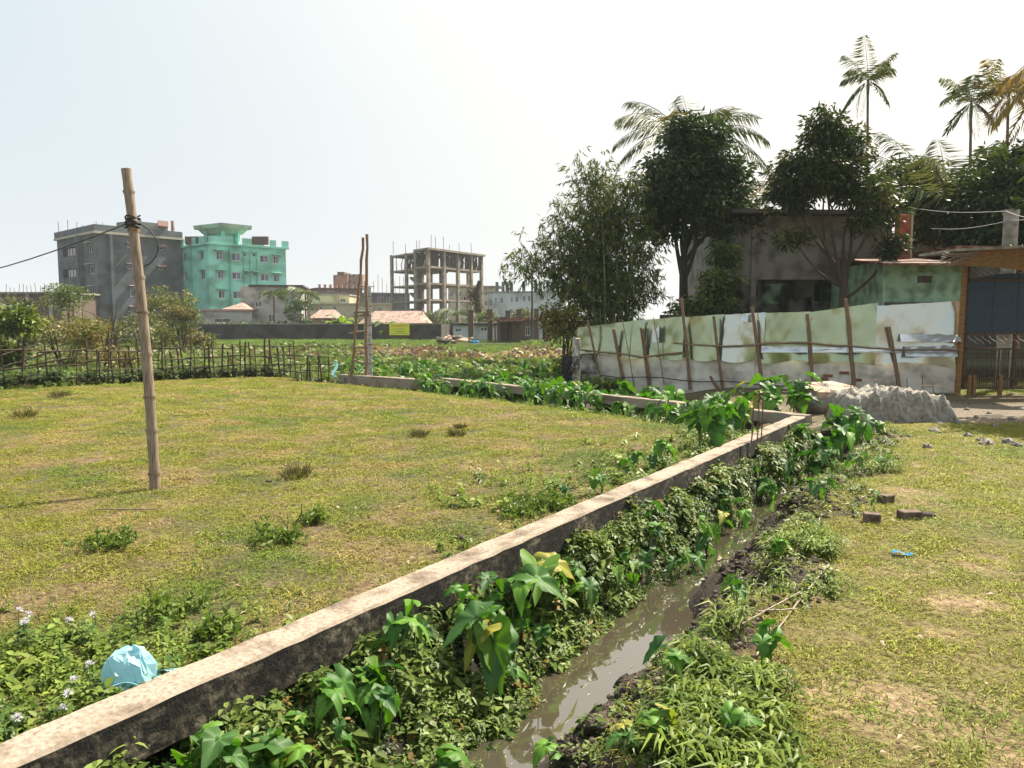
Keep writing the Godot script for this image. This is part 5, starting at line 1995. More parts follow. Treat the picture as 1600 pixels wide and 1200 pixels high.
func far_plants(mid: Array, yellow: Array, dark: Array) -> void:
	# behind the bamboo paling on the field's far edge
	bush("broadleaf_shrub", "dense broad-leaved shrub with bright yellow-green leaves behind the bamboo fence end", 25, 497, 26.0, 1.0, 0.45, [Color(0.14, 0.2, 0.035), Color(0.24, 0.29, 0.05), mid[0]], 1700, 0.17)
	bush("feathery_shrub", "wispy olive shrub behind the bamboo fence", 100, 513, 27.0, 1.3, 0.5, [Color(0.22, 0.2, 0.08), Color(0.17, 0.17, 0.06)], 1300, 0.12)
	bush("feathery_shrub", "low reddish-green bean vine on poles behind the bamboo fence", 165, 518, 26.0, 0.9, 0.3, [Color(0.2, 0.2, 0.06), Color(0.18, 0.21, 0.05), Color(0.22, 0.15, 0.07)], 1100, 0.13)
	bush("thin_tree", "light green thin-leaved tree in front of the grey apartment building", 112, 466, 48.0, 1.5, 0.6, [Color(0.14, 0.19, 0.045), Color(0.1, 0.14, 0.04)], 1500, 0.16, "", "tree")
	bush("thin_tree", "sparse olive tree in front of the low brick building", 45, 474, 50.0, 2.2, 0.35, [Color(0.14, 0.16, 0.055), Color(0.12, 0.13, 0.05)], 600, 0.15, "", "tree")
	bush("thin_tree", "yellow-green young tree between the bamboo pole and the dark boundary wall", 275, 470, 44.0, 1.5, 0.7, [Color(0.2, 0.2, 0.05), Color(0.13, 0.16, 0.045)], 1500, 0.16, "", "tree")
	bush("thin_tree", "rusty olive young tree at the end of the dark boundary wall", 285, 497, 42.0, 1.1, 0.7, [Color(0.18, 0.15, 0.05), Color(0.12, 0.14, 0.045)], 1500, 0.15, "", "tree")
	bush("thin_tree", "small olive tree by the foot of the grey apartment building", 222, 500, 46.0, 1.2, 0.5, [Color(0.12, 0.14, 0.05), Color(0.15, 0.15, 0.05)], 900, 0.15, "", "tree")
	bush("thin_tree", "dark green tree beside the plain grey-white house", 466, 482, 78.0, 1.6, 1.3, [Color(0.06, 0.1, 0.035), Color(0.1, 0.14, 0.05)], 1500, 0.22, "", "tree")
	bush("thin_tree", "leafy tree at the foot of the bare concrete frame", 664, 494, 84.0, 1.9, 1.0, [Color(0.14, 0.17, 0.06), Color(0.1, 0.13, 0.04)], 1400, 0.24, "", "tree")
	bush("thin_tree", "bright green tree beside the tall dead trunk", 755, 491, 80.0, 1.0, 1.1, [Color(0.17, 0.22, 0.05), Color(0.11, 0.15, 0.04)], 1100, 0.22, "", "tree")
	bush("thin_tree", "olive tree in front of the white building", 820, 493, 74.0, 1.6, 0.7, [Color(0.1, 0.12, 0.045), Color(0.14, 0.14, 0.05)], 1000, 0.2, "", "tree")
	bush("croton_bush", "yellow and dark red bush at the end of the tin fence", 880, 505, 23.0, 0.55, 0.32, [Color(0.2, 0.2, 0.04), Color(0.1, 0.13, 0.03), Color(0.12, 0.07, 0.03)], 1100, 0.14)
	bush("marsh_bush", "dark bush in the marsh in front of the shack", 735, 505, 75.0, 2.0, 0.5, [Color(0.08, 0.12, 0.04)], 800, 0.22)
	# tall dead trunk with creeper in front of the frame
	var b := Vector3(at(746, 500, 90).x, MARSH, -90)
	var dt := thing("dead_tree", "tall dead trunk wrapped in creeper in front of the bare frame", "tree", b)
	var t := MB.new()
	t.tube([Vector3.ZERO, Vector3(0.1, 3, 0), Vector3(-0.1, 5, 0), Vector3(0.3, 6.4, 0)], [0.5, 0.42, 0.36, 0.25], 9)
	part("trunk", t.mesh(M.bark), dt)
	var l := MB.new()
	limb(l, Vector3(0, 4, 0), Vector3(-1.0, 5.2, 0.2), 0.3, 0.14, 0.2)
	part("limb", l.mesh(M.bark), dt)
	part("creeper", crown([[Vector3(-0.3, 4.6, 0.2), Vector3(0.7, 1.2, 0.5), 500], [Vector3(0.1, 2.5, 0.2), Vector3(0.5, 1.6, 0.5), 400]], 0.2, 0.09, [Color(0.1, 0.09, 0.05), Color(0.07, 0.08, 0.035)], 0.3), dt)
	bare_tree("bare thin tree with long twigs in front of the grey apartment building", 178, 500, 34.0, 2.3, 1.1)
	bare_tree("small leafless shrub of grey twigs behind the bamboo fence", 150, 500, 30.0, 1.2, 1.3)
	# palms and bananas behind the wall
	var g := [Color(0.1, 0.14, 0.06), Color(0.13, 0.17, 0.07)]
	for q in [[428, 462, 82.0, "small palm in front of the plain grey-white house"], [477, 459, 88.0, "small palm at the corner of the plain grey-white house"]]:
		var tp := at(q[0], q[1], q[2])
		var fa := []
		for k in 9:
			fa.append([k * 0.7, rr(0.4, 1.1), rr(0.6, 0.9), rr(0.8, 1.1)])
		palm("young_palm", q[3], Vector3(tp.x, MARSH, tp.z), tp, 0.1, fa, 1.9, 0.7, g)
	var bp := at(390, 492, 80.0)
	banana("banana plant with torn leaves below the turquoise building", 391, 500, 78.0, 0.9, 7)
	for q in [[520, 1.2], [535, 1.5], [550, 1.3], [588, 1.1], [600, 0.9]]:
		banana("banana plant with broad torn leaves rising behind the dark boundary wall", q[0], 500, 73.0 + rr(-1, 2), q[1], 8)
	var tp2 := at(715, 478, 78.0)
	var fb := []
	for k in 8:
		fb.append([k * 0.8, rr(0.5, 1.0), rr(0.9, 1.2), rr(0.9, 1.2)])
	palm("young_palm", "grey-green young palm with arching fronds beside the unfinished frame", Vector3(tp2.x, MARSH, tp2.z), tp2 - Vector3.UP * 0.8, 0.14, fb, 2.6, 0.8, [Color(0.16, 0.2, 0.12)])


# ---------- things standing or lying on the field ----------
func build_field_things() -> void:
	# tall bamboo pole
	var p := gnd(243, 760, 0.02)
	var t := at(203, 266, -p.z + 0.05)
	var h := t.y - p.y + 0.25
	var pole := thing("bamboo_pole", "tall leaning bamboo pole with black wire wrapped near its top", "pole", Vector3(p.x, p.y - 0.25, p.z))
	var lean := Vector3(t.x - p.x, 0, 0.02)
	part("culm", bamboo_mesh(h, 0.05, 0.043, lean, M.bamboo, 0.37, 16, Vector3(0.035, 0, 0)), pole)
	var ny := 0.0
	var nk := 0
	while ny < h - 0.1:
		ny += 0.37 * (1.0 + 0.15 * sin(nk * 2.3))
		nk += 1
		if ny > h - 0.05:
			break
		var nt := ny / h
		var ring := MB.new()
		var nr := lerpf(0.05, 0.043, nt)
		var nc := Vector3(0, ny, 0) + lean * nt + Vector3(0.035, 0, 0) * sin(nt * PI)
		ring.tube([nc - Vector3.UP * 0.012, nc - Vector3.UP * 0.004, nc + Vector3.UP * 0.006, nc + Vector3.UP * 0.014], [nr * 1.02, nr * 1.24, nr * 1.22, nr * 1.0], 16, false)
		part("node_ring", ring.mesh(M.bamboo_old if nk % 2 else M.bamboo), pole)
	var wy := at(208, 347, -p.z).y - pole.position.y
	var tt := wy / h
	var ctr := Vector3(0, wy, 0) + lean * tt + Vector3(0.035, 0, 0) * sin(tt * PI)
	var wr := MB.new()
	var pts := []
	var rs := []
	for k in 80:
		var an := k * 0.55
		pts.append(ctr + Vector3(cos(an) * (0.062 + 0.006 * sin(k * 1.7)), -0.05 + 0.1 * k / 79.0 + 0.012 * sin(k * 0.9), sin(an) * (0.062 + 0.006 * cos(k * 2.1))))
		rs.append(0.0075)
	wr.tube(pts, rs, 5)
	part("wire_binding", wr.mesh(M.wire), pole)
	# loose end hanging in a loop
	var lp := MB.new()
	pts = []
	rs = []
	for q in [[218, 349], [235, 360], [246, 376], [247, 390], [243, 402], [234, 412], [225, 416]]:
		pts.append(at(q[0], q[1], -p.z - 0.07) - pole.position)
		rs.append(0.006)
	lp.tube(pts, rs, 5)
	part("wire_loop", lp.mesh(M.wire), pole)
	# cable coming in from the side
	var cb := MB.new()
	pts = []
	rs = []
	var c0 := at(203, 348, -p.z - 0.05)
	var c1 := at(-260, 436, 11.0)
	for k in 17:
		var u := k / 16.0
		pts.append(c0.lerp(c1, u) - Vector3.UP * 0.25 * sin(PI * u))
		rs.append(0.0065)
	cb.tube(pts, rs, 5)
	solo("cable", cb.mesh(M.wire), "black cable running through the air to the top of the bamboo pole", "cable")
	# white concrete column with bands, and the scaffold tied to it
	var cpos := Vector3(-4.02, -0.05, -21.1)
	cpos.x = at(576, 580, 21.1).x
	var ct := at(570, 448, 21.1).y
	var col := thing("concrete_column", "slim whitish new concrete column with tie bands beside the bamboo scaffold", "column", cpos)
	var cm := MB.new()
	cm.cbox(Vector3(0, (ct + 0.05) * 0.5, 0), Vector3(0.17, ct + 0.05, 0.17), 0.01, Basis(Vector3.UP, 0.4))
	part("shaft", cm.mesh(M.fresh_concrete), col)
	for k in 9:
		var bd := MB.new()
		bd.cbox(Vector3(0, 0.15 + k * 0.26, 0), Vector3(0.185, 0.018, 0.185), 0.003, Basis(Vector3.UP, 0.4))
		part("tie_band", bd.mesh(M.rusty_rod), col)
	for k in 4:
		var q := Vector3(-0.05 if k % 2 else 0.05, ct, -0.05 if k < 2 else 0.05)
		part("rebar", rod(q, q + Vector3(rr(-0.02, 0.02), rr(0.08, 0.2), 0), 0.009).mesh(M.rusty_rod), col)
	part("cross_rod", rod(Vector3(-0.18, ct + 0.06, 0), Vector3(0.2, ct + 0.05, 0.02), 0.01).mesh(M.rusty_rod), col)
	var sc := thing("bamboo_scaffold", "ladder-like scaffold of two tall bamboo poles with crossbars", "scaffold", Vector3(cpos.x, -0.1, -20.7))
	var sp := func(px, py): return at(px, py, 20.7) - Vector3(cpos.x, -0.1, -20.7)
	for q in [[549, 588, 568, 371, 0.035], [572, 590, 574, 367, 0.038]]:
		part("pole", stick(sp.call(q[0], q[1]), sp.call(q[2], q[3]), q[4], M.bamboo_old, 12), sc)
	for q in [[552, 489, 577, 486, 0.03], [554, 494, 577, 489, 0.03], [545, 522, 574, 516, 0.03], [548, 543, 575, 542, 0.03], [550, 562, 574, 569, 0.026], [532, 572, 560, 560, 0.018]]:
		part("crossbar", stick(sp.call(q[0], q[1]), sp.call(q[2], q[3]), q[4], M.bamboo, 4), sc)
	paling_fence()
	small_things()


func paling_fence() -> void:
	var fc := thing("bamboo_fence", "see-through fence of bamboo stakes and rails along the far edge of the field", "fence")
	var line := [Vector2(-13.6, 15.9), Vector2(-11.68, 17.3), Vector2(-10.29, 18.6), Vector2(-8.63, 20.6), Vector2(-6.68, 21.6), Vector2(-4.95, 21.3)]
	var along := 0.0
	for i in line.size() - 1:
		var a: Vector2 = line[i]
		var b: Vector2 = line[i + 1]
		var e := b - a
		var dense := i >= 2
		var gap := 0.15 if dense else 0.24
		var cnt := int(e.length() / gap)
		for k in cnt:
			var q := a + e * (k + rr(-0.25, 0.25)) / cnt
			var hh := rr(0.85, 1.15) if k % 4 else rr(1.1, 1.35)
			var f := Vector3(q.x, ground_y(q.x, q.y) - 0.08, -q.y)
			part("stake", stick(f, f + Vector3(rr(-0.09, 0.09), hh, rr(-0.05, 0.05)), rr(0.013, 0.028), M.bamboo_grey if k % 3 else M.wood_dark, 4), fc)
		var rails := [0.12, 0.3, 0.55, 0.8] if dense else [0.15, 0.45, 0.85]
		for y in rails:
			for s in 2:
				var pa := a + e * (s * 0.5 - 0.02)
				var pb := a + e * (s * 0.5 + 0.52)
				part("rail", stick(Vector3(pa.x, y + rr(-0.05, 0.05), -pa.y + 0.02), Vector3(pb.x, y + rr(-0.05, 0.05), -pb.y + 0.02), rr(0.01, 0.018), M.bamboo_grey, 6), fc)
	# slanting braces at the end
	for q in [[0, 576, 92, 545], [0, 556, 60, 537], [10, 578, 120, 558]]:
		part("brace", stick(at(q[0], q[1], 17.6), at(q[2], q[3], 18.3), 0.02, M.bamboo_grey, 6), fc)
	# teal rag on the fence
	var rag := MB.new()
	var rows := []
	for j in 8:
		var row := []
		for k in 4:
			row.append(Vector3(0.03 * k - 0.06 + 0.05 * sin(j * 0.9), 0.42 - 0.06 * j, 0.03 * sin(k * 2.0 + j)))
		rows.append(row)
	rows.reverse()
	rag.grid(rows)
	var rg := at(524, 558, 21.1)
	solo("plastic_rag", rag.mesh(M.bag_film), "torn teal plastic rag caught on the end of the bamboo fence", "rag", Vector3(rg.x, -0.02, rg.z))


func lump(size: Vector3, rough: float, sd: float, m: StandardMaterial3D, res := 10, base := -0.6) -> ArrayMesh:
	var rows := []
	for j in res + 1:
		var row := []
		var th := PI * j / res
		for k in res * 2 + 1:
			var ph := TAU * k / (res * 2)
			var u := Vector3(sin(th) * cos(ph), -cos(th), sin(th) * sin(ph))
			var r := 1.0 + rough * n3.get_noise_3d(u.x * 1.6 + sd, u.y * 1.6, u.z * 1.6) + rough * 0.5 * n3.get_noise_3d(u.x * 4.5 + sd, u.y * 4.5, u.z * 4.5)
			var p := u * r
			p.y = maxf(p.y, base)
			row.append(p * size)
		rows.append(row)
	var b := MB.new()
	for j in rows.size():
		rows[j].reverse()
	b.grid(rows)
	return b.mesh(m)


func bag_mesh() -> ArrayMesh:
	# crumpled thin carrier bag: a puffed side standing up, the rest collapsed and spread out
	var rows := []
	for j in 13:
		var row := []
		var u := j / 12.0
		for k in 27:
			var an := TAU * (k + 0.5 * (j % 2)) / 26.0
			var out := maxf(0.0, cos(an + 0.3))
			var edge := 0.125 + 0.13 * out * out + 0.03 * maxf(0.0, cos(an - 2.4)) + 0.02 * n3.get_noise_2d(cos(an) * 2.0, sin(an) * 2.0) + 0.012 * n3.get_noise_2d(cos(an) * 7.0, sin(an) * 7.0)
			var r := edge * u
			var x := cos(an) * r
			var z := sin(an) * r * 0.85
			# puffed dome off to one side, folded skirt on the other
			var dome := maxf(0.0, 1.0 - (pow((x + 0.03) / 0.12, 2.0) + pow((z + 0.01) / 0.105, 2.0)))
			var y := 0.2 * pow(dome, 0.55) + 0.045 * (1.0 - u) * out
			x += 0.03 * n3.get_noise_2d(x * 11.0 + 50.0, z * 11.0)
			z += 0.03 * n3.get_noise_2d(x * 11.0, z * 11.0 + 50.0)
			var fold := 0.5 - absf(n3.get_noise_2d(x * 7.0 + 4.0, z * 7.0))
			var fold2 := 0.5 - absf(n3.get_noise_2d(x * 22.0, z * 14.0 + 9.0))
			y += (0.05 * fold + 0.022 * fold2) * (0.35 + 0.65 * u) * (1.0 - pow(u, 6.0)) + 0.004
			var bulge := 1.0 + 0.12 * sin(u * PI) * fold
			row.append(Vector3(x * bulge, maxf(y, 0.004), z * bulge))
		row[26] = row[0]
		rows.append(row)
	var b := MB.new()
	for j in rows.size() - 1:
		for k in 26:
			b.tri(rows[j][k + 1], rows[j][k], rows[j + 1][k])
			b.tri(rows[j][k + 1], rows[j + 1][k], rows[j + 1][k + 1])
	return b.mesh(M.bag_film)


func small_things() -> void:
	# plastic carrier bag leaning on the beam
	var bp := gnd(212, 1068, 0.05)
	var bag := thing("plastic_bag", "crumpled light blue plastic carrier bag lying against the long ground beam", "bag", Vector3(bp.x, 0.05, bp.z))
	part("bag_film", bag_mesh(), bag)
	bag.scale = Vector3(0.92, 0.7, 0.9)
	for q in [[0.12, 0.0, 0.5], [-0.06, 0.1, 2.4]]:
		var hb := MB.new()
		var rows := []
		for k in 9:
			var an := PI * k / 8.0
			var c := Vector3(q[0] + 0.085 * cos(an), 0.012 + 0.05 * sin(an), q[1] + 0.03 * cos(an * 2.0))
			rows.append([c + Vector3(0, 0, -0.014), c + Vector3(0.004, 0.006, 0.014)])
		hb.grid(rows)
		part("handle", hb.mesh(M.bag_film), bag, Vector3.ZERO, Basis(Vector3.UP, q[2] * 0.2))
	# bricks at the edge of the muddy bank
	var bk := MB.new()
	bk.cbox(Vector3(0, 0.036, 0), Vector3(0.165, 0.072, 0.1), 0.006)
	var bmesh := bk.mesh(M.brick_dull)
	var labs := ["single brown brick standing apart on the grass with a clod beside it", "brown brick half sunk where the muddy bank meets the grass", "brown brick with a taro leaf shooting up behind it"]
	var i := 0
	for q in [[1421, 810, 0.1], [1384, 785, 0.5], [1362, 816, -0.3]]:
		var g := gnd(q[0], q[1], 0.01)
		solo("brick", bmesh, labs[i], "brick", Vector3(g.x, ground_y(g.x, -g.z) - 0.004, g.z), Basis(Vector3.UP, q[2]) * Basis.from_scale(Vector3(1, 1, 1) if i == 0 else Vector3(0.72, 1.1, 0.9)))
		i += 1
	var cg := gnd(1447, 806, 0.01)
	solo("earth_clod", lump(Vector3(0.07, 0.03, 0.05), 0.5, 4.0, M.mud), "dark crumbly clod of earth beside the single brick", "clod", Vector3(cg.x, ground_y(cg.x, -cg.z) + 0.012, cg.z))
	# scrap of blue plastic
	var sb := MB.new()
	var rows := []
	for j in 6:
		var row := []
		for k in 7:
			row.append(Vector3(-0.06 + 0.02 * k, 0.012 + 0.022 * absf(n3.get_noise_2d(k * 1.1, j * 1.3)) + 0.01 * sin(k * 1.2), 0.035 - 0.014 * j * (1.0 - 0.07 * k)))
		rows.append(row)
	sb.grid(rows)
	var sp := gnd(1410, 863, 0.02)
	solo("plastic_scrap", sb.mesh(M.blue_film), "crumpled scrap of bright blue plastic on the grass", "litter", Vector3(sp.x, ground_y(sp.x, -sp.z) + 0.006, sp.z), Basis(Vector3.UP, -0.3))
	# sticks on the bank
	for q in [[1295, 885, 1180, 1018, 0.0055, "long pale cane lying across the muddy bank"], [1140, 990, 1250, 928, 0.0045, "short pale stick crossing the long cane"], [1150, 965, 1245, 950, 0.005, "bent pale stick lying flat in the mud"], [150, 795, 245, 799, 0.006, "thin dry stick on the field near the bamboo pole"]]:
		var a := gnd(q[0], q[1], 0.03)
		var b := gnd(q[2], q[3], 0.03)
		a.y = ground_y(a.x, -a.z) + 0.03
		b.y = ground_y(b.x, -b.z) + 0.03
		solo("dry_stick", stick(a, b, q[4], M.bamboo, 8), q[5], "stick")
	# clods of dung and soil on the field
	var k := 0
	for q in [[717, 843, 0.05, "dark dry clod on the short grass near the long beam"], [716, 668, 0.06, "dark clod in the middle of the dry field"], [420, 750, 0.03, "small crumb of dark soil on the field"]]:
		var g := gnd(q[0], q[1], 0.02)
		solo("earth_clod", lump(Vector3(q[2], q[2] * 0.5, q[2] * 0.8), 0.6, k * 5.0, M.mud), q[3], "clod", Vector3(g.x, ground_y(g.x, -g.z) + q[2] * 0.22, g.z))
		k += 1
	# rubble by the fence: pink slab and the big cement lump
	var ps := at(1288, 612, 13.4)
	var sl := MB.new()
	var poly := [Vector2(-0.3, -0.25), Vector2(0.25, -0.35), Vector2(0.55, -0.05), Vector2(0.3, 0.35), Vector2(-0.25, 0.3), Vector2(-0.42, 0.05)]
	for n in 6:
		var a: Vector2 = poly[n]
		var b: Vector2 = poly[(n + 1) % 6]
		sl.tri(Vector3(0, 0.02, 0), Vector3(b.x, rr(-0.02, 0.02), b.y), Vector3(a.x, rr(-0.02, 0.02), a.y))
		sl.quad(Vector3(a.x, 0, a.y), Vector3(b.x, 0, b.y), Vector3(b.x * 0.96, -0.13, b.y * 0.96), Vector3(a.x * 0.96, -0.13, a.y * 0.96))
	solo("concrete_slab", sl.mesh(M.pink_concrete), "broken slab of pinkish concrete resting behind the big cement lump", "slab", Vector3(ps.x, 0.4, ps.z), Basis(Vector3.RIGHT, 0.2))
	solo("rubble_block", lump(Vector3(0.5, 0.32, 0.36), 0.8, 12.0, M.stone, 8), "rough lump of broken concrete carrying the pinkish slab", "rubble", Vector3(ps.x + 0.03, 0.1, ps.z))
	var cl := at(1392, 640, 12.4)
	var heap := thing("cement_lump", "long hardened grey cement lump with rusty rods beside the tin fence", "rubble", Vector3(cl.x, 0.0, cl.z), 0.06)
	var hm := MB.new()
	var hrows := []
	for j in 27:
		var row := []
		for n in 73:
			var u := n / 72.0
			var v := j / 26.0
			var an := PI * v
			var hgt := 0.43 * smoothstep(0.0, 0.1, u) * smoothstep(0.0, 0.16, 1.0 - u) * (0.8 + 0.2 * sin(PI * clampf(u * 1.15, 0, 1))) + 0.05 * n3.get_noise_2d(u * 9.0, 3.0)
			var rx := lerpf(-0.95, 0.95, u)
			var rad := 1.0 + 0.22 * n3.get_noise_3d(u * 8.0, v * 4.0, 0.0) + 0.16 * (absf(n3.get_noise_3d(u * 4.0, v * 2.5, 5.0)) - 0.2) + 0.04 * n3.get_noise_3d(u * 22.0, v * 12.0, 15.0)
			row.append(Vector3(rx + 0.05 * n3.get_noise_2d(v * 6.0, u * 4.0), -0.08 + hgt * 1.2 * minf(sin(an) * 1.5, 1.0) * rad, 0.45 * cos(an) * rad))
		hrows.append(row)
	hm.grid(hrows)
	part("cement_body", hm.mesh(M.cement_lump), heap)
	for q in [[0.33, 0.2], [0.6, 0.25], [0.78, 0.12], [-0.6, 0.1], [-0.1, 0.08]]:
		part("rebar", rod(Vector3(q[0], 0.25, -0.1), Vector3(q[0] + rr(-0.03, 0.03), 0.42 + q[1], -0.12), 0.008).mesh(M.rusty_rod), heap)
	for q in [[-1.05, 0.25, -0.2, 0.62], [0.3, 0.52, 1.3, 0.2]]:
		var mb := MB.new()
		var pts := []
		var rs := []
		for n in 9:
			var u := n / 8.0
			pts.append(Vector3(lerpf(q[0], q[2], u), lerpf(q[1], q[3], u) + 0.12 * sin(PI * u), 0.25 - 0.2 * u))
			rs.append(0.006)
		mb.tube(pts, rs, 4)
		part("bent_rod", mb.mesh(M.rusty_rod), heap)
	# stones and brick bits along the edge of the shade
	var stones := []
	for n in 4:
		stones.append(lump(Vector3(0.065, 0.035, 0.045), 1.1, n * 3.7, M.stone, 6))
	for q in [[1330, 690, 0.8], [1450, 700, 1.1], [1512, 683, 0.9], [1530, 690, 0.8], [1540, 694, 1.6], [1575, 693, 1.3], [1460, 676, 1.4], [1420, 684, 0.6], [1590, 697, 1.0], [1400, 690, 0.7], [1497, 660, 0.9], [1525, 652, 0.8], [1470, 665, 0.7], [1555, 668, 0.9], [1580, 655, 0.8], [1510, 640, 0.7], [1480, 650, 0.8], [1545, 645, 0.7]]:
		var g := gnd(q[0], q[1], -0.01)
		solo("stone", stones[rng.randi() % 4], "pale chunk of broken concrete on the ground before the gate", "stone", Vector3(g.x, ground_y(g.x, -g.z) + 0.015, g.z), Basis(Vector3.UP, rr(0, TAU)) * Basis.from_scale(Vector3.ONE * q[2]), "pale chunks before the gate")
	# leafless twig sapling in the field
	var tg := gnd(452, 842, 0.02)
	var tw := thing("bare_sapling", "small leafless sapling of forked twigs standing in the field", "sapling", Vector3(tg.x, 0.0, tg.z))
	var tm := MB.new()
	limb(tm, Vector3.ZERO, Vector3(0.09, 0.27, -0.02), 0.007, 0.003, 0.02, 5)
	limb(tm, Vector3(0.0, 0.06, 0), Vector3(-0.09, 0.2, 0.02), 0.004, 0.002, 0.02, 4)
	limb(tm, Vector3(0.05, 0.14, 0), Vector3(0.12, 0.2, 0.04), 0.003, 0.0015, 0.01, 4)
	limb(tm, Vector3(0.0, 0.05, 0), Vector3(-0.02, 0.2, -0.03), 0.004, 0.0015, 0.02, 4)
	part("twig", tm.mesh(M.bark), tw)


# ---------- taro and weeds ----------
var taro_leaf := []
var taro_stalk := []


# arrow-shaped blade: stalk joins at the origin, tip towards +x, upper side +y
func taro_blade(curl: float, fold: float, sd: float, tone: Color) -> ArrayMesh:
	var b := MB.new()
	var seg_n := 30
	var rings := 4
	var idx := []
	for r in rings + 1:
		var row := []
		for k in seg_n + 1:
			var phi := lerpf(-PI, PI, float(k) / seg_n)
			var a := absf(phi)
			var rad := 0.0
			if a < 1.9:
				rad = 1.0 / (1.0 + 1.55 * pow(a, 0.8)) if a < 1.0 else lerpf(0.392, 0.5, (a - 1.0) / 0.9)
			elif a < 2.75:
				rad = lerpf(0.5, 0.64, sin((a - 1.9) / 0.85 * PI * 0.5))
			else:
				rad = lerpf(0.64, 0.08, smoothstep(0.0, 1.0, (a - 2.75) / 0.39))
			rad *= 1.0 + 0.05 * sin(phi * 9.0 + sd)
			var t := float(r) / rings
			var p := Vector2(cos(phi), sin(phi)) * rad * t
			var y := -curl * p.length_squared() + fold * absf(p.y) + 0.05 * t * t * sin(phi * 7.0 + sd * 2.0)
			if p.x < 0.0:
				y -= 0.35 * p.x * p.x
			row.append(Vector3(p.x, y, p.y))
		idx.append(row)
	for r in rings + 1:
		for k in seg_n + 1:
			var dx: Vector3 = idx[r][mini(k + 1, seg_n)] - idx[r][maxi(k - 1, 0)]
			var dy: Vector3 = idx[mini(r + 1, rings)][k] - idx[maxi(r - 1, 0)][k]
			var nn := dx.cross(dy).normalized()
			if nn.y < 0:
				nn = -nn
			var vein := 1.0 + (0.5 if k % 5 == 0 else 0.0) * (1.0 - 0.5 * r / rings)
			b.col = Color(tone.r * vein, tone.g * vein, tone.b * vein)
			b.vert(idx[r][k], nn)
	for r in rings:
		for k in seg_n:
			var p := r * (seg_n + 1) + k
			var q := p + seg_n + 1
			b.ix.append_array([p, q, q + 1, p, q + 1, p + 1])
	return b.mesh(M.taro)


func make_taro_pieces() -> void:
	var tones := [Color(0.058, 0.15, 0.026), Color(0.085, 0.2, 0.028), Color(0.045, 0.115, 0.03), Color(0.125, 0.26, 0.03), Color(0.055, 0.135, 0.034), Color(0.1, 0.2, 0.024)]
	for i in 6:
		taro_leaf.append(taro_blade([0.25, 0.5, 0.15, 0.7, 0.35, 0.1][i], [0.25, 0.1, 0.45, 0.2, 0.35, 0.6][i], i * 1.7, tones[i]))
	taro_leaf.append(taro_blade(0.5, 0.3, 3.3, Color(0.3, 0.29, 0.05)))
	for i in 4:
		var b := MB.new()
		b.col = Color(0.9, 1.1, 0.8) if i % 2 else Color(1, 1, 1)
		var pts := []
		var rs := []
		for k in 7:
			var t := k / 6.0
			pts.append(Vector3(0.3 * t * t + 0.04 * sin(t * 3.0 + i), t, 0.04 * sin(t * 2.0 + i * 2.0) * t))
			rs.append(lerpf(0.028, 0.011, t))
		b.tube(pts, rs, 6, false)
		taro_stalk.append([b.mesh(M.stalk), pts[6]])


# one plant: leaves (> none) and stalks, heights in metres
func taro_plant(label: String, pos: Vector3, n: int, h: float, leaf: float, group: String, face := -1.0) -> Node3D:
	var o := thing("taro_plant", label, "taro plant", pos, 0.0, group)
	var k0 := rng.randi() % 6
	for k in n:
		var yaw := TAU * k / n + rr(-0.5, 0.5)
		if face >= 0.0 and k < 2:
			yaw = face + rr(-0.5, 0.5)
		var hh := h * rr(0.55, 1.1)
		var st: Array = taro_stalk[rng.randi() % 4]
		var sz := leaf * rr(0.7, 1.3)
		var bs := Basis(Vector3.UP, yaw) * Basis.from_scale(Vector3(hh * 0.8, hh, hh * 0.8))
		part("stalk", st[0], o, Vector3.ZERO, bs)
		var tip: Vector3 = bs * st[1]
		var pitch := rr(-1.2, -0.1)
		var lb := Basis(Vector3.UP, yaw + rr(-0.35, 0.35)) * Basis(Vector3.BACK, pitch) * Basis(Vector3.RIGHT, rr(-0.35, 0.35)) * Basis.from_scale(Vector3(sz, sz, sz * rr(0.75, 1.0)))
		part("leaf", taro_leaf[6 if rng.randf() < 0.035 else (k0 + k) % 6], o, tip, lb)
	return o


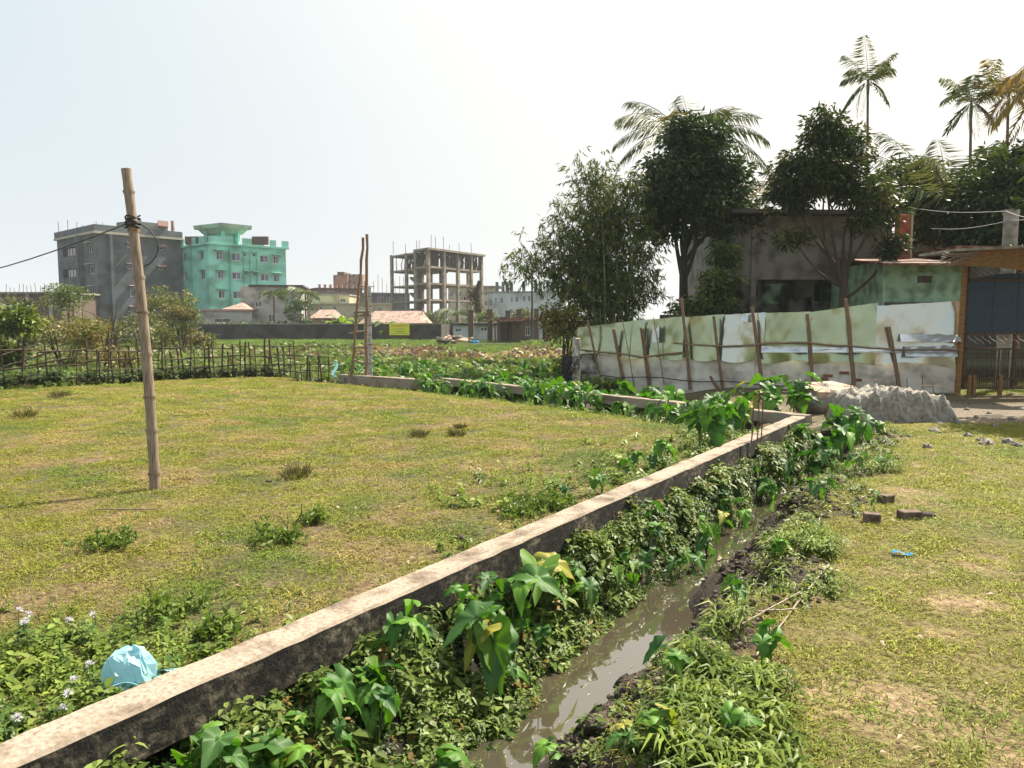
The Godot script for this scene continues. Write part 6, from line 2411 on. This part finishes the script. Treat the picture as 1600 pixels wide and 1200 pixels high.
func build_plants() -> void:
	make_taro_pieces()
	# big ones on the drain bank, from the photograph: foot pixel, height, leaf length, count
	var gl := "taro plants along the drain"
	var lab := "arrow-leaved taro plant growing on the bank below the long ground beam"
	for q in [[770, 1040, 0.42, 0.22, 6, 4.4], [845, 960, 0.38, 0.22, 4, 0.5], [815, 985, 0.45, 0.2, 4, -1.0], [590, 1150, 0.26, 0.13, 5, -1.0], [520, 1165, 0.24, 0.12, 4, -1.0], [620, 1085, 0.3, 0.13, 4, -1.0], [700, 1165, 0.22, 0.12, 4, -1.0], [470, 1190, 0.2, 0.12, 4, -1.0], [770, 1240, 0.2, 0.12, 4, -1.0], [860, 1230, 0.16, 0.1, 3, -1.0], [1060, 860, 0.3, 0.14, 5, -1.0], [1105, 830, 0.32, 0.14, 5, -1.0], [1130, 800, 0.34, 0.14, 5, -1.0], [1165, 785, 0.36, 0.15, 5, -1.0], [1200, 755, 0.38, 0.16, 6, -1.0], [1225, 735, 0.4, 0.16, 6, -1.0], [1085, 850, 0.25, 0.12, 4, -1.0], [1250, 712, 0.4, 0.17, 6, -1.0], [990, 890, 0.28, 0.13, 4, -1.0], [915, 935, 0.3, 0.13, 4, -1.0]]:
		var g := gnd(q[0], q[1], -0.3)
		var p := Vector3(g.x, ground_y(g.x, -g.z), g.z)
		var own := lab
		if q[1] == 1040:
			own = "largest taro clump on the drain bank, with broad blue-green leaves"
		elif q[1] == 960:
			own = "taro plant whose leaves reach up against the side of the long beam"
		elif q[1] == 985:
			own = "taro plant with upright stalks just behind the largest taro clump"
		taro_plant(own, p, q[4], q[2], q[3], gl if own == lab else "", q[5])
	for q in [[2.3, 0.12, 0.2], [2.5, 0.2, 0.22], [2.62, 0.3, 0.18], [2.75, 0.2, 0.2], [2.95, 0.25, 0.16]]:
		var x: float = 0.684 * q[0] - 3.312 + q[1] / 0.8254
		taro_plant(lab, Vector3(x, ground_y(x, q[0]), -q[0]), 4, q[2], 0.15, gl)
	for k in 46:
		var d := 2.5 + pow(rng.randf(), 1.3) * 2.6 if k < 28 else rr(4.8, 11.0)
		var s := rr(0.06, shore(d).x - 0.02)
		var x := 0.684 * d - 3.312 + s / 0.8254
		taro_plant("small taro plant among the creeping weeds of the drain bank", Vector3(x, ground_y(x, d), -d), 3 + k % 3, rr(0.16, 0.3), rr(0.075, 0.125), "small taro plants among the bank weeds")
	# on the muddy bank at the grass side
	lab = "taro plant rooted in the mud on the grassy bank of the drain"
	for q in [[1150, 955, 0.18, 0.09, 4], [1045, 1075, 0.2, 0.09, 4], [1190, 1040, 0.15, 0.1, 3], [1205, 1030, 0.15, 0.13, 3], [975, 1185, 0.15, 0.08, 3], [1030, 1195, 0.17, 0.1, 4], [1150, 1185, 0.18, 0.1, 4], [1290, 790, 0.22, 0.11, 4], [1335, 745, 0.24, 0.12, 4], [1300, 735, 0.28, 0.13, 5], [1275, 765, 0.2, 0.1, 3], [1365, 800, 0.16, 0.09, 2], [1215, 870, 0.12, 0.08, 3], [1380, 735, 0.16, 0.1, 2], [1315, 705, 0.46, 0.26, 6], [1345, 690, 0.4, 0.22, 5], [1290, 690, 0.52, 0.28, 6], [1370, 680, 0.28, 0.18, 4], [1270, 690, 0.5, 0.26, 6], [1325, 675, 0.46, 0.26, 6], [1305, 672, 0.5, 0.28, 6]]:
		var g := gnd(q[0], q[1], 0.0)
		var p := Vector3(g.x, ground_y(g.x, -g.z), g.z)
		taro_plant(lab, p, q[4], q[2], q[3], "taro plants on the muddy bank")
	# rows on either side of the cross beam
	lab = "leafy taro plant in the strip beyond the dark cross beam"
	for k in 70:
		var t := pow(rng.randf(), 0.8)
		var q := CORNER.lerp(BEND, t) + Vector2(0.66, 0.75) * rr(0.25, 1.9)
		if q.x > 5.6:
			continue
		taro_plant(lab, Vector3(q.x, ground_y(q.x, q.y), -q.y), 5, rr(0.42, 0.66), rr(0.2, 0.32), "taro plants beyond the cross beam")
	lab = "taro plant on the field side of the dark cross beam"
	for k in 55:
		var t := pow(rng.randf(), 0.75)
		var q := CORNER.lerp(BEND, t) - Vector2(0.66, 0.75) * rr(0.1, 0.85)
		if beam_s(q.x, q.y) > -0.3:
			continue
		taro_plant(lab, Vector3(q.x, ground_y(q.x, q.y), -q.y), 4 + k % 3, rr(0.26, 0.46), rr(0.13, 0.22), "taro plants before the cross beam")
	for q in [[1130, 690], [1115, 705], [1150, 680], [1095, 700], [1160, 665], [1120, 672]]:
		var g := gnd(q[0], q[1], 0.0)
		taro_plant("big taro plant in the corner between the two beams", Vector3(g.x, ground_y(g.x, -g.z), g.z), 6, rr(0.42, 0.58), rr(0.22, 0.3), "taro plants in the beam corner")
	for q in [[978, 745, 0.12], [1035, 732, 0.2], [1020, 735, 0.13], [930, 775, 0.11], [880, 785, 0.1], [995, 735, 0.13], [940, 772, 0.14], [1045, 715, 0.13]]:
		var g := gnd(q[0], q[1], 0.02)
		taro_plant("small taro plant sprouting from the field beside the long beam", Vector3(g.x, ground_y(g.x, -g.z), g.z), 3, q[2] * 1.2, q[2] * 0.8, "taro sprouts beside the long beam")
	# taro at the near edge of the marsh
	lab = "tall taro plant at the near edge of the marsh"
	for k in 84:
		var px := rr(500, 890)
		var d := rr(20.5, 26.0)
		var p := at(px, 600, d)
		if inside_field(p.x, d) > -0.5:
			continue
		taro_plant(lab, Vector3(p.x, MARSH, p.z), 6, rr(0.4, 0.7), rr(0.15, 0.26), "taro plants at the marsh edge")
	# clumps in the field
	for q in [[440, 848, 0.2, "dark leafy weed clump at the foot of the bare sapling"], [835, 790, 0.3, "leafy weed clump with upright seed stems near the long beam"], [815, 805, 0.22, "low dark green weed patch near the long beam"], [870, 795, 0.2, "low green weed clump against the long beam"], [260, 965, 0.16, "low dark weed clump in the grass near the plastic bag"], [165, 860, 0.2, "dry brownish weed tuft between the pole and the flowers"], [495, 820, 0.1, "small weed tuft beside the bare sapling"], [340, 1000, 0.1, "small round-leaved weed beside the long beam"]]:
		var g := gnd(q[0], q[1], 0.02)
		weed_clump(q[3], Vector3(g.x, ground_y(g.x, -g.z), g.z), q[2])
	for q in [[38, 652, 0.2], [94, 622, 0.22], [42, 610, 0.18], [655, 685, 0.14], [712, 685, 0.14], [465, 745, 0.18], [720, 672, 0.1]]:
		var g := gnd(q[0], q[1], 0.0)
		tussock("coarse dark grass tussock standing out of the short field", Vector3(g.x, ground_y(g.x, -g.z), g.z), q[2])
	# white-lilac flowers by the near end of the beam
	for q in [[30, 975], [45, 988], [138, 990], [145, 1068], [106, 1112], [12, 1140]]:
		var g := gnd(q[0], q[1], 0.12)
		flower_plant(Vector3(g.x, ground_y(g.x, -g.z), g.z))


func weed_clump(label: String, p: Vector3, r: float) -> void:
	var o := thing("weed_clump", label, "weed", p)
	var st := MB.new()
	st.col = Color(1, 1, 1)
	var lf := MB.new()
	for k in int(130 * r + 14):
		var f := Vector3(rr(-1, 1), 0, rr(-1, 1)) * r * pow(rng.randf(), 0.3)
		var h := rr(0.03, 0.09) * (2.0 if k % 9 == 0 else 1.0)
		var q := f + Vector3(rr(-0.05, 0.05), h, rr(-0.05, 0.05))
		st.tube([f, f.lerp(q, 0.5) + rvec(0.008), q], [0.003, 0.0025, 0.0015], 4, false)
		for j in 11:
			var c := f.lerp(q, rr(0.2, 1.0))
			var dir := (Vector3(rr(-1, 1), rr(-0.1, 0.8), rr(-1, 1))).normalized()
			lf.col = Color(0.08, 0.14, 0.03).lerp(Color(0.2, 0.26, 0.05), rng.randf())
			lf.leaf(c, dir, dir.cross(rvec()).normalized(), rr(0.03, 0.06), rr(0.014, 0.024), 0.4)
	part("stems", st.mesh(M.stalk), o)
	part("foliage", lf.mesh(M.weed), o)


func tussock(label: String, p: Vector3, r: float) -> void:
	var o := thing("grass_tussock", label, "grass tussock", p, 0.0, "coarse tussocks in the field")
	var b := MB.new()
	for k in 160:
		var f := Vector3(rr(-1, 1), 0, rr(-1, 1)) * r * 0.6
		var dir := (Vector3(f.x / r, 1.0, f.z / r) + rvec(0.5)).normalized()
		b.col = Color(0.06, 0.075, 0.025).lerp(Color(0.17, 0.14, 0.06), rng.randf() * 0.8)
		b.leaf(f, dir, dir.cross(rvec()).normalized(), rr(0.5, 1.1) * r, 0.008, 0.8)
	part("blades", b.mesh(M.grass), o)


func flower_plant(p: Vector3) -> void:
	var o := thing("flowering_weed", "weed with fluffy whitish lilac blossoms near the plastic bag", "flower", p, 0.0, "lilac flowering weeds")
	var st := MB.new()
	var lf := MB.new()
	for k in 2:
		var q := Vector3(rr(-0.06, 0.06), rr(0.1, 0.18), rr(-0.06, 0.06))
		st.tube([Vector3.ZERO, q * 0.5 + rvec(0.01), q], [0.003, 0.0025, 0.002], 4, false)
		for j in 6:
			var c := q * rr(0.2, 0.85)
			var dir := Vector3(rr(-1, 1), rr(0, 0.5), rr(-1, 1)).normalized()
			lf.col = Color(0.09, 0.15, 0.035) * rr(0.7, 1.3)
			lf.leaf(c, dir, dir.cross(Vector3.UP).normalized(), rr(0.035, 0.06), rr(0.02, 0.032), 0.4)
		var bl := MB.new()
		for j in 34:
			var dir := (rvec() + Vector3.UP * 0.7).normalized()
			bl.col = Color(0.7, 0.68, 0.74) * rr(0.85, 1.15)
			bl.leaf(q + dir * 0.006, dir, dir.cross(rvec()).normalized(), 0.016, 0.006, 0.2)
		part("blossom", bl.mesh(M.blossom), o)
	part("stems", st.mesh(M.stalk), o)
	part("foliage", lf.mesh(M.weed), o)


# ---------- ground cover ----------
func tuft_mesh(n: int, r: float, lo: float, hi: float, w: float, lie: float) -> ArrayMesh:
	var b := MB.new()
	for k in n:
		var f := Vector3(rr(-1, 1), 0, rr(-1, 1)) * r
		var yaw := rr(0, TAU)
		var up := rr(1.0 - lie, 1.0)
		var dir := Vector3(cos(yaw), up * rr(0.3, 1.6), sin(yaw)).normalized()
		var sd := dir.cross(Vector3.UP).normalized()
		b.col = Color(1, 1, 1) * rr(0.7, 1.3)
		if k % 4 == 0:
			b.col = Color(1.35, 1.12, 0.9) * rr(0.8, 1.2)
		b.leaf(f, dir, (sd + rvec(0.4)).normalized(), rr(lo, hi), w * rr(0.7, 1.3), 0.9)
	return b.mesh(M.grass)


func sprig_mesh(n: int, h: float, ln: float, w: float, spread: float, whorl := false) -> ArrayMesh:
	var b := MB.new()
	b.col = Color(0.8, 0.9, 0.6)
	var top := Vector3(rr(-0.3, 0.3) * h, h, rr(-0.3, 0.3) * h)
	b.tube([Vector3.ZERO, top * 0.5 + rvec(h * 0.06), top], [0.003, 0.0025, 0.0015], 4, false)
	for k in n:
		var t := pow(float(k + 1) / n, 0.7)
		var yaw := k * 2.4 + rr(-0.4, 0.4)
		var p := top * t + Vector3(rr(-1, 1), rr(-0.3, 0.3), rr(-1, 1)) * spread
		var dir := Vector3(cos(yaw), rr(0.1, 0.8) if whorl else rr(-0.35, 0.45), sin(yaw)).normalized()
		var sd := dir.cross(Vector3.UP).normalized()
		b.col = Color(1, 1, 1) * rr(0.65, 1.3)
		if whorl:
			b.leaf(p, dir, (sd + rvec(0.35)).normalized(), ln * rr(0.65, 1.2), w * rr(0.8, 1.2), 0.9)
		else:
			b.oval(p, dir, (sd + rvec(0.35)).normalized(), ln * rr(0.55, 1.2), w * rr(0.8, 1.2), 0.6)
	return b.mesh(M.weed)


func put(x: float, d: float, s: float, lift := 0.0, lean := 0.25) -> Transform3D:
	var bs := Basis(Vector3.UP, rr(0, TAU)) * Basis(Vector3.RIGHT, rr(-lean, lean))
	return Transform3D(bs.scaled(Vector3.ONE * s), Vector3(x, ground_y(x, d) + lift, -d))


func build_cover() -> void:
	var tufts := []
	for k in 5:
		tufts.append(tuft_mesh(36, 0.09, 0.025, 0.062, 0.0056, 0.75))
	var xs := [[], [], [], [], []]
	var cs := [[], [], [], [], []]
	var green := Color(0.18, 0.255, 0.033)
	var lush := Color(0.11, 0.19, 0.028)
	var olive := Color(0.275, 0.295, 0.038)
	var straw := Color(0.44, 0.34, 0.15)
	# bands of depth: [from, to, tufts per square metre, size]
	for band in [[2.2, 4.2, 420.0, 0.8], [4.2, 7.0, 330.0, 0.95], [7.0, 12.0, 190.0, 1.15], [12.0, 22.5, 95.0, 1.5]]:
		var wide: float = band[1] * 0.75 + 2.6
		var cnt := int((band[1] - band[0]) * wide * 2.0 * band[2])
		for i in cnt:
			var d := rr(band[0], band[1])
			var x := rr(-wide, wide)
			if absf(x) > d * 0.74 + 2.3:
				continue
			var s := beam_s(x, d)
			var side := d < 11.55 and s > -0.22
			if s < 0.05 and s > -0.24 and d < 11.6:
				continue
			var edge := 9.0
			if side:
				edge = s - shore(d).y
				if edge < 0.4:
					continue
				if edge < 0.7 and rng.randf() < 0.8 - (edge - 0.22):
					continue
				if maxf(bare_patch(x, d), smoothstep(0.3, 0.5, n1.get_noise_2d(x * 5.0 + 20.0, d * 5.0)) * 0.35) > rng.randf() * 1.15:
					continue
			elif smoothstep(0.3, 0.55, n1.get_noise_2d(x * 4.0 - 30.0, d * 4.0)) * 0.75 > rng.randf():
				continue
			elif inside_field(x, d) < 0.15:
				if x > 8.2 and d > 16.3 and d < 20.5:
					pass
				elif not (x > 4.6 and d < 15.0 and d > 11.0):
					continue
				elif rng.randf() < 0.75 or (d > 11.6 and x > 5.5):
					continue
			var a := 0.5 + 0.5 * n2.get_noise_2d(x * 2.2, d * 2.2)
			var b := n1.get_noise_2d(x * 3.0 + 50.0, d * 3.0)
			var c2 := n3.get_noise_2d(x * 1.1, d * 1.1 + 70.0)
			var col := olive
			if side:
				col = olive.lerp(green, smoothstep(0.45, 0.75, a)).lerp(straw, smoothstep(0.15, 0.5, c2) * 0.3)
				col = col * 1.08
			else:
				col = straw.lerp(olive, smoothstep(0.1, 0.55, a + 0.35 * c2)).lerp(green, smoothstep(0.55, 0.85, a + 0.4 * b))
				# greener towards the beams and near the standpoint
				var near_beam := smoothstep(2.6, 0.3, -s) * smoothstep(5.0, 8.0, d) if d < 12.0 else 0.0
				var q := inside_field(x, d) if x > -4.0 else 9.0
				col = col.lerp(green, clampf(near_beam * 0.8 + smoothstep(2.6, 0.6, q) * 0.8 + smoothstep(4.6, 3.0, d) * 0.55, 0, 0.9))
				if near_beam > 0.3 and b > 0.1:
					col = col.lerp(lush, 0.6)
			if rng.randf() < 0.06:
				col = straw * rr(0.7, 1.1)
			col = col * rr(0.75, 1.2)
			col.a = 1.0
			var k := rng.randi() % 5
			xs[k].append(put(x, d, band[3] * rr(0.6, 1.2) * (1.0 + 0.5 * n2.get_noise_2d(x * 4.0 + 80.0, d * 4.0)) * (1.25 if not side and d < 3.6 else 1.0), -0.008))
			cs[k].append(col)
	var labels := ["short patchy field and bank grass", "short yellowish creeping grass", "short green creeping grass", "short dry trodden grass", "short mixed lawn grass"]
	for k in 5:
		scatter("grass", tufts[k], xs[k], cs[k], labels[k] + " growing over the field and the bank", "grass")
	bank_cover()
	marsh_cover()


func bank_cover() -> void:
	# small-leaved cover on the slope under the beam
	var sp := [sprig_mesh(15, 0.12, 0.052, 0.026, 0.02), sprig_mesh(18, 0.17, 0.05, 0.022, 0.03), sprig_mesh(12, 0.12, 0.075, 0.058, 0.03)]
	var xs := [[], [], []]
	var cs := [[], [], []]
	for i in 13000:
		var d := 1.8 + pow(rng.randf(), 1.25) * 9.7
		var sh := shore(d)
		var s := rr(0.0, sh.x + 0.02)
		if rng.randf() < 0.12:
			s = rr(-0.12, 0.05)
		var x := 0.684 * d - 3.312 + s / 0.8254
		var g := n2.get_noise_2d(x * 6.0, d * 6.0)
		if g < -0.15 and rng.randf() < 0.7:
			continue
		var k := rng.randi() % 3
		var col := Color(0.045, 0.1, 0.018).lerp(Color(0.21, 0.28, 0.07), clampf(0.5 + g + rr(-0.4, 0.4), 0, 1)) * rr(0.75, 1.2)
		if rng.randf() < 0.04:
			col = Color(0.25, 0.17, 0.05)
		col.a = 1.0
		xs[k].append(put(x, d, rr(0.6, 1.2) * lerpf(0.95, 0.65, s / sh.x) * (0.8 + 0.9 * maxf(g, -0.3)), -0.01, 0.6))
		cs[k].append(col)
	# and in the lowest corner, past the near end
	var names := ["small ovate weeds", "upright leafy weeds", "round-leaved creeping weeds"]
	for k in 3:
		scatter("bank_weeds", sp[k], xs[k], cs[k], names[k] + " covering the drain bank below the long beam", "weeds")
	# willow-leaved weeds on the grassy side
	var wl := [sprig_mesh(16, 0.13, 0.085, 0.014, 0.012, true), sprig_mesh(13, 0.1, 0.075, 0.013, 0.012, true)]
	xs = [[], []]
	cs = [[], []]
	for q in [[1110, 1120, 0.15, 0.14, 60], [1080, 1180, 0.16, 0.12, 60], [1160, 1150, 0.16, 0.14, 55], [1180, 1090, 0.12, 0.14, 40], [1100, 1060, 0.1, 0.1, 26], [1250, 850, 0.22, 0.16, 60], [1275, 870, 0.14, 0.1, 26], [1340, 730, 0.4, 0.4, 70], [1145, 1215, 0.2, 0.12, 60], [1130, 985, 0.1, 0.1, 16], [1190, 910, 0.14, 0.1, 14]]:
		var c := gnd(q[0], q[1], 0.0)
		for i in q[4]:
			var x: float = c.x + rr(-1, 1) * q[2]
			var d: float = -c.z + rr(-1, 1) * q[3]
			if beam_s(x, d) < shore(d).y + 0.1:
				continue
			var k := rng.randi() % 2
			var col := Color(0.11, 0.18, 0.03).lerp(Color(0.24, 0.31, 0.05), rng.randf()) * rr(0.8, 1.15)
			col.a = 1.0
			xs[k].append(put(x, d, rr(0.7, 1.2), -0.01, 0.35))
			cs[k].append(col)
	for k in 2:
		scatter("bank_weeds", wl[k], xs[k], cs[k], ["willow-leaved pale green weeds on the grassy bank", "shorter willow-leaved weeds on the grassy bank"][k], "weeds")
	# small weeds along the mud and in the field corners
	xs = [[], [], []]
	cs = [[], [], []]
	for i in 2600:
		var d := rr(2.2, 11.3)
		var sh := shore(d)
		var s := sh.y + rr(0.16, 0.8)
		var x := 0.684 * d - 3.312 + s / 0.8254
		var g := n2.get_noise_2d(x * 5.0 + 9.0, d * 5.0)
		if g < 0.02:
			continue
		var k := rng.randi() % 3
		var col := Color(0.09, 0.15, 0.03).lerp(Color(0.24, 0.29, 0.07), rng.randf()) * rr(0.75, 1.2)
		col.a = 1.0
		xs[k].append(put(x, d, rr(0.25, 0.6), -0.01, 0.5))
		cs[k].append(col)
	# leafy patches inside the field: near corner by the flowers, and along the beams
	for i in 15000:
		var d := 2.4 + pow(rng.randf(), 1.5) * 16.0
		var x := rr(-0.72, 0.4) * d
		var s := beam_s(x, d)
		if s > -0.26 or absf(x) > d * 0.72 + 0.6:
			continue
		var q := inside_field(x, d)
		if q < 0.1:
			continue
		var g := n2.get_noise_2d(x * 3.0 + 31.0, d * 3.0)
		var want := 0.0
		if d < 4.2:
			want = smoothstep(4.2, 3.2, d) * (1.0 + g)
		want = maxf(want, smoothstep(0.8, 0.2, -s) * (0.15 + g))
		if d < 12.0:
			want = maxf(want, smoothstep(2.2, 0.3, -s) * smoothstep(5.5, 8.0, d) * (0.6 + g))
		want = maxf(want, smoothstep(1.9, 0.5, q) * (0.7 + g))
		var stray := smoothstep(0.22, 0.5, n3.get_noise_2d(x * 0.9 + 11.0, d * 0.9)) * 0.5
		var alone := stray > want
		want = maxf(want, stray)
		if rng.randf() > want:
			continue
		var k := rng.randi() % 3
		var col := Color(0.1, 0.18, 0.03).lerp(Color(0.26, 0.33, 0.06), rng.randf()) * rr(0.75, 1.2)
		col.a = 1.0
		if alone:
			k = k % 2
		xs[k].append(put(x, d, rr(0.35, 0.75) * (0.55 if alone else (1.0 if d < 6.0 else 1.4)), -0.01, 0.5))
		cs[k].append(col)
	for k in 3:
		scatter("low_weeds", sp[k], xs[k], cs[k], ["low ovate weeds", "low leafy weeds", "low round-leaved weeds"][k] + " mixed into the mud edge and the field corners", "weeds")
	# dead leaves and crumbs lying about
	var dl := MB.new()
	dl.leaf(Vector3(-0.02, 0.004, 0), Vector3.RIGHT, Vector3.BACK, 0.045, 0.02, 0.5)
	var cr := MB.new()
	cr.cbox(Vector3(0, 0.004, 0), Vector3(0.02, 0.012, 0.016), 0.004)
	xs = []
	cs = []
	for i in 230:
		var d := rr(2.4, 12.0)
		var x := rr(-d * 0.7, d * 0.7)
		var s := beam_s(x, d)
		if (s > -0.25 and s < shore(d).y + 0.2):
			continue
		xs.append(put(x, d, rr(0.6, 1.3), 0.02, 0.3))
		cs.append(Color(0.3, 0.21, 0.12).lerp(Color(0.45, 0.39, 0.29), rng.randf()))
	scatter("fallen_leaves", dl.mesh(M.dry_leaf), xs, cs, "curled dry leaves strewn over the grass", "leaves")
	xs = []
	cs = []
	for i in 1400:
		var d := rr(2.3, 11.0)
		var s := shore(d).y + rr(0.02, 0.8)
		var x := 0.684 * d - 3.312 + s / 0.8254
		xs.append(put(x, d, rr(0.4, 2.2), 0.0, 1.0))
		cs.append(Color(0.075, 0.055, 0.04) * rr(0.7, 1.6))
	scatter("mud_crumbs", cr.mesh(M.mud_crumb), xs, cs, "crumbs of dark mud along the drain", "mud")
	# lumps of dug-out mud along the drain
	var cl := [lump(Vector3(0.055, 0.04, 0.05), 0.9, 2.0, M.mud, 7), lump(Vector3(0.07, 0.035, 0.045), 1.0, 9.0, M.mud, 7)]
	for v in 2:
		xs = []
		cs = []
		for i in 170:
			var d := rr(2.3, 10.5)
			var s := shore(d).y + 0.2 + absf(rng.randfn(0.0, 0.22))
			var x := 0.684 * d - 3.312 + s / 0.8254
			xs.append(put(x, d, rr(0.35, 1.2), -0.01, 1.2))
			cs.append(Color(1, 1, 1) * rr(0.8, 1.3))
		scatter("mud_clods", cl[v], xs, cs, ["rounded", "flattish"][v] + " clods of dug-out dark mud heaped along the drain", "mud")
	# scraps floating on the water
	xs = []
	cs = []
	for i in 90:
		var d := rr(3.4, 10.0)
		var sh := shore(d)
		var s := rr(sh.x, sh.y)
		var x := 0.684 * d - 3.312 + s / 0.8254
		xs.append(Transform3D(Basis(Vector3.UP, rr(0, TAU)).scaled(Vector3.ONE * rr(0.15, 0.6)), Vector3(x, WATER + 0.001, -d)))
		cs.append(Color(0.4, 0.36, 0.24))
	scatter("floating_scraps", dl.mesh(M.dry_leaf), xs, cs, "bits of leaf floating on the drain water", "debris")


func marsh_cover() -> void:
	# clumps of floating and rooted marsh plants
	var broad := []
	for k in 3:
		var b := MB.new()
		for j in 12:
			var f := Vector3(rr(-0.22, 0.22), 0, rr(-0.22, 0.22))
			var yaw := rr(0, TAU)
			var h := rr(0.1, 0.34)
			var dir := Vector3(cos(yaw), rr(0.0, 1.3), sin(yaw)).normalized()
			b.col = Color(1, 1, 1) * rr(0.6, 1.35)
			b.leaf(f + Vector3.UP * h, dir, dir.cross(rvec()).normalized(), rr(0.16, 0.3), rr(0.1, 0.17), 0.4)
		broad.append(b.mesh(M.weed))
	var blades := tuft_mesh(40, 0.25, 0.25, 0.55, 0.03, 0.2)
	var xs := [[], [], [], []]
	var cs := [[], [], [], []]
	for i in 15000:
		var d := 20.0 + pow(rng.randf(), 1.4) * 49.0
		var x := rr(-0.68, 0.14) * d * 1.05
		if inside_field(x, d) > -0.25:
			continue
		var g := n1.get_noise_2d(x * 0.9, d * 0.9)
		var px := 800.0 + x / d * F
		var col := Color(0.12, 0.19, 0.05).lerp(Color(0.26, 0.3, 0.13), clampf(rng.randf() + g * 0.5, 0, 1))
		var brown := smoothstep(29.0, 34.0, d + g * 3.0) * (1.0 - smoothstep(42.0, 48.0, d + g * 5.0))
		if px < 560:
			brown *= 0.25
		if rng.randf() < brown * 0.85:
			col = [Color(0.26, 0.15, 0.12), Color(0.38, 0.27, 0.21), Color(0.5, 0.43, 0.34), Color(0.18, 0.1, 0.085)][rng.randi() % 4]
		var bright := smoothstep(44.0, 52.0, d + g * 6.0)
		if px > 690 and px < 820:
			bright = maxf(bright, smoothstep(36.0, 39.0, d) * smoothstep(75.0, 40.0, absf(px - 750.0)))
		if px > 820:
			bright *= 0.25
		if rng.randf() < bright:
			col = Color(0.17, 0.27, 0.045)
			xs[3].append(Transform3D(Basis(Vector3.UP, rr(0, TAU)).scaled(Vector3.ONE * rr(0.8, 1.3)), Vector3(x, MARSH - 0.03, -d)))
			cs[3].append(Color(col.r, col.g, col.b) * rr(0.75, 1.2))
			continue
		var k := rng.randi() % 3
		col = col * rr(0.7, 1.2)
		col.a = 1.0
		xs[k].append(Transform3D(Basis(Vector3.UP, rr(0, TAU)).scaled(Vector3.ONE * rr(0.8, 1.4)), Vector3(x, MARSH - 0.05, -d)))
		cs[k].append(col)
	var names := ["green and pale marsh plants", "broad-leaved floating marsh plants", "mixed green and withered marsh plants", "bright green marsh grass"]
	for k in 4:
		scatter("marsh_plants", broad[k] if k < 3 else blades, xs[k], cs[k], names[k] + " filling the wet ground beyond the field", "marsh plants")
	# weeds tangled along the foot of the bamboo fence
	var fw := sprig_mesh(22, 0.3, 0.09, 0.045, 0.06)
	xs = []
	cs = []
	var line := [Vector2(-13.6, 15.9), Vector2(-11.68, 17.3), Vector2(-10.29, 18.6), Vector2(-8.63, 20.6), Vector2(-6.68, 21.6), Vector2(-4.95, 21.3)]
	for i in 1500:
		var k := rng.randi() % 5
		var q: Vector2 = line[k].lerp(line[k + 1], rng.randf()) + Vector2(rr(-0.15, 0.15), rr(0.02, 0.6))
		xs.append(put(q.x, q.y, rr(0.6, 1.5), 0.0, 0.6))
		cs.append(Color(0.05, 0.075, 0.025).lerp(Color(0.11, 0.14, 0.04), rng.randf() * (1.0 if k > 1 else 0.6)))
	scatter("fence_weeds", fw, xs, cs, "tangled dark weeds along the foot of the bamboo fence", "weeds")
	# scrub far off closing the view under the buildings
	var sc := MB.new()
	for k in 60:
		var dir := rvec().normalized()
		dir.y = absf(dir.y)
		sc.col = Color(1, 1, 1) * rr(0.6, 1.3)
		sc.card(Vector3(rr(-1, 1), rr(0.1, 1.5), rr(-0.6, 0.6)), dir, dir.cross(rvec()).normalized(), 0.4, 0.22)
	xs = []
	cs = []
	for i in 700:
		var d := rr(48.0, 88.0)
		var px := rr(-150, 300)
		if i % 4 == 0:
			px = rr(640, 900)
			d = rr(76.0, 115.0)
		if i % 7 == 0:
			px = rr(300, 640)
			d = rr(74.0, 100.0)
		var p := at(px, 500, d)
		xs.append(Transform3D(Basis(Vector3.UP, rr(0, TAU)).scaled(Vector3.ONE * rr(0.5, 1.1)), Vector3(p.x, MARSH, p.z)))
		cs.append(Color(0.08, 0.1, 0.04).lerp(Color(0.16, 0.16, 0.06), rng.randf()))
	scatter("far_scrub", sc.mesh(M.weed), xs, cs, "scrub growing far off at the foot of the houses", "scrub")
